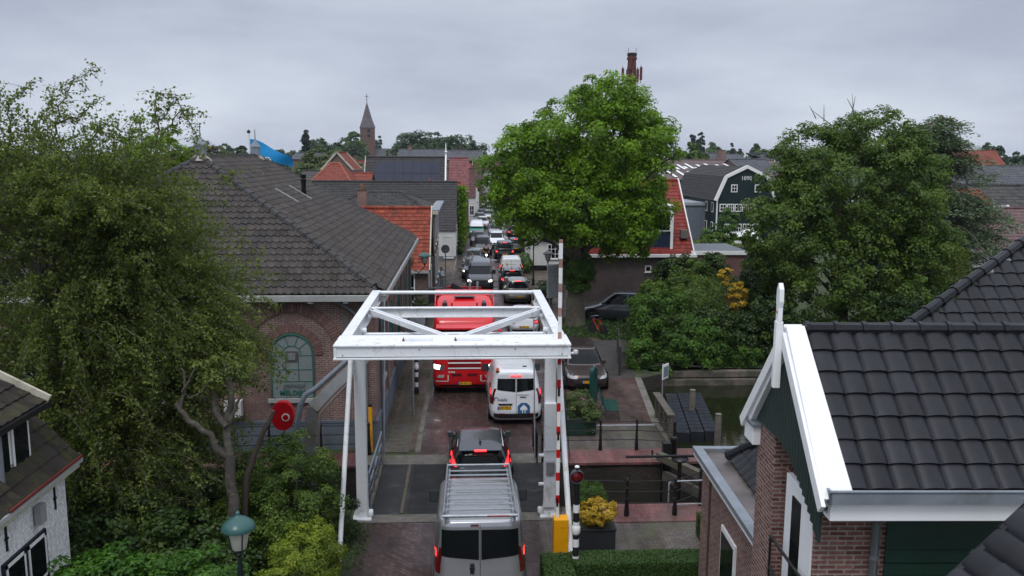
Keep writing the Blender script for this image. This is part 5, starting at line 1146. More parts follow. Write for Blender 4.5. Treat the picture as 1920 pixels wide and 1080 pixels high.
for i in range(7):
    for j in range(3):
        c0 = Vector((-3.4+i*1.08, -HE.d, 3.5))+sl2*(1.5+j*1.72)+nn2*.14; k = MB(); u = Vector((1, 0, 0))
        k.poly([c0, c0+u*1.05, c0+u*1.05+sl2*1.68, c0+sl2*1.68], sol); k.build('solar_panel', HE.roof, fix=False)
HE.chimney(3.0, -3.6, 4.0, 6.7, .55)
k = MB(); k.beam((HE.w+.2, -HE.d, 3.4), (HE.w+.2, 0, 9.5), .14, .5, white); k.beam((HE.w+.2, HE.d, 3.4), (HE.w+.2, 0, 9.5), .14, .5, white); k.lathe([(.14, 9.3), (.12, 9.9), (.2, 10.0), (.09, 10.1), (.05, 10.9), (0, 11.2)], (HE.w+.2, 0, 0), white, 10); k.build('finial', HE.T)
HF = House('pink_roof_house', 'house with faded pink red corrugated roof right of the white gable board', -2.2, 0.2, 108.5, 118, 5.0, 9.2, 'x', darkred, tilem('faded pink roof', [(.15, .055, .055), (.20, .075, .075)], .6), tile=(.3, .5), over=.1, n=4); HF.win(.3, 2.2, .9, 1.3, 'right')
HG = House('white_gable_house', 'low white house under a steep brown roof at the bend of the street', -3.6, 1.2, 124, 134, 3.6, 7.6, 'x', whitewall, t_brown, tile=(.34, .42), over=.15, n=3); HG.win(1.9, 1.0, .7, 1.4, 'front'); HG.win(-2, 1.0, .9, 1.5, 'right'); HG.win(1.5, 1.0, .9, 1.5, 'right')
HH = House('terrace_house', 'white rendered terrace house farther along the left of the street', -4.5, 1.9, 136, 148, 4.2, 8.0, 'y', whitewall, t_red3, tile=(.4, .5), n=3); HH.win(0, 1.2, 1, 1.5, 'right'); HH.win(1.5, 1.2, 1, 1.5)
# ---- right side of the street
KI = House('white_house', 'small white house with dark slate hipped roof and black plinth beside the street lamps', 5.35, 9.6, 71.5, 78, 2.9, 4.9, 'x', whitewall, t_dark, tile=(.25, .25), hip=(2.0, 2.0), over=.3, n=3, base=(blackp, .45), gutter=blackp)
for x in (-.2, 1.2): KI.win(x, 1.0, 1.0, 1.25, 'front', 3, 3, frame=white)
KI.win(-1.6, .9, .9, 1.2, 'left', 2, 2)
k = MB(); k.bb(-.7, -1.9, 3.3, .5, -.2, 4.5, whitewall).bb(-.8, -2.0, 4.5, .6, -.1, 4.6, blackp).bb(-.45, -1.93, 3.55, .25, -1.9, 4.3, gls); k.build('dormer', KI.roof)
BH = House('blue_dormer_house', 'brick house with red pantile roof and wide dark blue dormer behind the big tree', 7.2, 14.95, 56, 66, 3.25, 7.9, 'x', brick('purple brown brick', ((.12, .082, .078), (.155, .105, .10)), (.13, .115, .11), .21, .06), t_red2, tile=(.27, .33), over=.25, n=5, barge=white)
k = MB(); k.bb(-BH.w-.3, -BH.d-.42, 3.02, BH.w+.3, -BH.d-.2, 3.22, white); k.build('gutter_board', BH.T, bevel=.01)
navyb = pm('navy boards', (.012, .022, .05), .5); k = MB(); k.bb(-3.3, -4.7, 3.5, 2.6, -1.0, 6.3, navyb).bb(-3.45, -4.85, 6.3, 2.75, -.8, 6.42, white).bb(2.5, -4.76, 3.5, 2.68, -4.68, 6.3, white).bb(-3.38, -4.76, 3.5, -3.2, -4.68, 6.3, white)
for i in range(4): x0_ = -3.1+i*1.45; k.bb(x0_, -4.77, 4.7, x0_+1.25, -4.70, 6.1, white).bb(x0_+.08, -4.79, 4.78, x0_+1.17, -4.75, 6.02, gls)
k.build('dormer', BH.roof)
BH.win(1.0, 2.0, .42, .42, 'front', 1, 1); BH.win(-.9, .25, .55, .4, 'front', 1, 1); BH.win(-3.2, 2.4, .5, .5, 'front', 1, 1)
for x in (3.3,): k = MB(); k.bb(x, -4.4, 4.2, x+.5, -4.0, 4.75, concrete); k.build('roof_vent', BH.roof)
AN = thing('flat_annex', 'brick annex with flat grey roof and white fascia right of the red roofed house', 'annex', (16.7, 58.2, 0))
MB().bb(-1.6, -2.2, 0, 1.9, 2.2, 3.15, darkred).build('wall', AN); MB().bb(-1.75, -2.35, 3.15, 2.05, 2.35, 3.42, white).build('fascia', AN, bevel=.01); MB().bb(-1.65, -2.25, 3.42, 1.95, 2.25, 3.45, pm('bitumen', (.10, .115, .13), .5)).build('flat_roof', AN)
# ---- green 1890 warehouse
GW = thing('green_warehouse', 'dark green wooden warehouse with curved mansard gable reading 1890', 'warehouse', (31.0, 94, 0), R(2))
out = [(-3.2, 0), (3.2, 0), (3.2, 5.0), (2.25, 7.25), (0, 8.3), (-2.25, 7.25), (-3.2, 5.0)]
gwm = pm('warehouse green boards', (.007, .020, .022), .55, var=.12, scale=2)
MB().prism(out, 'y', 0, 16, gwm).build('wall', GW)
k = MB()
for i in range(24): k.bb(-3.2+.27*i-.008, -.012, .3, -3.2+.27*i+.008, 0, 4.9, gwm)
k.build('board_joint', GW)
rf = MB(); ro = [(-3.45, 4.75), (-2.35, 7.38), (0, 8.5), (2.35, 7.38), (3.45, 4.75)]
for a, b in zip(ro[:-1], ro[1:]):
    U = Vector((0, 1, 0)); A_ = Vector((a[0], 0, a[1])); B_ = Vector((b[0], 0, b[1]))
    if b[1] < a[1]: A_, B_ = B_, A_
    tiles(rf, A_, U, B_-A_, lambda v: .15, lambda v: 16.1, (B_-A_).length, .3, .36, t_dark, n=3)
gr_ = rf.build('roof', GW, attr=True, fix=False)
k = MB()
for a, b in zip(ro[:-1], ro[1:]): k.beam((a[0], -.1, a[1]+.02), (b[0], -.1, b[1]+.02), .3, .34, white, up=(-(b[1]-a[1]), 0, b[0]-a[0]))
k.build('bargeboard', GW)
text('1890', .62, pm('white letters', (.55, .56, .55), .6), GW, (0, -.03, 7.05), (R(90), 0, 0), align='CENTER', bold=.012)
def gwin(x, z, w_, h_, c, r_):
    f = MB(); f.bb(x-w_/2, -.07, z, x+w_/2, 0, z+h_, white); fo = f.build('window', GW); p = MB()
    for i in range(c):
        for j in range(r_): a = (w_-.14)/c; b = (h_-.14)/r_; p.bb(x-w_/2+.07+i*a+.03, -.078, z+.07+j*b+.03, x-w_/2+.07+(i+1)*a-.03, -.072, z+.07+(j+1)*b-.03, gls)
    p.build('pane', fo)
gwin(-1.35, 5.7, .72, .86, 2, 2); gwin(1.35, 5.7, .72, .86, 2, 2)
for i in range(7): gwin(-2.55+i*.86, 3.55, .78, .86, 2+(i % 2), 2)
for i in range(4): gwin(-1.9+i*1.1, 1.25, .95, .95, 3, 2)
[MB().bb(-3.26, y, z, -3.2, y+.7, z+1.1, white).bb(-3.265, y+.08, z+.08, -3.25, y+.62, z+1.02, gls).build('window', GW) for y in (1.2, 3.4) for z in (1.2, 3.4)]
k = MB(); k.bb(-3.28, -.06, 0, -3.16, .06, 5.0, white); k.build('corner_board', GW)
BW = House('brown_warehouse', 'wide low brown warehouse roof with white roof light strips', 26.5, 47, 112, 150, 6.6, 9.0, 'x', gwm, pm('brown sheet roof', (.095, .062, .06), .6, var=.12, scale=.8), tile=(.6, 8), over=.3, n=2, A=.01, cat='warehouse', barge=white)
sb = Vector((0, 19, 2.4)).normalized()
for r0, n_, l_, off in ((1.2, 7, 5.5, .5), (8.5, 6, 5.0, 3.5), (8.5, 4, 2.0, 2.6)):
    for i in range(n_):
        c0 = Vector((-9.6+off+i*1.45, -19, 6.6))+sb*(r0+(i % 2)*1.0)+Vector((0, 0, .13)); k = MB(); k.poly([c0, c0+Vector((.42, 0, 0)), c0+Vector((.42, 0, 0))+sb*l_, c0+sb*l_], white); k.build('roof_light', BW.roof, fix=False)
k = MB(); k.bb(-10.2, -20.5, 4.2, -4.5, -19.02, 5.2, pm('glazed lean to', (.22, .24, .27), .3)).bb(-10.2, -20.8, 3.6, -4.5, -19.02, 4.15, brick('band brick', ((.2, .05, .04), (.24, .07, .06)))).bb(-10.2, -20.85, 3.4, -4.5, -20.8, 3.58, white); k.build('lean_to', BW.T)
GB = thing('grey_shed', 'plain blue grey shed with flat light roof edge left of the green warehouse', 'shed', (27.0, 98, 0))
MB().bb(-1.9, 0, 0, 1.6, 8, 4.0, pm('shed grey', (.13, .15, .18), .6)).build('wall', GB); MB().bb(-2.0, -.15, 4.0, 1.7, 8.1, 4.35, pm('shed roof edge', (.30, .32, .35), .5)).build('roof_edge', GB); k = MB(); [k.bb(-1.8+i*.85, -.02, .3, -1.78+i*.85, 0, 3.9, zinc) for i in range(5)]; k.build('panel_joint', GB)
CP = thing('carport', 'white tarpaulin carport roof at the foot of the green warehouse', 'carport', (27.3, 84.5, 0))
k = MB(); k.grid([[(x, y, 1.55+.25*math.sin(x*2.1)*math.cos(y*1.1)+random.uniform(-.05, .05)+(.35 if 1 < y < 4 else 0)) for x in np.linspace(-.9, 2.6, 12)] for y in np.linspace(0, 5, 8)], white); k.build('tarpaulin', CP, fix=False); MB().bb(-1.0, -.3, 1.0, 2.7, -.1, 1.25, white).build('fascia', CP); k = MB(); [k.bb(x, -.2, 0, x+.1, -.1, 1.1, steel) for x in (-.9, .8, 2.5)]; k.build('post', CP)
FN = thing('screen_fence', 'black screen fence below the white tarpaulin', 'fence', (23.5, 72, 0))
MB().bb(-.6, 0, 0, 5.2, .06, 1.9, pm('screen black', (.03, .03, .035), .7)).build('screen', FN); k = MB(); [k.bb(x, -.03, 0, x+.06, .08, 1.95, steel) for x in (-.6, 1.3, 3.2, 5.1)]; k.build('post', FN)
# second green house seen right of the maple
GH = House('green_boarded_house', 'small green boarded house with white windows glimpsed between maple and cedar', 33.5, 39.3, 66.5, 74, 5.3, 7.2, 'y', gwm, t_dark, tile=(.3, .36), n=3, barge=white)
for i in range(3): GH.win(2.2-i*.75, 4.0, .66, .75, 'front', 2, 2)
k = MB(); k.bb(GH.w-.08, -GH.d-.05, 0, GH.w+.05, -GH.d+.06, 5.3, white); k.build('corner_board', GH.T)
# ---- low roofs to the far right
House('purple_roof_house', 'house with purple brown tiled roof beyond the cedar', 36, 52, 58, 66, 3.2, 5.9, 'x', whitewall, t_pur, tile=(.3, .36), over=.3, n=4)
CG = thing('glass_canopy', 'white framed glass canopy in front of the red roofs on the far right', 'canopy', (43.5, 72, 0))
MB().poly([(-3, 0, 4.6), (5, 0, 4.6), (5, 2.5, 5.4), (-3, 2.5, 5.4)], pm('canopy glass', (.45, .5, .55), .2)).build('glass', CG); k = MB(); [k.beam((x, -.02, 4.62), (x, 2.5, 5.43), .1, .08, white) for x in (-3, -1, 1, 3, 5)]; k.bb(-3, -.1, 4.45, 5, .0, 4.6, white); [k.bb(x, 0, 0, x+.12, .12, 4.5, white) for x in (-3, 4.8)]; k.build('frame', CG)
House('red_tile_house', 'house with weathered red tiled roof just behind the cedar', 43, 54, 84, 92, 4.0, 6.2, 'x', oldbrick, t_red3, tile=(.35, .42), n=3)
House('dark_roof_house', 'house with dark corrugated roof at the right edge beyond the cedar', 50, 62, 88, 97, 3.6, 6.6, 'x', oldbrick, t_side, tile=(.5, .6), n=3)
House('slate_roof_house', 'grey slate roofed house at the far right skyline', 68, 92, 128, 142, 5, 8.3, 'x', oldbrick, t_slate, tile=(.6, .6), n=2)
House('far_red_house', 'red roofed house on the skyline at the right edge', 108, 124, 190, 204, 6, 11.2, 'x', oldbrick, t_red3, tile=(.7, .7), n=2)
# ---- roofs of the town on the left
def hpx(px, Y): return PW(px, 300, Y).x
def zz(py, Y): return PW(875, py, Y).z
def far(name, label, p0, p1, Y, dep, pye, pyr, wall, roof, axis='x', hip=None, ts=.5, **kw):
    x0, x1 = hpx(p0, Y), hpx(p1, Y); hh = (0, 0) if not hip else (hip, hip)
    return House(name, label, x0, x1, Y, Y+dep, zz(pye, Y), zz(pyr, Y+dep/2), axis, wall, roof, tile=(ts, ts*1.15), hip=hh, n=kw.pop('n', 3), **kw)
h_ = far('hip_roof_house', 'orange hipped roof with light ridge tiles behind the pump building roof', 574, 660, 92, 8, 348, 308, oldbrick, t_red3, hip=1.9, ts=.36, capm=tilem('light ridge', [(.30, .10, .06), (.34, .12, .08)]))
far('red_ridge_house', 'steep red roof with slanting verge beyond the orange hipped roof', 600, 664, 120, 9, 322, 288, oldbrick, t_red3, ts=.4, axis='y', barge=t_red3 if 0 else cream)
h_ = far('dark_red_house', 'dark red roof between the slanting roof and the solar roof', 650, 692, 135, 9, 322, 303, oldbrick, tilem('dark red tiles', [(.14, .03, .025), (.19, .04, .035)]), ts=.45); h_.chimney(-1, 0, 7, 9.2)
far('long_low_house', 'long grey flat ridged building behind the orange roofs', 560, 690, 108, 6, 345, 322, oldbrick, t_side, ts=.5)
far('red_lean_house', 'low red tiled roof left of the solar roof', 640, 692, 97, 5, 345, 326, oldbrick, t_red3, ts=.36)
far('school_building', 'long low dark roofed building left of the flag', 545, 625, 190, 12, 300, 289, oldbrick, t_slate, ts=.8)
h_ = far('wide_slate_house', 'wide dark slate roof below the trees right of the church', 745, 838, 185, 14, 296, 281, oldbrick, t_slate, ts=.7); h_.chimney(-3, 0, 9, 11.5, .9)
h_ = far('gabled_brick_house', 'brown gabled house on the skyline right of the white finial', 838, 905, 170, 10, 300, 283, oldbrick, t_slate, ts=.7); h_.win(.8, 7.2, 1.4, 1.3)
far('peaked_house', 'pointed dark roof below the trees beside the linden crown', 846, 880, 200, 12, 292, 277, oldbrick, t_brown, ts=.8, axis='y')
far('small_red_house', 'small bright red roof above the far end of the street', 868, 882, 140, 7, 318, 307, oldbrick, t_red3, ts=.4)
far('brick_row_house', 'dark brick house above the far end of the street', 864, 892, 150, 9, 330, 312, oldbrick, t_brown, ts=.5)
far('orange_base_house', 'orange red lower roof below the pink roof', 838, 862, 104, 3, 372, 342, darkred, t_red3, ts=.36)
far('chimneyed_house', 'slate house with brick dormer left of the brown warehouse', 1322, 1366, 190, 12, 305, 285, oldbrick, t_slate, ts=.7).chimney(1.5, -4, 8.5, 11, 1.6)
far('orange_strip_house', 'long orange red roof between the linden and the brown warehouse', 1255, 1325, 150, 8, 318, 306, oldbrick, t_red3, ts=.5)
far('grey_terrace_house', 'grey terrace roofs behind the brown warehouse', 1356, 1400, 210, 12, 298, 287, oldbrick, t_slate, ts=.8)
far('hipped_slate_house', 'purple grey hipped roof at the skyline left of the maple', 1415, 1462, 170, 12, 300, 285, oldbrick, t_slate, hip=5, ts=.7)
far('dark_ridge_house', 'dark brown roof right of the brown warehouse roof light edge', 1400, 1470, 118, 16, 322, 297, oldbrick, t_slate, ts=.6)
far('yellow_brick_house', 'pale house glimpsed under the linden crown at the end of the street', 896, 940, 175, 9, 375 if 0 else 318, 300, whitewall, t_brown, ts=.6)
# flat white far pieces
# ---- church
CH = thing('church', 'brick church tower with tall slate spire and grey nave roof on the skyline', 'church', (hpx(690, 415), 415, 0), R(8))
cb_ = brick('church brick', ((.13, .075, .062), (.18, .10, .085)), (.15, .12, .10), .6, .3); sl_m = pm('spire slate', (.10, .088, .092), .6, var=.2, scale=.6)
TW = 3.4; zt_ = zz(241, 415); zs = zz(192, 415); k = MB(); k.bb(-TW, -TW, 0, TW, TW, zt_, cb_); k.build('tower', CH)
k = MB(); z1_ = zt_+(zs-zt_)*.0
k.poly([(-TW-.3, -TW-.3, zt_), (TW+.3, -TW-.3, zt_), (TW+.3, TW+.3, zt_), (-TW-.3, TW+.3, zt_)], sl_m)
r8 = [(TW*.72*math.cos(a), TW*.72*math.sin(a)) for a in [math.pi/8+i*math.pi/4 for i in range(8)]]; zz8 = zt_+4.2
sq = [(TW+.3, TW+.3), (-TW-.3, TW+.3), (-TW-.3, -TW-.3), (TW+.3, -TW-.3)]
for i in range(8):
    a, b = r8[i], r8[(i+1) % 8]; k.poly([(a[0], a[1], zz8), (b[0], b[1], zz8), (0, 0, zs)], sl_m)
    if i % 2 == 0: c_ = sq[i//2]; k.poly([(a[0], a[1], zz8), (b[0], b[1], zz8), (c_[0], c_[1], zt_)], sl_m)
    else: c_, d_ = sq[i//2], sq[(i//2+1) % 4]; k.poly([(a[0], a[1], zz8), (b[0], b[1], zz8), (d_[0], d_[1], zt_), (c_[0], c_[1], zt_)], sl_m)
sp_ = k.build('spire', CH); k = MB(); k.tube([(0, 0, zs-.5), (0, 0, zs+3.6)], .12, blackp, 6).bb(-.8, -.08, zs+2.2, .8, .08, zs+2.45, blackp).lathe([(0, -.3), (.3, 0), (0, .3)], (0, 0, zs+.8), blackp, 8); k.build('cross', sp_)
for z_ in (zt_-4.5, zt_-2.2):
    k = MB(); k.bb(-.1, -TW-.05, z_, 1.3, -TW, z_+1.5, darkpane); k.build('window', CH)
k = MB(); k.bb(-TW-.05, -TW-.06, zt_-5.6, TW+.05, TW, zt_-5.3, cb_); k.bb(-TW-.05, -TW-.06, zt_-.4, TW+.05, TW, zt_, cb_); k.build('string_course', CH)
k = MB(); k.prism([(-5, 0), (5, 0), (5, 6.2), (0, 11.7), (-5, 6.2)], 'x', 3.4, 16, cb_); k.build('nave_wall', CH); k = MB(); k.prism([(-5.4, 6.0), (0, 12.3), (5.4, 6.0), (5.2, 5.8), (0, 11.9), (-5.2, 5.8)], 'x', 3.4, 15, t_slate); k.poly([(15, -5.4, 6.0), (15, 5.4, 6.0), (15, 0, 12.3)], t_slate); k.poly([(15, -5.4, 6), (19, 0, 6), (15, 0, 12.3)], t_slate); k.poly([(19, 0, 6), (15, 5.4, 6), (15, 0, 12.3)], t_slate); k.build('nave_roof', CH, attr=True)
k = MB(); k.beam((14.9, 0, 12.4), (15.1, 0, 6), .25, .2, white); k.beam((14.9, 0, 12.4), (12, -5.2, 6.3), .25, .2, white); k.build('roof_edge', CH)
# ---- brick chimney with antennas
SK = thing('factory_chimney', 'red brown brick chimney with phone antennas rising above the linden crown', 'chimney', (hpx(1180, 200), 200, 0))
rb = pm('chimney red brick', (.12, .035, .028), .8, var=.25, scale=2); zt_ = zz(97, 200)
MB().lathe([(1.7, 0), (1.05, zt_-3.5), (.95, zt_-1.4), (1.2, zt_-1.3), (1.2, zt_-.9), (1.0, zt_-.8), (1.0, zt_-.4), (1.1, zt_-.3), (1.05, zt_), (0, zt_)], (0, 0, 0), rb, 16).build('shaft', SK)
MB().lathe([(1.12, zt_-.5), (1.16, zt_+.02), (.8, zt_+.2), (0, zt_+.2)], (0, 0, 0), blackp, 16).build('cap', SK)
for i, (dx, dy, zo) in enumerate(((-2.1, -.3, -6.2), (-1.2, -1.2, -6.6), (.1, -1.4, -5.6), (1.2, -1.1, -6.4), (2.15, -.2, -5.9), (-.6, -1.4, -3.6))):
    k = MB(); k.bb(dx-.28, dy-.15, zt_+zo, dx+.28, dy+.15, zt_+zo+2.9, rb).tube([(dx, dy+.2, zt_+zo-.6), (dx, dy+.2, zt_+zo+3.4)], .07, blackp, 6).beam((0, 0, zt_+zo+1), (dx, dy, zt_+zo+1), .12, .12, blackp); k.build('antenna', SK)
k = MB(); [k.tube([(x, 0, zt_-.5), (x, 0, zt_+1.3)], .05, blackp, 5) for x in (-.9, .9)]; k.build('lightning_rod', SK)
# ---- near right house (own frame turned a little)
NR = thing('tiled_gable_house', 'brick house with glossy charcoal tiled roof and white bargeboards at the lower right', 'house', (3.6, 10.4, 0), -R(2.25)); Mi = NR.matrix_basis.inverted() if 0 else (Matrix.Translation((3.6, 10.4, 0)) @ Matrix.Rotation(-R(2.25), 4, 'Z')).inverted()
rotm = Matrix.Rotation(-R(2.25), 4, 'Z'); off = Mi @ (rotm @ Vector((0, 0, 0)))
def nl(x, y, z): return Vector((x, y, z))+off       # camera-axis frame to the house's frame
GX, YR, ZR, YN_, ZN, YF_, ZF = 3.73, 10.75, 7.46, 9.30, 5.90, 12.22, 5.90
EXR = GX+9
rf = MB()
for (ye, ze) in ((YN_, ZN), (YF_, ZF)):
    V = Vector((0, YR-ye, ZR-ze)); tiles(rf, nl(GX+.2, ye, ze), (1, 0, 0), V, lambda v: 0, lambda v: 8.6, V.length, .305, .305, t_new, A=.030, t=.035, n=12, jit=.004, pf=prof2)
caps(rf, nl(GX+.22, YR, ZR+.045), nl(EXR, YR, ZR+.045), t_new, r=.085, seg=.36)
ro_ = rf.build('roof', NR, attr=True, fix=False)
def board(a, b, wa, wb, th_, m, name, xo=0):
    a, b = Vector(a), Vector(b); d = (b-a).normalized(); n_ = Vector((0, -d.z, d.y)); 
    if n_.z < 0: n_ = -n_
    k = MB(); vs = []
    for p, w_ in ((a, wa), (b, wb)):
        for x_, o in ((0, -th_), (w_, -th_), (w_, .0), (0, .0)): vs.append(p+Vector((x_, 0, 0))+n_*(o+.09))
    n0 = len(k.v); k.v += [tuple(v) for v in vs]
    for f in ((0, 1, 2, 3), (7, 6, 5, 4), (0, 4, 5, 1), (1, 5, 6, 2), (2, 6, 7, 3), (3, 7, 4, 0)): k.face([n0+i for i in f], m)
    return k.build(name, NR, bevel=.008)
gw = pm('gloss white board', (.84, .85, .86), .35, var=.03)
board(nl(GX-.06, YN_-.10, ZN-.10), nl(GX-.06, YR+.02, ZR+.03), .36, .24, .26, gw, 'bargeboard')
board(nl(GX-.06, YF_+.10, ZF-.10), nl(GX-.06, YR-.02, ZR+.03), .30, .24, .26, gw, 'bargeboard')
board(nl(GX-.10, YF_+.16, ZF-.17), nl(GX-.10, YR-.02, ZR-.06), .05, .05, .16, gw, 'bargeboard_edge'); board(nl(GX-.10, YN_-.16, ZN-.17), nl(GX-.10, YR+.02, ZR-.06), .05, .05, .16, gw, 'bargeboard_edge')
k = MB(); p = nl(GX-.14, YR, 0); k.bb(p.x-.045, p.y-.045, 6.72, p.x+.045, p.y+.045, 7.6, gw); k.prism([(p.y-.045, 7.6), (p.y+.045, 7.6), (p.y+.045, 7.78), (p.y+.07, 7.86), (p.y+.06, 8.02), (p.y, 8.1), (p.y-.06, 8.02), (p.y-.07, 7.86), (p.y-.045, 7.78)], 'x', p.x-.03, p.x+.03, gw); k.build('finial', NR, bevel=.008)
MB().lathe([(0, 0), (.02, 0), (.02, .006), (0, .006)], (p.x-.034, p.y, 7.72), red, 10, axis='x').build('finial_dot', NR)
k = MB(); gy = [YN_+.1, YF_-.1]; n_ = 26; gb = pm('gable green boards', (.026, .044, .040), .5, var=.1)
for i in range(n_):
    y0_ = YN_+.12+(YF_-YN_-.24)*i/n_; y1_ = YN_+.12+(YF_-YN_-.24)*(i+1)/n_-.012; zt1 = ZR-abs(y0_-YR)*(ZR-ZN)/(YR-YN_)-.12; zt2 = ZR-abs(y1_-YR)*(ZR-ZN)/(YR-YN_)-.12
    zb_ = 5.62 if abs((y0_+y1_)/2-YR) < 1.0 else 5.62
    zb_ = 5.92-.42*max(0, (10.9-(y0_+y1_)/2))**1.5
    pts = [(nl(0, y0_, 0).y, zb_), (nl(0, y1_, 0).y, zb_), (nl(0, y1_, 0).y, max(zt2, zb_+.02)), (nl(0, y0_, 0).y, max(zt1, zb_+.02))]
    q0 = nl(GX+.02, 0, 0).x; k.prism(pts, 'x', q0, q0+.03, gb)
k.build('gable_boarding', NR)
# far eave bracket box, walls
def nb(mb, x0, y0, z0, x1, y1, z1, m): a, b = nl(x0, y0, z0), nl(x1, y1, z1); return mb.bb(a.x, a.y, a.z, b.x, b.y, b.z, m)
k = MB(); nb(k, GX-.06, 11.85, 5.55, GX+.42, 12.28, 5.85, gw); nb(k, GX-.09, 11.8, 5.83, GX+.45, 12.36, 5.88, zinc); k.build('eave_box', NR, bevel=.008)
k = MB(); nb(k, 3.82, 9.75, 0, 4.05, 12.0, 5.9, newbrick) if 0 else None
nb(k, 3.78, 11.2, 0, EXR, 11.95, 6.02, newbrick); nb(k, 3.95, 10.2, 0, 4.3, 11.2, 5.5, newbrick); nb(k, 3.82, 9.72, 0, EXR, 10.2, 5.55, newbrick); k.build('wall', NR)
k = MB(); nb(k, GX+.0, 9.12, 5.80, EXR, 9.30, 5.86, zinc); nb(k, GX+.0, 9.12, 5.86, EXR, 9.145, 5.96, zinc); nb(k, GX, 9.12, 5.8, GX+.03, 9.6, 5.96, zinc); k.tube([nl(GX, 9.12, 5.955), nl(EXR, 9.12, 5.955)], .018, zinc, 8); k.build('gutter', NR)
k = MB(); nb(k, GX+.06, 9.22, 5.56, EXR, 9.30, 5.79, gw); nb(k, GX+.06, 9.30, 5.56, EXR, 9.72, 5.60, gw); nb(k, GX+.06, 9.20, 5.74, EXR, 9.22, 5.79, gw); k.build('fascia', NR, bevel=.006)
k = MB(); nb(k, 3.80, 9.76, 3.0, 3.84, 10.15, 5.6, gw); nb(k, 3.86, 9.85, 2.6, 3.94, 10.9, 5.5, gw); wfo = k.build('window', NR, bevel=.005); k = MB(); nb(k, 3.84, 9.95, 2.9, 3.858, 10.18, 5.3, gls); nb(k, 3.84, 10.26, 2.9, 3.858, 10.6, 5.3, gls); k.build('pane', wfo)
k = MB(); p = nl(4.52, 9.62, 0); k.tube([(p.x, p.y-.25, 5.62), (p.x, p.y-.2, 5.55), (p.x, p.y, 5.35), (p.x, p.y, 0)], .05, lead, 12); k.lathe([(.062, 0), (.062, .05)], (p.x, p.y, 4.9), lead, 12); k.build('downpipe', NR)
dg2 = pm('garage green boards', (.012, .036, .025), .5, var=.12)
k = MB(); p0, p1 = nl(4.68, 9.70, 0), nl(6.6, 9.70, 0)
for i in range(26): k.prism([(p0.y-.01, 5.5-i*.17), (p0.y-.035, 5.34-i*.17), (p0.y-.01, 5.33-i*.17)], 'x', p0.x, p1.x, dg2)
k.build('green_cladding', NR)
k = MB(); a_, b_2 = nl(3.72, 9.4, 0), nl(3.72, 11.0, 0)
for z_ in (4.55, 4.1): k.tube([(a_.x, a_.y, z_), (b_2.x, b_2.y, z_+.0)], .022, blackp, 8)
for t__ in (0, .5, 1): k.tube([(a_.x, a_.y+(b_2.y-a_.y)*t__, 3.2), (a_.x, a_.y+(b_2.y-a_.y)*t__, 4.55)], .018, blackp, 6)
k.build('balcony_rail', NR)
# rear extension with zinc flat edge and tiled roof
EXT = thing('brick_extension', 'lower brick wing with zinc roof edge and dark tiled slope beside the lock', 'house wing', (4.9, 15, 0), -R(2.25)); offE = (Matrix.Translation((4.9, 15, 0)) @ rotm).inverted() @ Vector((0, 0, 0))
def el(x, y, z): return Vector((x, y, z))+offE
def eb(mb, x0, y0, z0, x1, y1, z1, m): a, b = el(x0, y0, z0), el(x1, y1, z1); return mb.bb(a.x, a.y, a.z, b.x, b.y, b.z, m)
k = MB(); eb(k, 4.42, 12.0, 0, 8.5, 17.7, 3.2, newbrick); k.build('wall', EXT)
k = MB(); eb(k, 4.26, 11.96, 3.2, 8.6, 17.95, 3.28, white); k.build('fascia', EXT)
k = MB(); eb(k, 4.24, 11.96, 3.285, 8.6, 17.97, 3.30, zinc); eb(k, 4.24, 11.96, 3.30, 4.44, 17.97, 3.39, zinc); eb(k, 4.44, 17.8, 3.30, 8.6, 17.97, 3.388, zinc); k.build('zinc_edge', EXT, bevel=.005)
k = MB(); eb(k, 4.45, 11.96, 3.30, 4.9, 17.79, 3.312, pm('wet gutter bed', (.10, .085, .08), .25, var=.5, scale=1.5)); k.build('gutter_bed', EXT)
rf = MB(); V = Vector((1, 0, 1.0)); tiles(rf, el(4.9, 12.0, 3.33), (0, 1, 0), V, lambda v: 0, lambda v: 5.3-v*.75, 3.0, .305, .305, t_new, A=.03, n=10, jit=.004, pf=prof2)
caps(rf, el(4.88, 17.35, 3.4), el(7.0, 15.05, 5.5), t_new, r=.1, seg=.4); rf.build('roof', EXT, attr=True, fix=False)
k = MB(); eb(k, 4.38, 14.9, .9, 4.43, 15.9, 2.5, white); wfo = k.build('window', EXT); k = MB(); eb(k, 4.36, 15.0, 1.0, 4.378, 15.8, 2.4, gls); k.build('pane', wfo)
k = MB(); eb(k, 4.41, 16.9, 0, 4.425, 17.05, 3.2, pm('joint brown', (.07, .04, .03), .8)); k.build('wall_joint', EXT)
# larger tiled roof behind, rising to the right
BR = thing('large_tiled_roof_house', 'larger house behind with the same charcoal tiles and a hip rising to the right edge', 'house', (11, 16, 0))
pn_ = Vector((0, -1, 1)).normalized(); pp0 = Vector((0, 15.6, 6.45))
def onp(px, py): d = ray(px, py); o = Vector((0, 0, H)); return o+d*((pp0-o).dot(pn_)/d.dot(pn_))
a_, b_2 = onp(1690, 622), onp(1925, 452); c_l = BR.location
hipd = (b_2-a_); a_ = a_-hipd*.25; b_2 = b_2+hipd*.15; s45 = Vector((0, 1, 1)).normalized(); hl = (b_2-a_).dot(s45); ux_ = (b_2-a_).x
rf = MB(); tiles(rf, a_-c_l, (1, 0, 0), s45, lambda v: max(0, v/hl*ux_), lambda v: 9, hl, .305, .32, t_new, A=.03, n=10, jit=.004, pf=prof2)
caps(rf, a_-c_l+Vector((0, -.02, .06)), b_2-c_l+Vector((0, -.02, .06)), t_new, r=.1, seg=.42)
W_l = Vector((-1, 0, 1)).normalized()

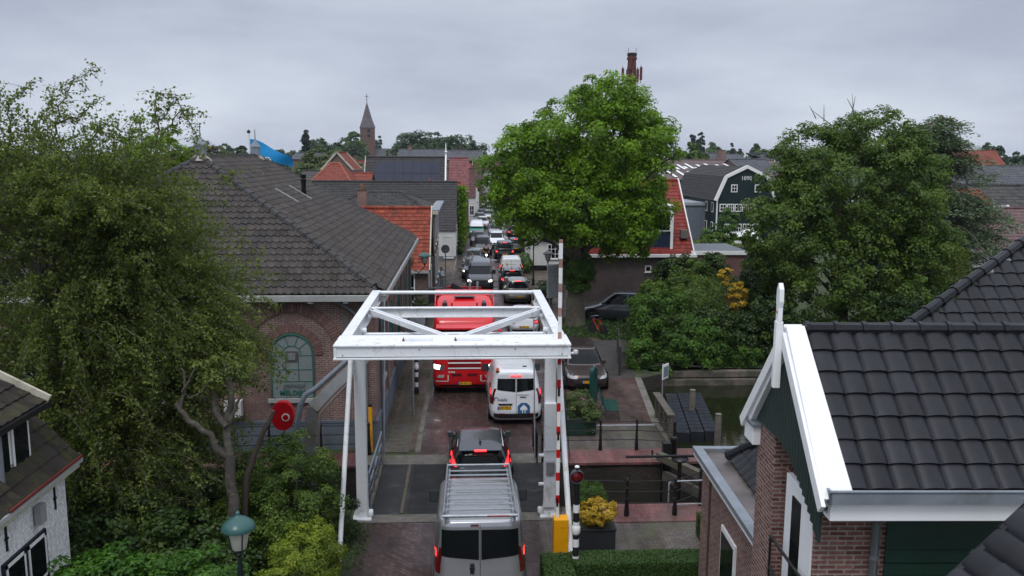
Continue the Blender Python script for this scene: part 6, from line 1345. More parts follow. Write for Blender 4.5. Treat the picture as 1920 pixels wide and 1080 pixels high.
rf.build('roof', BR, attr=True, fix=False)
k = MB(); aa = a_-c_l; k.bb(aa.x+2.6, aa.y+1.2, 0, aa.x+9, aa.y+6, 5.4, newbrick); k.build('wall', BR)
# corner of another roof at the lower right
CR = thing('corner_roof_wing', 'charcoal tiled roof corner rising at the lower right edge of the near house', 'house wing', (4.6, 7.6, 0))
o3 = Vector((0, 0, H)); pn3 = Vector((-.62, -.2, .76)).normalized(); pp3 = PW(1850, 1040, 7.9)
def onp3(px, py): d = ray(px, py); return o3+d*((pp3-o3).dot(pn3)/d.dot(pn3))
a_ = onp3(1765, 1105); b_2 = onp3(1935, 945); c3 = onp3(2060, 1120)
u3 = (b_2-a_).normalized(); v3 = pn3.cross(u3); v3 = v3 if v3.dot(c3-a_) > 0 else -v3
rf = MB(); L3 = (b_2-a_).length*1.3; W_ = 1.8
tiles(rf, a_-CR.location, u3, v3, lambda v: -.3, lambda v: L3, W_, .30, .30, t_new, A=.03, n=10, jit=.004, pf=prof2)
caps(rf, a_-CR.location-u3*.3, a_-CR.location+u3*L3, t_new, r=.06, seg=.36); rf.build('roof', CR, attr=True, fix=False)
k = MB(); q1 = a_-CR.location; k.bb(q1.x+.25, q1.y-1.5, 0, q1.x+2.5, q1.y+.5, q1.z-.25, newbrick); k.build('wall', CR)
# ---- white brick house, lower left
WH = thing('white_brick_house', 'white painted brick house with mossy roof and dormer at the lower left', 'house', (-9.76, 12, 0)); wl = lambda x, y, z: Vector((x+9.5, y-12, z))
def wb(mb, x0, y0, z0, x1, y1, z1, m): a, b = wl(x0, y0, z0), wl(x1, y1, z1); return mb.bb(a.x, a.y, a.z, b.x, b.y, b.z, m)
k = MB(); wb(k, -12, 7.0, 0, -7.45, 16.0, 3.95, whitebrick); k.build('wall', WH)
t_moss = tilem('mossy dark tile', [(.022, .018, .016), (.042, .034, .029)], .8, moss=(.045, .045, .02), mth=.54)
rf = MB(); tiles(rf, wl(-7.2, 7.0, 3.9), (0, 1, 0), Vector((-1, 0, 1.05)), lambda v: 0, lambda v: 9.1, 3.4, .24, .30, t_moss, n=6); ro_ = rf.build('roof', WH, attr=True, fix=False)
k = MB(); wb(k, -7.28, 6.9, 3.82, -7.14, 16.15, 3.92, gz); wb(k, -7.42, 6.9, 3.72, -7.2, 16.12, 3.82, cream); k.build('gutter', WH, bevel=.01)
k = MB(); wb(k, -7.16, 13.5, 3.92, -7.12, 16.1, 3.97, pm('moss red line', (.14, .03, .025), .8)); k.build('gutter_moss', WH)
for y_ in (15.55, 13.85): 
    k = MB(); wb(k, -7.45, y_-.015, 3.1, -7.42, y_+.015, 3.55, blackp); wb(k, -7.46, y_-.04, 3.3, -7.415, y_+.04, 3.34, blackp); k.build('wall_anchor', WH)
fr = pm('dark window blue', (.01, .012, .02), .4)
for y_ in (14.72, 14.0):
    k = MB(); wb(k, -7.47, y_-.36, .7, -7.40, y_+.36, 2.95, fr); wb(k, -7.42, y_-.31, 2.1, -7.385, y_+.31, 2.15, white); wb(k, -7.42, y_-.31, 2.84, -7.385, y_+.31, 2.9, white); wb(k, -7.42, y_-.31, 2.1, -7.385, y_-.26, 2.9, white); wb(k, -7.42, y_+.26, 2.1, -7.385, y_+.31, 2.9, white)
    fo = k.build('window', WH); k = MB(); wb(k, -7.43, y_-.26, 2.15, -7.392, y_+.26, 2.84, gls); wb(k, -7.43, y_-.30, .8, -7.388, y_+.30, 2.05, gls); k.build('pane', fo)
k = MB(); wb(k, -7.44, 13.92 if 0 else 15.0, 3.2, -7.25, 15.25 if 0 else 15.2, 3.45, lead) if 0 else None
k = MB(); wb(k, -7.42, 14.75, 3.15, -7.3, 14.95, 3.5, pm('lamp box grey', (.3, .3, .3), .5)); k.build('wall_lamp', WH)
k = MB(); wb(k, -9.4, 13.85, 3.9, -7.62, 15.15, 5.15, blackp); dm = k.build('dormer', ro_)
k = MB()
for y_ in (14.18, 14.82): wb(k, -7.63, y_-.29, 4.15, -7.57, y_+.29, 5.1, white)
fo = k.build('dormer_window', ro_); k = MB(); [wb(k, -7.575, y_-.22, 4.22, -7.56, y_+.22, 5.03, gls) for y_ in (14.18, 14.82)]; k.build('dormer_pane', ro_)
rf = MB(); tiles(rf, wl(-7.4, 13.6, 5.22), (0, 1, 0), Vector((-1, 0, .55)), lambda v: 0, lambda v: 1.8, 2.3, .24, .3, t_moss, n=6); rf.build('dormer_roof', ro_, attr=True, fix=False)
k = MB(); k.beam(wl(-7.35, 15.44, 5.24), wl(-9.4, 15.44, 6.36), .06, .2, cream); k.beam(wl(-7.35, 13.56, 5.24), wl(-9.4, 13.56, 6.36), .06, .2, cream); wb(k, -7.42, 13.55, 5.14, -7.3, 15.45, 5.24, blackp); k.build('dormer_verge', ro_)
k = MB(); k.tube([wl(-7.5, 14.0, 5.1), wl(-7.5, 14.0, 4.0)], .045, zinc, 10); k.build('dormer_pipe', ro_)
# ---- white information board by the lamps, flag
T = thing('info_board', 'white information board on posts beside the big tree', 'sign', (5.35, 50.5, 0)); MB().cb((0, 0, 2.2), (.12, 1.2, 2.0), pm('board white', (.5, .52, .55), .5), rz=R(-72)).build('board', T, bevel=.02); k = MB(); k.bb(-.6, -.05, 3.1, .6, .05, 3.25, white); [k.tube([(x, 0, 0), (x, 0, 3.1)], .04, steel, 8) for x in (-.4, .4)]; k.build('frame', T)
T = thing('flag', 'blue flag with white emblem streaming from a white pole behind the pump building', 'flag', (PW(468, 290, 47).x, 47, 0))
MB().tube([(0, 0, 0), (0, 0, zz(253, 47))], .055, white, 10).build('flagpole', T); MB().lathe([(0, 0), (.1, .05), (.1, .12), (0, .22)], (0, 0, zz(253, 47)), blackp, 10).build('finial', T)
k = MB(); zt_ = zz(263, 47); rows = []
for j in range(9):
    v = j/8; rows.append([(.06+u*2.55+.0, .18*math.sin(u*7+v*2)*u, zt_-.78*v*(1-.35*u)-1.2*u**1.2+.05*math.sin(u*9)) for u in np.linspace(0, .86, 18)])
fb = pm('flag blue', (.012, .25, .56), .6, var=.06); k.grid(rows, fb); fl = k.build('cloth', T, fix=False)
k = MB(); 
for i in range(8):
    a0, a1 = R(45*i), R(45*i+36); f = lambda a, r_: (.95+r_*math.cos(a), -.12, zt_-.85-.28+r_*math.sin(a)*.9)
    k.poly([f(a0, .15), f(a1, .15), f(a1, .21), f(a0, .21)], white)
k.build('emblem', fl, fix=False)
# small yellow crane-like machine and vents on far roofs are too small to build apart
# ---------------------------------------------------------------- vegetation
L_lind = leafm('linden leaf', [(.042, .088, .003), (.092, .182, .005), (.155, .285, .008), (.225, .37, .016)], .42)
L_map = leafm('maple leaf', [(.034, .066, .010), (.062, .114, .014), (.10, .165, .020), (.145, .215, .030)], .35)
L_birch = leafm('birch leaf', [(.042, .064, .014), (.082, .116, .022), (.138, .185, .034), (.20, .25, .055)], .42)
L_ced = leafm('cedar needle', [(.055, .085, .052), (.11, .155, .10), (.19, .25, .17)], .3)
L_dark = leafm('laurel leaf', [(.013, .032, .008), (.026, .056, .010), (.05, .09, .014), (.08, .13, .02)], .25)
L_ivy = leafm('ivy leaf', [(.035, .085, .010), (.065, .14, .016), (.10, .20, .024)], .35)
L_brt = leafm('bright vine leaf', [(.028, .085, .008), (.05, .135, .012), (.085, .20, .02)], .35)
L_yg = leafm('golden privet leaf', [(.09, .15, .012), (.16, .22, .015), (.25, .30, .02)], .3)
L_yel = leafm('yellow leaf', [(.32, .20, .012), (.45, .30, .02), (.55, .38, .04)], .3)
L_hedge = leafm('hedge leaf', [(.022, .055, .010), (.04, .09, .014), (.06, .12, .02)], .2)
L_far = leafm('far tree leaf', [(.035, .065, .026), (.052, .095, .034), (.075, .13, .045)], .2)
L_farb = leafm('far bright leaf', [(.05, .10, .018), (.085, .155, .024), (.12, .20, .035)], .25)
L_farc = leafm('far conifer leaf', [(.012, .024, .016), (.022, .04, .026), (.03, .05, .034)], .05)
L_cop = leafm('copper beech leaf', [(.03, .018, .02), (.045, .025, .026), (.06, .03, .03)], .1)
L_wil = leafm('willow leaf', [(.07, .10, .035), (.10, .14, .05), (.13, .17, .065)], .3)
graybark = pm('grey bark', (.13, .118, .10), .9, var=.35, scale=7, bmp=.8, bscale=20, stain=(.08, .07, .06), sth=.5)
def tree(name, label, bx, by, fork, r0, ells, nc, k, rc, ls, mat, nl=14, cat='tree', up=.7, flat=.6, rnd=.6, shell=.5, asp=.62, bk=None, group=None, cv=.55):
    T = thing(name, label, cat, (bx, by, 0), group=group); e2 = [(e_[0]-bx, e_[1]-by)+tuple(e_[2:]) for e_ in ells]
    C, D = in_ells(e2, nc, shell); P, Nn, S, V = clump_leaves(C, D, k, rc, ls, up, flat, rnd, cv)
    ok = P[:, 2] > .05; leafobj('crown', P[ok], Nn[ok], S[ok], V[ok], mat, T, asp)
    tg = C[rng.choice(len(C), min(nl, len(C)), replace=False)]; tg = [t_ for t_ in tg if t_[2] > fork*.7]
    limbs((0, 0, 0), tg, r0, (0, 0, fork), mat=bk).build('trunk', T, fix=False); return T
tree('linden_tree', 'huge bright green linden tree with ivy wrapped trunk standing right of the street', 6.2, 47.9, 4.4, .52,
     [(7.6, 47.8, 10.2, 3.5, 3.4, 3.7), (3.4, 47.3, 8.2, 2.8, 2.8, 2.9), (10.1, 47.6, 9.2, 1.9, 2.4, 3.5), (5.6, 47, 6.9, 4.2, 3.2, 2.3), (8.8, 47.4, 6.6, 2.0, 2.8, 2.1), (4.4, 47.6, 10.2, 2.3, 2.4, 2.2), (7.8, 47.6, 12.2, 2.0, 2.2, 1.7), (8.9, 47.3, 5.5, 1.9, 2.3, 1.5)],
     900, 120, .62, .18, L_lind, nl=46, shell=.45, flat=.85, up=.45, rnd=.75)
T = thing('ivy', 'dense ivy clothing the lower trunk of the big linden tree', 'climbing plant', (6.2, 47.9, 0)); C, D = in_ells([(0, 0, 3.3, .95, .95, 1.3), (0.1, -.1, 3.0, .8, .8, 1.0)], 150, .6); P, Nn, S, V = clump_leaves(C, D, 70, .35, .14, .4); leafobj('foliage', P, Nn, S, V, L_ivy, T)
MB().tube([(0, -.3, .3), (.2, -.45, 2), (0, -.35, 3.8)], [.05, .04, .02], bark, 6).build('stem', T)
T = tree('maple_tree', 'broad olive green maple tree filling the garden behind the tiled gable house', 19.3, 42.5, 3.0, .4,
     [(19, 42, 8.2, 4.2, 3.4, 3.5), (15.9, 41.4, 6.0, 2.5, 2.3, 2.6), (21.6, 42, 7.6, 2.5, 2.8, 3.3), (19, 41.2, 3.9, 4.6, 2.8, 2.8), (20.4, 42.2, 10.3, 2.1, 2.1, 1.6), (17.3, 42.2, 9.4, 1.9, 1.9, 1.7), (23, 42, 5.0, 1.6, 2, 2.4)],
     1050, 110, .55, .155, L_map, nl=30, flat=.75, up=.5, rnd=.75)
k = MB()
for (x0_, y0_), (x1_, y1_) in (((1601, 215), (1598, 176)), ((1598, 200), (1604, 180)), ((1560, 225), (1520, 205)), ((1545, 218), (1545, 196)), ((1498, 262), (1496, 236)), ((1530, 212), (1518, 198)), ((1600, 196), (1588, 184))):
    k = MB(); a, b = PW(x0_, y0_+10, 42), PW(x1_, y1_, 42); k.tube([a-Vector((19.3, 42.5, 0)), b-Vector((19.3, 42.5, 0))], [.03, .008], bark, 5).build('dead_twig', T)
# cedar: drooping flat pads on long limbs
T = thing('cedar_tree', 'tall blue green cedar with drooping layered branches at the right', 'tree', (29.6, 52, 0)); mb = MB(); mb.tube([(0, 0, -.2), (.1, 0, 5), (-.6, 0, 11.6)], [.5, .35, .08], bark, 10); PP = []; DD = []
for i in range(96):
    z_ = 1.8+10.0*(i/96)+random.uniform(-.3, .3); an = random.uniform(0, 2*math.pi); ln = (5.3-.36*abs(z_-5.0))*random.uniform(.6, 1.05)*(1 if z_ < 10 else .6); dx, dy = math.cos(an), math.sin(an)
    pts = [Vector((-.05*z_+dx*ln*t_, dy*ln*t_, z_+.7*math.sin(t_*2.4)-1.3*t_**2.2)) for t_ in np.linspace(0, 1, 7)]; mb.tube(pts, [.12*(1-t_*.85) for t_ in np.linspace(0, 1, 7)], bark, 5, caps=False)
    for p in pts[2:]:
        for _ in range(4): PP.append(np.array(p)+np.array([random.gauss(0, .42), random.gauss(0, .42), random.gauss(-.05, .12)])); DD.append(np.array([dx, dy, -.35]))
mb.build('trunk', T, fix=False); PP = np.array(PP); DD = np.array(DD); n = len(PP); kk = 32
Pk = np.repeat(PP, kk, 0); g_ = rng.normal(size=Pk.shape)*np.array([.34, .34, .07]); rd = np.hypot(g_[:, 0], g_[:, 1]); g_[:, 2] -= rd*.45
Nn = unit(len(Pk))*.5; Nn[:, 2] += 1; leafobj('crown', Pk+g_, Nn, .24*(.6+.8*rng.random(len(Pk))), np.repeat(rng.random(n), kk)*.5+rng.random(len(Pk))*.5, L_ced, T, .38)
# birches: arching shoots with hanging strands
def birch(label, bx, by, ells, nstr, top, r0=.16, extra=(), lsz=.078, mat=None, lean=0):
    T = thing('birch_tree', label, 'tree', (bx, by, 0)); mb = MB(); base = Vector((0, 0, -.2)); tp = Vector((lean, 0, top))
    trunk = [base.lerp(tp, t_)+Vector((.25*math.sin(t_*5), .2*math.sin(t_*4), 0)) for t_ in np.linspace(0, 1, 9)]; mb.tube(trunk, [r0*(1-.9*t_) for t_ in np.linspace(0, 1, 9)], graybark, 9)
    e2 = [(e_[0]-bx, e_[1]-by)+tuple(e_[2:]) for e_ in ells]; C, D = in_ells(e2, nstr, .15); P = []; V = []
    for c_, d_ in zip(C, D):
        d_ = Vector(d_); d_.z = abs(d_.z)*.6+.35+(.5 if c_[2] > 7.2 else 0); d_.normalize(); ln = random.uniform(.9, 1.9); p = Vector(c_); pts = [p.copy()]; v = random.random()*.55
        dr = d_.copy()
        for s_ in range(7): dr = (dr+Vector((random.gauss(0, .12), random.gauss(0, .12), -.20))).normalized(); p = p+dr*ln/7; pts.append(p.copy())
        mb.tube(pts, [.010*(1-.8*i/7) for i in range(8)], bark, 3, caps=False)
        m_ = int(ln*62)
        for _ in range(m_):
            t_ = random.random()*6.99; i = int(t_); q = pts[i].lerp(pts[i+1], t_-i); P.append((q.x+random.gauss(0, .07), q.y+random.gauss(0, .07), q.z+random.gauss(-.02, .06))); V.append(v+random.random()*.45)
    for c_ in C[rng.choice(len(C), 38, replace=False)]:
        zf = min(top*.9, max(1.2, c_[2]-1.6)); st = base.lerp(tp, (zf+.2)/(top+.2)); q = Vector(c_); mb.tube([st, st.lerp(q, .5)+Vector((0, 0, .35)), q], [r0*.35, r0*.2, .012], graybark, 5, caps=False)
    for line in extra:
        pts = [PW(x_, y_, by)-Vector((bx, by, 0)) for x_, y_ in line]; fine = []
        for a, b in zip(pts[:-1], pts[1:]):
            for t_ in np.linspace(0, 1, 7)[:-1]: fine.append(a.lerp(b, t_)+Vector((random.gauss(0, .015), random.gauss(0, .05), random.gauss(0, .015))))
        fine.append(pts[-1]); mb.tube(fine, [.022*(1-.8*i/len(fine)) for i in range(len(fine))], bark, 5, caps=False)
        for f_ in fine:
            for _ in range(2):
                s_ = Vector((random.gauss(0, .25), random.gauss(0, .2), random.uniform(-.35, .15))); mb.tube([f_, f_+s_*.6+Vector((0, 0, .03)), f_+s_], .004, bark, 3, caps=False)
                for _ in range(9): q = f_+s_*random.random(); P.append((q.x+random.gauss(0, .04), q.y+random.gauss(0, .04), q.z+random.gauss(0, .04))); V.append(.3+random.random()*.7)
    P = np.array(P); Nn = unit(len(P)); Nn[:, 2] += .3; leafobj('crown', P, Nn, lsz*(.6+.7*rng.random(len(P))), np.array(V), mat or L_birch, T, .6); mb.build('trunk', T, fix=False); return T
birch('tall weeping birch at the far left with wispy drooping shoots above the horizon', -9.3, 19.2, [(-9.3, 19.2, 5.7, 2.6, 1.8, 3.2), (-8.4, 19, 3.4, 2.4, 1.6, 2.6), (-10.4, 19.2, 8.6, 1.2, 1.2, 1.8), (-7.9, 19.2, 8.2, 1.0, 1.0, 1.5), (-8.6, 19.2, 8.6, 2.2, 1.4, 1.4)], 1450, 9.6,
      extra=(((90, 300), (112, 200), (138, 150), (180, 124)), ((20, 260), (18, 190), (65, 152)), ((110, 230), (150, 215), (190, 182)), ((0, 240), (0, 170)), ((215, 300), (214, 240)), ((60, 300), (70, 220)), ((150, 290), (185, 240), (220, 225)), ((0, 300), (35, 230))))
birch('second weeping birch overhanging the front of the pump building', -6.9, 20.3, [(-7.6, 20.3, 5.5, 1.7, 1.6, 3.0), (-6.7, 20.2, 5.4, 1.15, 1.2, 1.8), (-7.9, 20.3, 7.4, 1.4, 1.3, 1.6), (-7.5, 20.3, 3.0, 1.1, 1.1, 1.4)], 1400, 8.6, r0=.13,
      extra=(((290, 320), (298, 230), (330, 185), (368, 250), (372, 292)), ((270, 300), (262, 225)), ((300, 260), (340, 205), (365, 215)), ((290, 230), (292, 175), (330, 178)), ((420, 330), (446, 322)), ((430, 420), (480, 470), (492, 545))))
# gnarled pruned trunk and snag
T = thing('pollard_tree', 'gnarled pruned tree with pale bare limbs behind the green street lamp', 'tree', (-5.05, 18.2, 0)); k = MB(); o_ = Vector((-5.05, 18.2, 0))
def gl(pts, r_, mt=graybark, n=9):
    v = [PW(x, y, Y)-o_ for x, y, Y in pts]; f = []
    for a, b in zip(v[:-1], v[1:]): f += [a.lerp(b, t_)+Vector([random.gauss(0, .02)]*3) for t_ in (0, .33, .66)]
    f.append(v[-1]); k.tube(f, [r_[0]+(r_[1]-r_[0])*i/(len(f)-1) for i in range(len(f))], mt, n)
gl([(440, 1075, 18.2), (436, 940, 18.2), (428, 850, 18.2)], (.13, .11)); gl([(432, 870, 18.2), (424, 800, 18.3), (432, 745, 18.3), (428, 700, 18.4), (420, 680, 18.4)], (.09, .05)); gl([(430, 860, 18.2), (395, 815, 18.0), (352, 788, 17.8), (330, 755, 17.8)], (.08, .05))
gl([(425, 800, 18.2), (405, 770, 18.4), (398, 735, 18.5)], (.08, .06)); gl([(430, 790, 18.2), (446, 755, 18.2), (455, 738, 18.2)], (.05, .02)); gl([(340, 765, 17.8), (345, 720, 17.8), (340, 690, 17.8)], (.04, .02)); gl([(346, 730, 17.8), (360, 705, 17.8), (364, 688, 17.8)], (.025, .01)); gl([(350, 745, 17.8), (380, 735, 17.8), (392, 715, 17.8)], (.02, .01))
gl([(455, 1000, 18.6), (462, 890, 18.6), (480, 840, 18.6), (505, 790, 18.6), (512, 770, 18.6)], (.08, .04), pm('dark snag bark', (.07, .055, .045), .9, bmp=.5))
k.build('trunk', T, fix=False); C, D = in_ells([(-.35, .1, 4.9, .8, .6, .55), (.1, .1, 5.3, .5, .4, .5)], 26, .2); P, Nn, S, V = clump_leaves(C, D, 55, .28, .07); leafobj('crown', P, Nn, S, V, L_birch, T)
# shrubs
def shrub(name, label, ells, nc, k, rc, ls, mat, asp=.6, up=.5, flat=.7, shell=.55, stem=True, group=None, cat='shrub', rnd=.6, bloom=None):
    bx, by = ells[0][0], ells[0][1]; T = thing(name, label, cat, (bx, by, 0), group=group); e2 = [(e_[0]-bx, e_[1]-by)+tuple(e_[2:]) for e_ in ells]
    C, D = in_ells(e2, nc, shell); P, Nn, S, V = clump_leaves(C, D, k, rc, ls, up, flat, rnd); ok = P[:, 2] > .02; leafobj('foliage', P[ok], Nn[ok], S[ok], V[ok], mat, T, asp)
    if stem:
        mb = MB()
        for c_ in C[:min(12, nc)]: mb.tube([(0, 0, 0), Vector(c_)*.5+Vector((0, 0, .1)), Vector(c_)*.95], [.05, .03, .01], bark, 5, caps=False)
        mb.build('stem', T, fix=False)
    return T
shrub('round_shrub', 'dark green rounded shrub between the pruned tree and the bridge post', [(-4.35, 19.8, 1.55, 1.35, 1.2, 1.5), (-4.9, 19.3, 1.2, 1.0, .9, 1.1)], 230, 110, .26, .07, L_map)
shrub('round_shrub', 'dark shrub hiding the foot of the bent pipes', [(-4.9, 21.6, 1.2, 1.3, .8, 1.25), (-6.2, 21.5, .9, 1.2, .8, 1.0)], 150, 90, .26, .08, L_dark)
shrub('golden_hedge', 'yellow green hedge at the bottom edge between the street lamp and the stay pole', [(-3.5, 15.6, 1.35, .5, 1.0, 1.0), (-3.45, 16.9, 1.2, .6, 1.2, .95), (-3.55, 14.5, 1.4, .45, .8, 1.0), (-3.35, 18.1, .8, .5, .9, .75)], 300, 110, .17, .055, L_yg, cat='hedge')
shrub('vine_hedge', 'bright green leafy vine along the bottom left below the dark undergrowth', [(-5.6, 14.0, 2.1, 1.2, .7, .95), (-6.5, 14.2, 2.0, .8, .7, 1.0), (-4.5, 13.8, 2.15, .8, .6, .85), (-5.5, 14.0, 1.0, 1.6, .7, 1.1)], 420, 80, .22, .09, L_brt, cat='hedge')
for i, (x, y, z, a, b, c_, lb) in enumerate(((-7.6, 17.6, 1.3, 1.5, 1.0, 1.4, 'dark laurel bush beside the white brick house'), (-5.9, 17.2, 1.0, 1.3, .9, 1.3, 'dark laurel bush at the foot of the pruned tree'), (-7.5, 20.6, 1.0, 1.9, .9, 1.5, 'dark laurel bush on the near bank of the lock below the birches'), (-10.5, 20.5, 1.3, 1.6, 1.2, 1.8, 'dark laurel bush at the far left under the tall birch'))):
    shrub('laurel_bush', lb, [(x, y, z, a, b, c_)], 130, 90, .30, .11, L_dark, group='laurel bushes on the left bank')
shrub('corner_shrub', 'small green shrub between the stay pole and the left bridge post', [(-3.2, 20.6, .6, .4, .9, .7)], 50, 80, .18, .06, L_dark)
# undergrowth as ground cover
def cover(name, x0, x1, y0, y1, n, h_, ls, mat, label=None, z0=0):
    P = np.stack([rng.uniform(x0, x1, n), rng.uniform(y0, y1, n), z0+rng.random(n)**1.5*h_], 1); Nn = unit(n); Nn[:, 2] += .9; o = leafobj(name, P, Nn, ls*(.6+.8*rng.random(n)), rng.random(n), mat); return tag(o, label, None, None, 'stuff')
cover('undergrowth', -12, -3.25, 12.5, 22.3, 26000, .5, .10, L_dark); cover('undergrowth', 8.4, 30, 37.9, 47, 26000, .7, .14, L_dark); cover('grass', 7.0, 9.5, 44, 52, 9000, .15, .10, L_hedge); cover('grass', 4.6, 8.4, 44.5, 50, 6000, .14, .10, L_hedge)
cover('weeds', 2.75, 3.5, 20.6, 21.3, 500, .08, .05, L_hedge); cover('weeds', 2.6, 3.2, 27.0, 28.0, 300, .06, .04, L_hedge); cover('weeds', -3.2, -2.5, 19.0, 21.5, 900, .12, .05, L_hedge); cover('weeds', -2.95, -2.7, 28, 45, 900, .06, .05, L_hedge)
# clipped hedges in the lower right
def hedge(label, x0, x1, y0, y1, h_, n, rz=0):
    cx_, cy_ = (x0+x1)/2, (y0+y1)/2; T = thing('clipped_hedge', label, 'hedge', (cx_, cy_, 0), rz); a, b = (x1-x0)/2, (y1-y0)/2
    P = np.stack([rng.uniform(-a, a, n), rng.uniform(-b, b, n), rng.uniform(0, h_, n)], 1); w_ = np.array([a*b*2, b*h_, a*h_]); f = rng.choice(4, n, p=np.array([a*b*4, a*h_*2, b*h_*2, b*h_*2])/(a*b*4+a*h_*2+b*h_*4))
    j = rng.normal(size=n)*.012; P[f == 0, 2] = h_+j[f == 0]; P[f == 1, 1] = -b+j[f == 1]; P[f == 2, 0] = -a+j[f == 2]; P[f == 3, 0] = a+j[f == 3]
    Nn = unit(n)*.8; Nn[f == 0, 2] += 1; Nn[f == 1, 1] -= 1; Nn[f == 2, 0] -= 1; Nn[f == 3, 0] += 1
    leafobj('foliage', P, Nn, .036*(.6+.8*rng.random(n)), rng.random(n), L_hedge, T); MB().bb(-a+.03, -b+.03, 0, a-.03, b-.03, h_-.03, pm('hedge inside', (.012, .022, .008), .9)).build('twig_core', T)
hedge('long low clipped hedge in front of the yellow barrier cabinet', 2.42, 6.35, 18.22, 18.92, .42, 46000)
hedge('left end of the clipped hedge next to the brick street edge', 1.72, 2.40, 17.6, 18.9, .40, 12000); hedge('small block of clipped hedge beside the brick wing', 5.9, 6.5, 19.5, 20.6, .62, 9000)
# planters' plants
shrub('planter_shrub', 'yellow leaved shrub in the dark planter behind the zebra signal pole', [(3.2, 19.9, .98, .46, .42, .3)], 90, 60, .12, .065, L_yel, stem=True)
shrub('planter_shrub', 'fine green shrub behind the yellow one in the dark planter', [(3.08, 20.4, 1.2, .42, .34, .32)], 80, 70, .12, .045, L_ivy, asp=.25)
shrub('planter_shrub', 'bushy green shrub in the planter on the lock plaza beside the bench', [(4.0, 29.0, 1.0, .62, .55, .5), (4.35, 28.6, .6, .3, .35, .5)], 100, 80, .16, .065, leafm('euonymus leaf', [(.03, .06, .012), (.06, .10, .02), (.14, .16, .03)], .2))
# garden shrubs behind the basin
for x, y, z, a, b, c_, mt, ls, lb, nc in (
    (9.3, 40.0, 1.3, 1.7, 1.4, 1.6, L_ivy, .13, 'sprawling green shrub right of the parked brown car', 150), (10.6, 39.2, .9, 2.3, .9, 1.5, L_dark, .13, 'dark ivy clad shrub at the left end of the basin wall', 150),
    (13.2, 39.3, 1.1, 2.4, 1.0, 1.7, L_dark, .13, 'dark shrub in the middle of the basin wall', 160), (16.5, 39.3, 1.0, 2.6, 1.0, 1.6, L_dark, .13, 'dark shrub above the basin wall under the maple', 160), (20.5, 39.4, 1.2, 2.6, 1.1, 1.8, L_dark, .13, 'dark shrub behind the white finial of the gable house', 160),
    (24.6, 40.0, 1.4, 2.4, 1.4, 2.2, L_dark, .13, 'dark shrub at the right end of the basin garden', 140), (10.8, 42.2, 2.0, 1.8, 1.3, 2.1, L_map, .14, 'tall olive shrub in front of the brick wall with the small window', 170), (13.6, 43.8, 2.0, 1.8, 1.4, 2.5, L_dark, .14, 'tall dark shrub left of the maple', 180), (16.0, 44.6, 1.8, 1.8, 1.4, 2.4, L_dark, .14, 'tall dark shrub just behind the yellow shrub', 170),
    (9.3, 42.6, 1.6, 1.2, 1.0, 1.7, L_map, .14, 'loose olive shrub in front of the dark people carrier', 130), (11.2, 45.0, 2.3, 1.5, 1.2, 2.2, L_dark, .14, 'tall dark shrub hiding the rear of the people carrier', 150)):
    shrub('garden_shrub', lb, [(x, y, z*.8, a*.8, b, c_*.85)]+[(x+random.uniform(-.8, .8)*a, y+random.uniform(-.4, .4)*b, z+random.uniform(.0, .75)*c_, a*random.uniform(.25, .5), b*.6, c_*random.uniform(.25, .55)) for _ in range(6)], int(nc*1.4), 80, .33, ls, mt, flat=.9, rnd=.9, group='shrubs in the garden behind the basin')
C, D = None, None
shrub('golden_shrub', 'golden yellow shrub glowing among the dark shrubs left of the maple', [(13.2, 40.6, 2.9, .55, .4, .75), (12.7, 40.8, 3.9, .3, .3, .35)], 38, 60, .22, .11, L_yel)
for bx, by, hh, lb in ((10.9, 40.6, 3.9, 'pale feathery bamboo left of the golden shrub'), (12.2, 41.3, 4.0, 'pale feathery bamboo just behind the golden shrub')):
    T = thing('bamboo', lb, 'bamboo', (bx, by, 0), group='bamboo clumps in the basin garden'); mb = MB(); P = []; V = []; NN = []
    for i in range(46):
        an = random.uniform(0, 6.28); rr = random.uniform(.2, 1.0); p0 = Vector((random.gauss(0, .2), random.gauss(0, .2), 0)); h2 = hh*random.uniform(.6, 1); pts = [p0+Vector((math.cos(an)*rr*t_**2.2, math.sin(an)*rr*t_**2.2, h2*t_-.5*rr*t_**4)) for t_ in np.linspace(0, 1, 8)]; mb.tube(pts, [.014*(1-.7*t_) for t_ in np.linspace(0, 1, 8)], pm('bamboo cane', (.12, .14, .04), .5), 4, caps=False)
        for p in pts[3:]:
            for _ in range(26): P.append((p.x+random.gauss(0, .16), p.y+random.gauss(0, .16), p.z+random.gauss(-.08, .12))); V.append(random.random())
    P = np.array(P); Nn = unit(len(P)); Nn[:, 2] += .4; leafobj('foliage', P, Nn, .17*(.6+.8*rng.random(len(P))), np.array(V), leafm('bamboo leaf', [(.06, .11, .02), (.10, .17, .03), (.16, .22, .06)], .3), T, .2); mb.build('cane', T, fix=False)
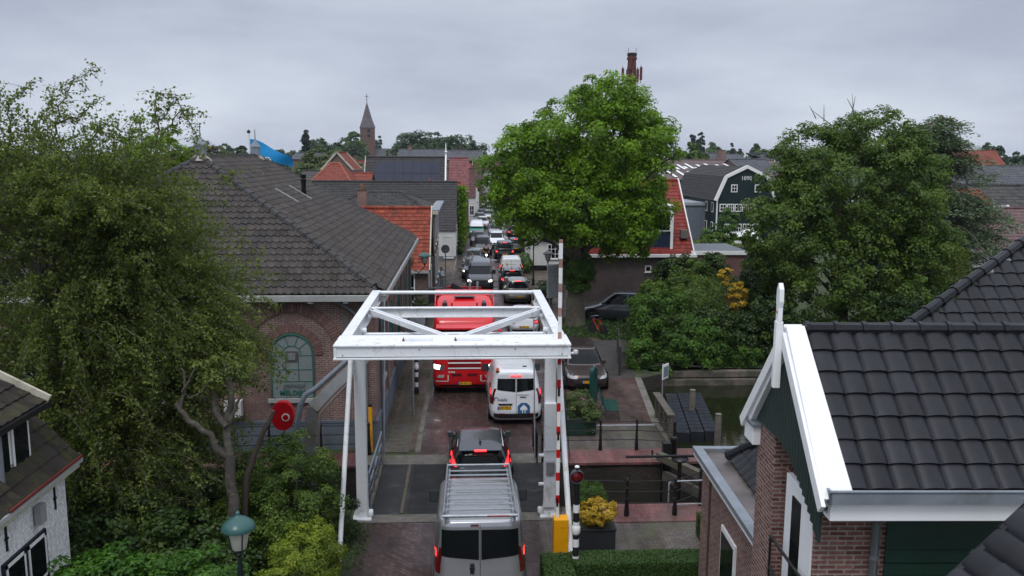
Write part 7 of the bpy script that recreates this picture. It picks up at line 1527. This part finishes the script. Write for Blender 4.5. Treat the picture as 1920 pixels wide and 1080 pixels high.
# ivy hanging over the basin's left corner and on walls
T = thing('ivy_curtain', 'ivy hanging over the left end of the basin quay wall', 'climbing plant', (9.0, 37.4, 0)); C, D = in_ells([(-1.2, .4, .6, .8, .5, .9), (-.2, .2, .1, .8, .4, .7), (.8, .3, .9, 1.0, .6, .8), (2.2, .5, .4, 1.1, .6, .7), (1.6, .9, 1.5, 1.2, .8, .9), (3.4, .7, .6, 1.2, .6, .6)], 150, .4); P, Nn, S, V = clump_leaves(C, D, 75, .3, .13, .35, .9, .8); leafobj('foliage', P, Nn, S, V, L_ivy, T); MB().tube([(-1, .5, 0), (0, .1, .3), (2.5, .1, .1)], .03, bark, 5).build('stem', T)
T = thing('wall_climber', 'bright green climber on the side of the dark roofed house at the street bend', 'climbing plant', (-.75, 90.5, 0)); n = 5000; P = np.stack([rng.normal(0, .32, n), rng.uniform(-1.2, 1.2, n), rng.uniform(.3, 6.4, n)], 1); Nn = unit(n); Nn[:, 0] += .5; Nn[:, 2] += .5; leafobj('foliage', P, Nn, .28*(.6+.8*rng.random(n)), rng.random(n), L_lind, T); MB().tube([(0, 0, 0), (0, 0, 6)], .05, bark, 5).build('stem', T)
shrub('street_shrub', 'small green shrub against the wall below the climber', [(-.6, 84, .7, .35, 1.0, .9)], 40, 40, .2, .14, L_ivy); shrub('street_shrub', 'green shrub in front of the red roof house behind the truck', [(-3.0, 49.0, 1.0, .7, .8, 1.1)], 60, 60, .22, .1, L_dark)
shrub('roof_weed', 'small weed growing on the lower edge of the orange red roof', [(-3.4, 50.1, 3.5, .25, .2, .3)], 14, 30, .1, .08, L_ivy, stem=False)
shrub('street_shrub', 'green shrub beside the small white house wall', [(4.85, 70.5, .8, .5, 1.6, .8)], 50, 50, .25, .14, L_ivy); shrub('street_shrub', 'dark green shrub behind the linden trunk beside the lane', [(4.9, 54.5, .8, .6, 1.2, .9)], 60, 50, .25, .14, L_dark)
shrub('annex_bush', 'mid green bush in front of the grey shed', [(19.4, 66, 2.1, 2.0, 1.5, 1.7), (17.6, 64, 1.6, 1.6, 1.3, 1.3)], 150, 60, .42, .2, L_map); shrub('annex_bush', 'pale green small tree in front of the green warehouse corner', [(23.5, 76, 3.3, .9, .9, 2.0), (22.4, 76, 2.2, 1.2, 1, 1.5)], 90, 60, .38, .2, L_ivy)
# shaggy tree right of the maple
T = thing('weeping_shrub', 'shaggy drooping yellow green tree with pale trunk right of the maple', 'tree', (24.6, 43.6, 0)); P = []; V = []; NN = []
for i in range(330):
    an = random.uniform(0, 6.28); s0 = Vector((random.choice((-.5, .95))+random.gauss(0, .25), 0, 4.7+random.uniform(-.3, .35))); rr = random.uniform(.2, .95); vv = random.random()*.6
    for t_ in np.linspace(.1, 1, 26): P.append((s0.x+math.cos(an)*rr*t_**.6+random.gauss(0, .03), math.sin(an)*rr*t_**.6, s0.z+.35*math.sin(t_*2)-1.7*t_**1.8+random.gauss(0, .04))); V.append(vv+random.random()*.4)
P = np.array(P); Nn = unit(len(P)); Nn[:, 2] *= .3; leafobj('crown', P, Nn, .17, np.array(V), L_birch, T, .22); MB().tube([(0, 0, 0), (.05, 0, 2.6), (-.2, 0, 4.2)], [.35, .28, .12], pm('pale trunk', (.16, .12, .09), .8, bmp=.5), 10).build('trunk', T)
# nearer background trees
tree('green_tree', 'round bright green tree behind the pump building at the left', -21.3, 60, 4, .35, [(-21.3, 60, 8.4, 2.6, 2.6, 3.9), (-20, 60, 7.0, 2.0, 2, 2.8), (-25, 61, 6.5, 3.2, 2.5, 3.2)], 300, 90, .6, .24, L_lind)
tree('green_tree', 'mid green leafy tree behind the birches at the left edge', -25.5, 50, 4, .35, [(-25.5, 50, 6, 3.4, 3, 3.6), (-22.3, 51, 5.4, 2.6, 2.4, 3)], 240, 90, .6, .22, L_map)
tree('copper_beech', 'dark copper leaved tree top just behind the left roof finial', hpx(388, 75), 75, 4, .3, [(hpx(388, 75), 75, 7.6, 2.1, 2, 3.0)], 110, 60, .5, .28, L_cop)
tree('willow_tree', 'pale grey green willow behind the orange hipped roof', hpx(610, 126), 130, 3, .4, [(hpx(608, 130), 130, 6.2, 4.3, 3, 4.2), (hpx(650, 128), 130, 5.2, 3.5, 3, 3.6)], 260, 60, 1.0, .5, L_wil)
def ft(name, label, px, Y, wpx, pyt, mat=L_far, zb=2.0, n=230, conif=False, parts=1, k=80):
    zt_ = zz(pyt-4, Y); x = hpx(px, Y); w_ = wpx*Y/1600/2*1.2
    if conif: ells = [(x, Y, zb+(zt_-zb)*t_, w_*(1.05-t_)+.3, w_*(1.05-t_)+.3, (zt_-zb)*.14) for t_ in (.15, .3, .45, .6, .75, .9)]
    elif parts == 1: ells = [(x, Y, (zt_+zb)/2, w_, w_, (zt_-zb)/2)]
    else: ells = [(x+w_*(i/(parts-1)*1.3-.65), Y+random.uniform(-2, 2), (zt_*random.uniform(.86, .98)+zb)/2, w_/parts*2.0, w_/parts*2.0, (zt_*random.uniform(.86, 1)-zb)/2) for i in range(parts)]
    return tree(name, label, x, Y, max(1, zb*.8), .25+.03*zt_*.3, ells, n, k, max(.5, w_*.26), max(.3, Y*.0031), mat, nl=8, shell=.3, flat=.95, rnd=.9, group='trees on the skyline')
ft('conifer_tree', 'dark spiky conifer on the skyline left of the church', 575, 240, 34, 254, L_farc, 1, 120, True)
ft('broad_tree', 'rounded green tree on the skyline between conifer and church', 622, 260, 62, 264, L_far, 1, 260, parts=2)
ft('broad_tree', 'green tree directly left of the church tower', 664, 380, 34, 254, L_farb, 1, 120)
ft('copper_tree', 'small dark red tree at the foot of the church tower', 668, 330, 22, 284, L_cop, 1, 60)
ft('broad_tree', 'small tree just right of the church tower', 708, 440, 18, 256, L_far, 1, 60)
ft('broad_tree', 'wide green tree right of the church nave', 787, 300, 74, 252, L_far, 1, 300, parts=3)
ft('broad_tree', 'green tree behind the white finial left of the linden', 852, 300, 74, 256, L_far, 1, 300, parts=3)
ft('broad_tree', 'low yellow green tree right of the church roof', 748, 260, 30, 284, L_farb, 1, 70)
ft('broad_tree', 'distant tree crown peeping over the pump building ridge left of the flag', 424, 300, 30, 277, L_far, 1, 80)
ft('broad_tree', 'low distant tree just left of the flagpole', 452, 320, 34, 281, L_far, 1, 80)
ft('broad_tree', 'low distant trees between the flag and the dark conifer', 545, 420, 46, 286, L_far, 1, 110, parts=3)
ft('poplar_tree', 'left poplar of the dark pair on the right skyline', 1298, 330, 13, 249, L_farc, 2, 110); ft('poplar_tree', 'right poplar of the dark pair on the right skyline', 1312, 330, 13, 247, L_farc, 2, 110)
ft('broad_tree', 'bright round green tree right of the linden crown', 1302, 160, 46, 271, L_farb, 1, 160)
ft('broad_tree', 'green tree touching the right edge of the linden crown', 1272, 150, 36, 284, L_farb, 1, 110)
ft('broad_tree', 'pale distant tree right of the poplars', 1336, 420, 28, 270, L_farb, 1, 80); ft('broad_tree', 'low pale distant trees behind the brown warehouse', 1358, 460, 34, 277, L_farb, 1, 90, parts=2)
ft('poplar_tree', 'thin lone poplar on the right skyline', 1373, 420, 6, 265, L_farc, 1, 60); ft('copper_tree', 'tiny copper tree on the skyline beside the thin poplar', 1386, 400, 13, 280, L_cop, 1, 40)
ft('conifer_tree', 'pointed dark green tree on the skyline left of the maple', 1418, 330, 34, 272, L_far, 1, 110, True); ft('broad_tree', 'rounded green trees left of the maple crown', 1440, 320, 46, 275, L_farb, 1, 120, parts=3)
ft('broad_tree', 'green tree on the skyline left of the dead twigs of the maple', 1462, 300, 30, 280, L_far, 1, 80)
ft('broad_tree', 'rounded green tree on the skyline at the far right', 1858, 300, 40, 266, L_far, 1, 120); ft('broad_tree', 'green tree cut by the right edge of the picture', 1915, 220, 50, 281, L_far, 1, 130); ft('broad_tree', 'low tree between the two trees of the far right skyline', 1884, 420, 40, 285, L_far, 1, 80, parts=2)
tag(leafobj('far_wood', *(lambda n: (np.stack([rng.uniform(-600, 700, n), rng.uniform(520, 620, n), rng.random(n)*9.6*(.75+.25*np.sin(rng.uniform(-600, 700, n)*.05))], 1), unit(n)+np.array([0, -.3, .5]), 2.2*(.6+.8*rng.random(n)), rng.random(n)))(26000), L_far), 'distant wooded skyline', None, None, 'stuff')
tag(leafobj('far_gardens', *(lambda n: (np.stack([rng.uniform(-260, 320, n), rng.uniform(160, 500, n), rng.random(n)**1.3*5.0], 1), unit(n)+np.array([0, -.2, .6]), 1.0*(.6+.8*rng.random(n)), rng.random(n)))(42000), L_far), 'distant gardens', None, None, 'stuff')
# ---------------------------------------------------------------- people
skin = pm('skin', (.42, .24, .17), .55, var=.05); hairg = pm('grey hair', (.25, .24, .23), .7); hairb = pm('dark hair', (.03, .022, .018), .6)
def skinmesh(name, parent, V, E, m, sub=1):
    me = bpy.data.meshes.new(name); me.from_pydata([v[:3] for v in V], E, []); o = bpy.data.objects.new(name, me); COL.objects.link(o); o.parent = parent; me.materials.append(m)
    md = o.modifiers.new('skin', 'SKIN'); md.use_smooth_shade = True
    for i, v in enumerate(V): me.skin_vertices[0].data[i].radius = (v[3], v[4] if len(v) > 4 else v[3]); 
    me.skin_vertices[0].data[0].use_root = True
    s_ = o.modifiers.new('sub', 'SUBSURF'); s_.levels = s_.render_levels = sub; return o
def person(label, x, y, rz, top, legs, hair, arms='crossed', z=0, lean=0, sit=False, cap=None):
    T = thing('person', label, 'person', (x, y, z), rz); hipz, shz = .95, 1.43; l_ = lean
    K = [(.0, 0, hipz, .15, .11), (0, .02+l_*.4, 1.15, .14, .10), (0, 0+l_, 1.36, .17, .10), (0, l_, 1.49, .055), (0, .0+l_*1.1, 1.56, .06), (0, .02+l_*1.1, 1.66, .085, .1), (0, .01+l_*1.1, 1.76, .06)]
    Ed = [(0, 1), (1, 2), (2, 3), (3, 4), (4, 5), (5, 6)]; LG = []; AR = []
    for sg in (-1, 1):
        n = len(K)
        if sit: K += [(sg*.11, .08, .9, .09), (sg*.2, .42, .78, .065), (sg*.2, .3, .38, .05), (sg*.2, .38, .08, .04), (sg*.2, .5, .05, .035)]
        else: K += [(sg*.1, 0, .86, .085), (sg*.11, .02, .48, .058), (sg*.12, -.02, .1, .04), (sg*.13, .12, .04, .035)]
        c_ = len(K)-n; Ed += [(0, n)]+[(n+i, n+i+1) for i in range(c_-1)]
        n = len(K)
        if arms == 'crossed': a = [(sg*.20, l_, shz, .055), (sg*.24, .06+l_, 1.16, .042), (-sg*.04, .22+l_, 1.18+.04*sg, .032), (-sg*.10, .22+l_, 1.20+.04*sg, .026)]
        elif arms == 'fwd': a = [(sg*.20, l_, shz, .055), (sg*.27, .18+l_, 1.2, .042), (sg*.25, .42+l_, 1.12, .032), (sg*.24, .49+l_, 1.11, .026)]
        else: a = [(sg*.20, l_, shz, .055), (sg*.25, -.01+l_, 1.13, .042), (sg*.25, .10+l_, .88, .032), (sg*.24, .12+l_, .82, .026)]
        K += a; Ed += [(2, n), (n, n+1), (n+1, n+2), (n+2, n+3)]; h_ = n+3; w_ = Vector(a[3][:3]); d_ = (w_-Vector(a[2][:3])).normalized(); s_ = d_.cross(Vector((0, 0, 1))).normalized() if abs(d_.z) < .9 else Vector((0, 1, 0))
        for f, (o1, ln) in enumerate(((-.03, .075), (-.01, .085), (.01, .08), (.03, .065))):
            b = w_+d_*.05+s_*o1; e_ = b+d_*ln*.6; e2 = e_+d_*ln*.3+Vector((0, 0, -.02)); m_ = len(K); K += [tuple(b)+(.011,), tuple(e_)+(.009,), tuple(e2)+(.007,)]; Ed += [(h_, m_), (m_, m_+1), (m_+1, m_+2)]
        b = w_+s_*.045*sg+d_*.02; m_ = len(K); K += [tuple(b)+(.011,), tuple(b+d_*.035+s_*.01*sg)+(.009,)]; Ed += [(h_, m_), (m_, m_+1)]
        AR.append([(p[0], p[1], p[2], p[3]+.02) for p in a[:3]])
    skinmesh('body', T, K, Ed, skin)
    V = [(0, 0, hipz-.06, .18, .13), (0, .02+l_*.4, 1.15, .175, .13), (0, l_, 1.37, .20, .125), (0, l_, 1.46, .09, .08)]; Ee = [(0, 1), (1, 2), (2, 3)]
    for a in AR: n = len(V); V += a; Ee += [(2, n), (n, n+1), (n+1, n+2)]
    skinmesh('jacket', T, V, Ee, top)
    V = [(0, 0, hipz, .165, .125)]; Ee = []
    for sg in (-1, 1):
        n = len(V)
        V += [(sg*.11, .08, .9, .11), (sg*.2, .42, .78, .085), (sg*.2, .3, .38, .07), (sg*.2, .36, .12, .06)] if sit else [(sg*.1, 0, .84, .105), (sg*.11, .02, .48, .08), (sg*.12, -.02, .12, .065)]
        Ee += [(0, n)]+[(n+i, n+i+1) for i in range(len(V)-n-1)]
    skinmesh('trousers', T, V, Ee, legs)
    for sg in (-1, 1):
        fy, fz = (.42, .04) if sit else (.05, .04); fx = .2 if sit else .125
        MB().cb((sg*fx, fy, fz), (.09, .27, .08), blackp).build('shoe', T, bevel=.03)
    hy = .01+l_*1.1; k = MB(); m_ = cap or hair
    k.lathe([(.088, 1.68), (.10, 1.72), (.095, 1.78), (.06, 1.83), (0, 1.85)], (0, hy-.015, 0), m_, 12); k.lathe([(.06, 1.58), (.085, 1.64), (.09, 1.7)], (0, hy-.035, 0), hair, 12); k.build('hair' if not cap else 'cap', T)
    k = MB(); [k.lathe([(0, -.01), (.01, 0), (0, .01)], (sg*.032, hy+.098, 1.69), blackp, 6) for sg in (-1, 1)]; k.build('eyes', T); k = MB(); k.prism([(hy+.09, 1.63), (hy+.125, 1.64), (hy+.095, 1.69)], 'x', -.012, .012, skin); k.cb((0, hy+.09, 1.60), (.045, .012, .01), pm('lips', (.30, .10, .08), .5)); [k.cb((sg*.093, hy, 1.67), (.015, .03, .05), skin) for sg in (-1, 1)]; k.build('face', T)
    return T
lb_ = pm('light blue shirt', (.36, .46, .58), .8); blk = pm('black jacket', (.012, .012, .014), .7); jn = pm('dark jeans', (.03, .04, .06), .8)
g_ = G(825, 547); person('man in light blue shirt with folded arms watching from the left pavement', g_.x+.12, g_.y, R(-110), lb_, pm('light jeans', (.17, .22, .30), .8), hairg)
g_ = PW(886, 480, 70.6); person('man in black jacket standing between two cars of the left queue', g_.x, 70.6, R(170), blk, jn, hairb, arms='fwd')
g_ = PW(949, 470, 86.5); person('person in pale top beside the open door of the white SUV', g_.x, 86.0, R(120), pm('pale top', (.5, .5, .5), .8), jn, hairb, arms='down')
g_ = G(912, 497)
MT = thing('motorcycle', 'black motorcycle facing the viewer beside the grey blue car', 'motorcycle', (g_.x, g_.y+1, 0), math.pi)
for y_ in (-.7, .7): wheel(MT, .001, y_, .31, .13)
k = MB(); k.prism([(-.75, .6), (-.2, .45), (.35, .5), (.55, .85), (.25, 1.02), (-.1, .98), (-.3, .82), (-.8, .86)], 'x', -.16, .16, blackc); k.build('fairing', MT, bevel=.05)
k = MB(); k.tube([(0, .7, .31), (0, .5, .9)], .04, steel, 8).tube([(-.38, .3, 1.08), (0, .45, 1.02), (.38, .3, 1.08)], .018, blackp, 6); k.build('handlebar', MT); MB().lathe([(0, .05), (.08, .03), (.09, 0), (0, -.05)], (0, .62, .85), hlon, 14, axis='y').build('headlight', MT)
MB().cb((0, -.35, .9), (.26, .6, .08), trim).build('seat', MT, bevel=.03)
person('motorcyclist in black leathers and black helmet on the motorcycle', g_.x, g_.y+1.25, math.pi, blk, blk, hairb, arms='fwd', sit=True, lean=.08, cap=blackp)
# ---------------------------------------------------------------- thin damp air
m, t, b = base_mat('damp air'); t.nodes.remove(b); v = N(t, 'ShaderNodeVolumePrincipled'); v.inputs['Color'].default_value = (.78, .84, .95, 1); v.inputs['Density'].default_value = .00016; v.inputs['Anisotropy'].default_value = .3
L(t, v.outputs[0], t.nodes['Material Output'].inputs['Volume'])
tag(MB().bb(-2400, -25, -4.5, 2400, 3900, 46, m).build('haze'), 'thin damp haze over the town', None, None, 'stuff')
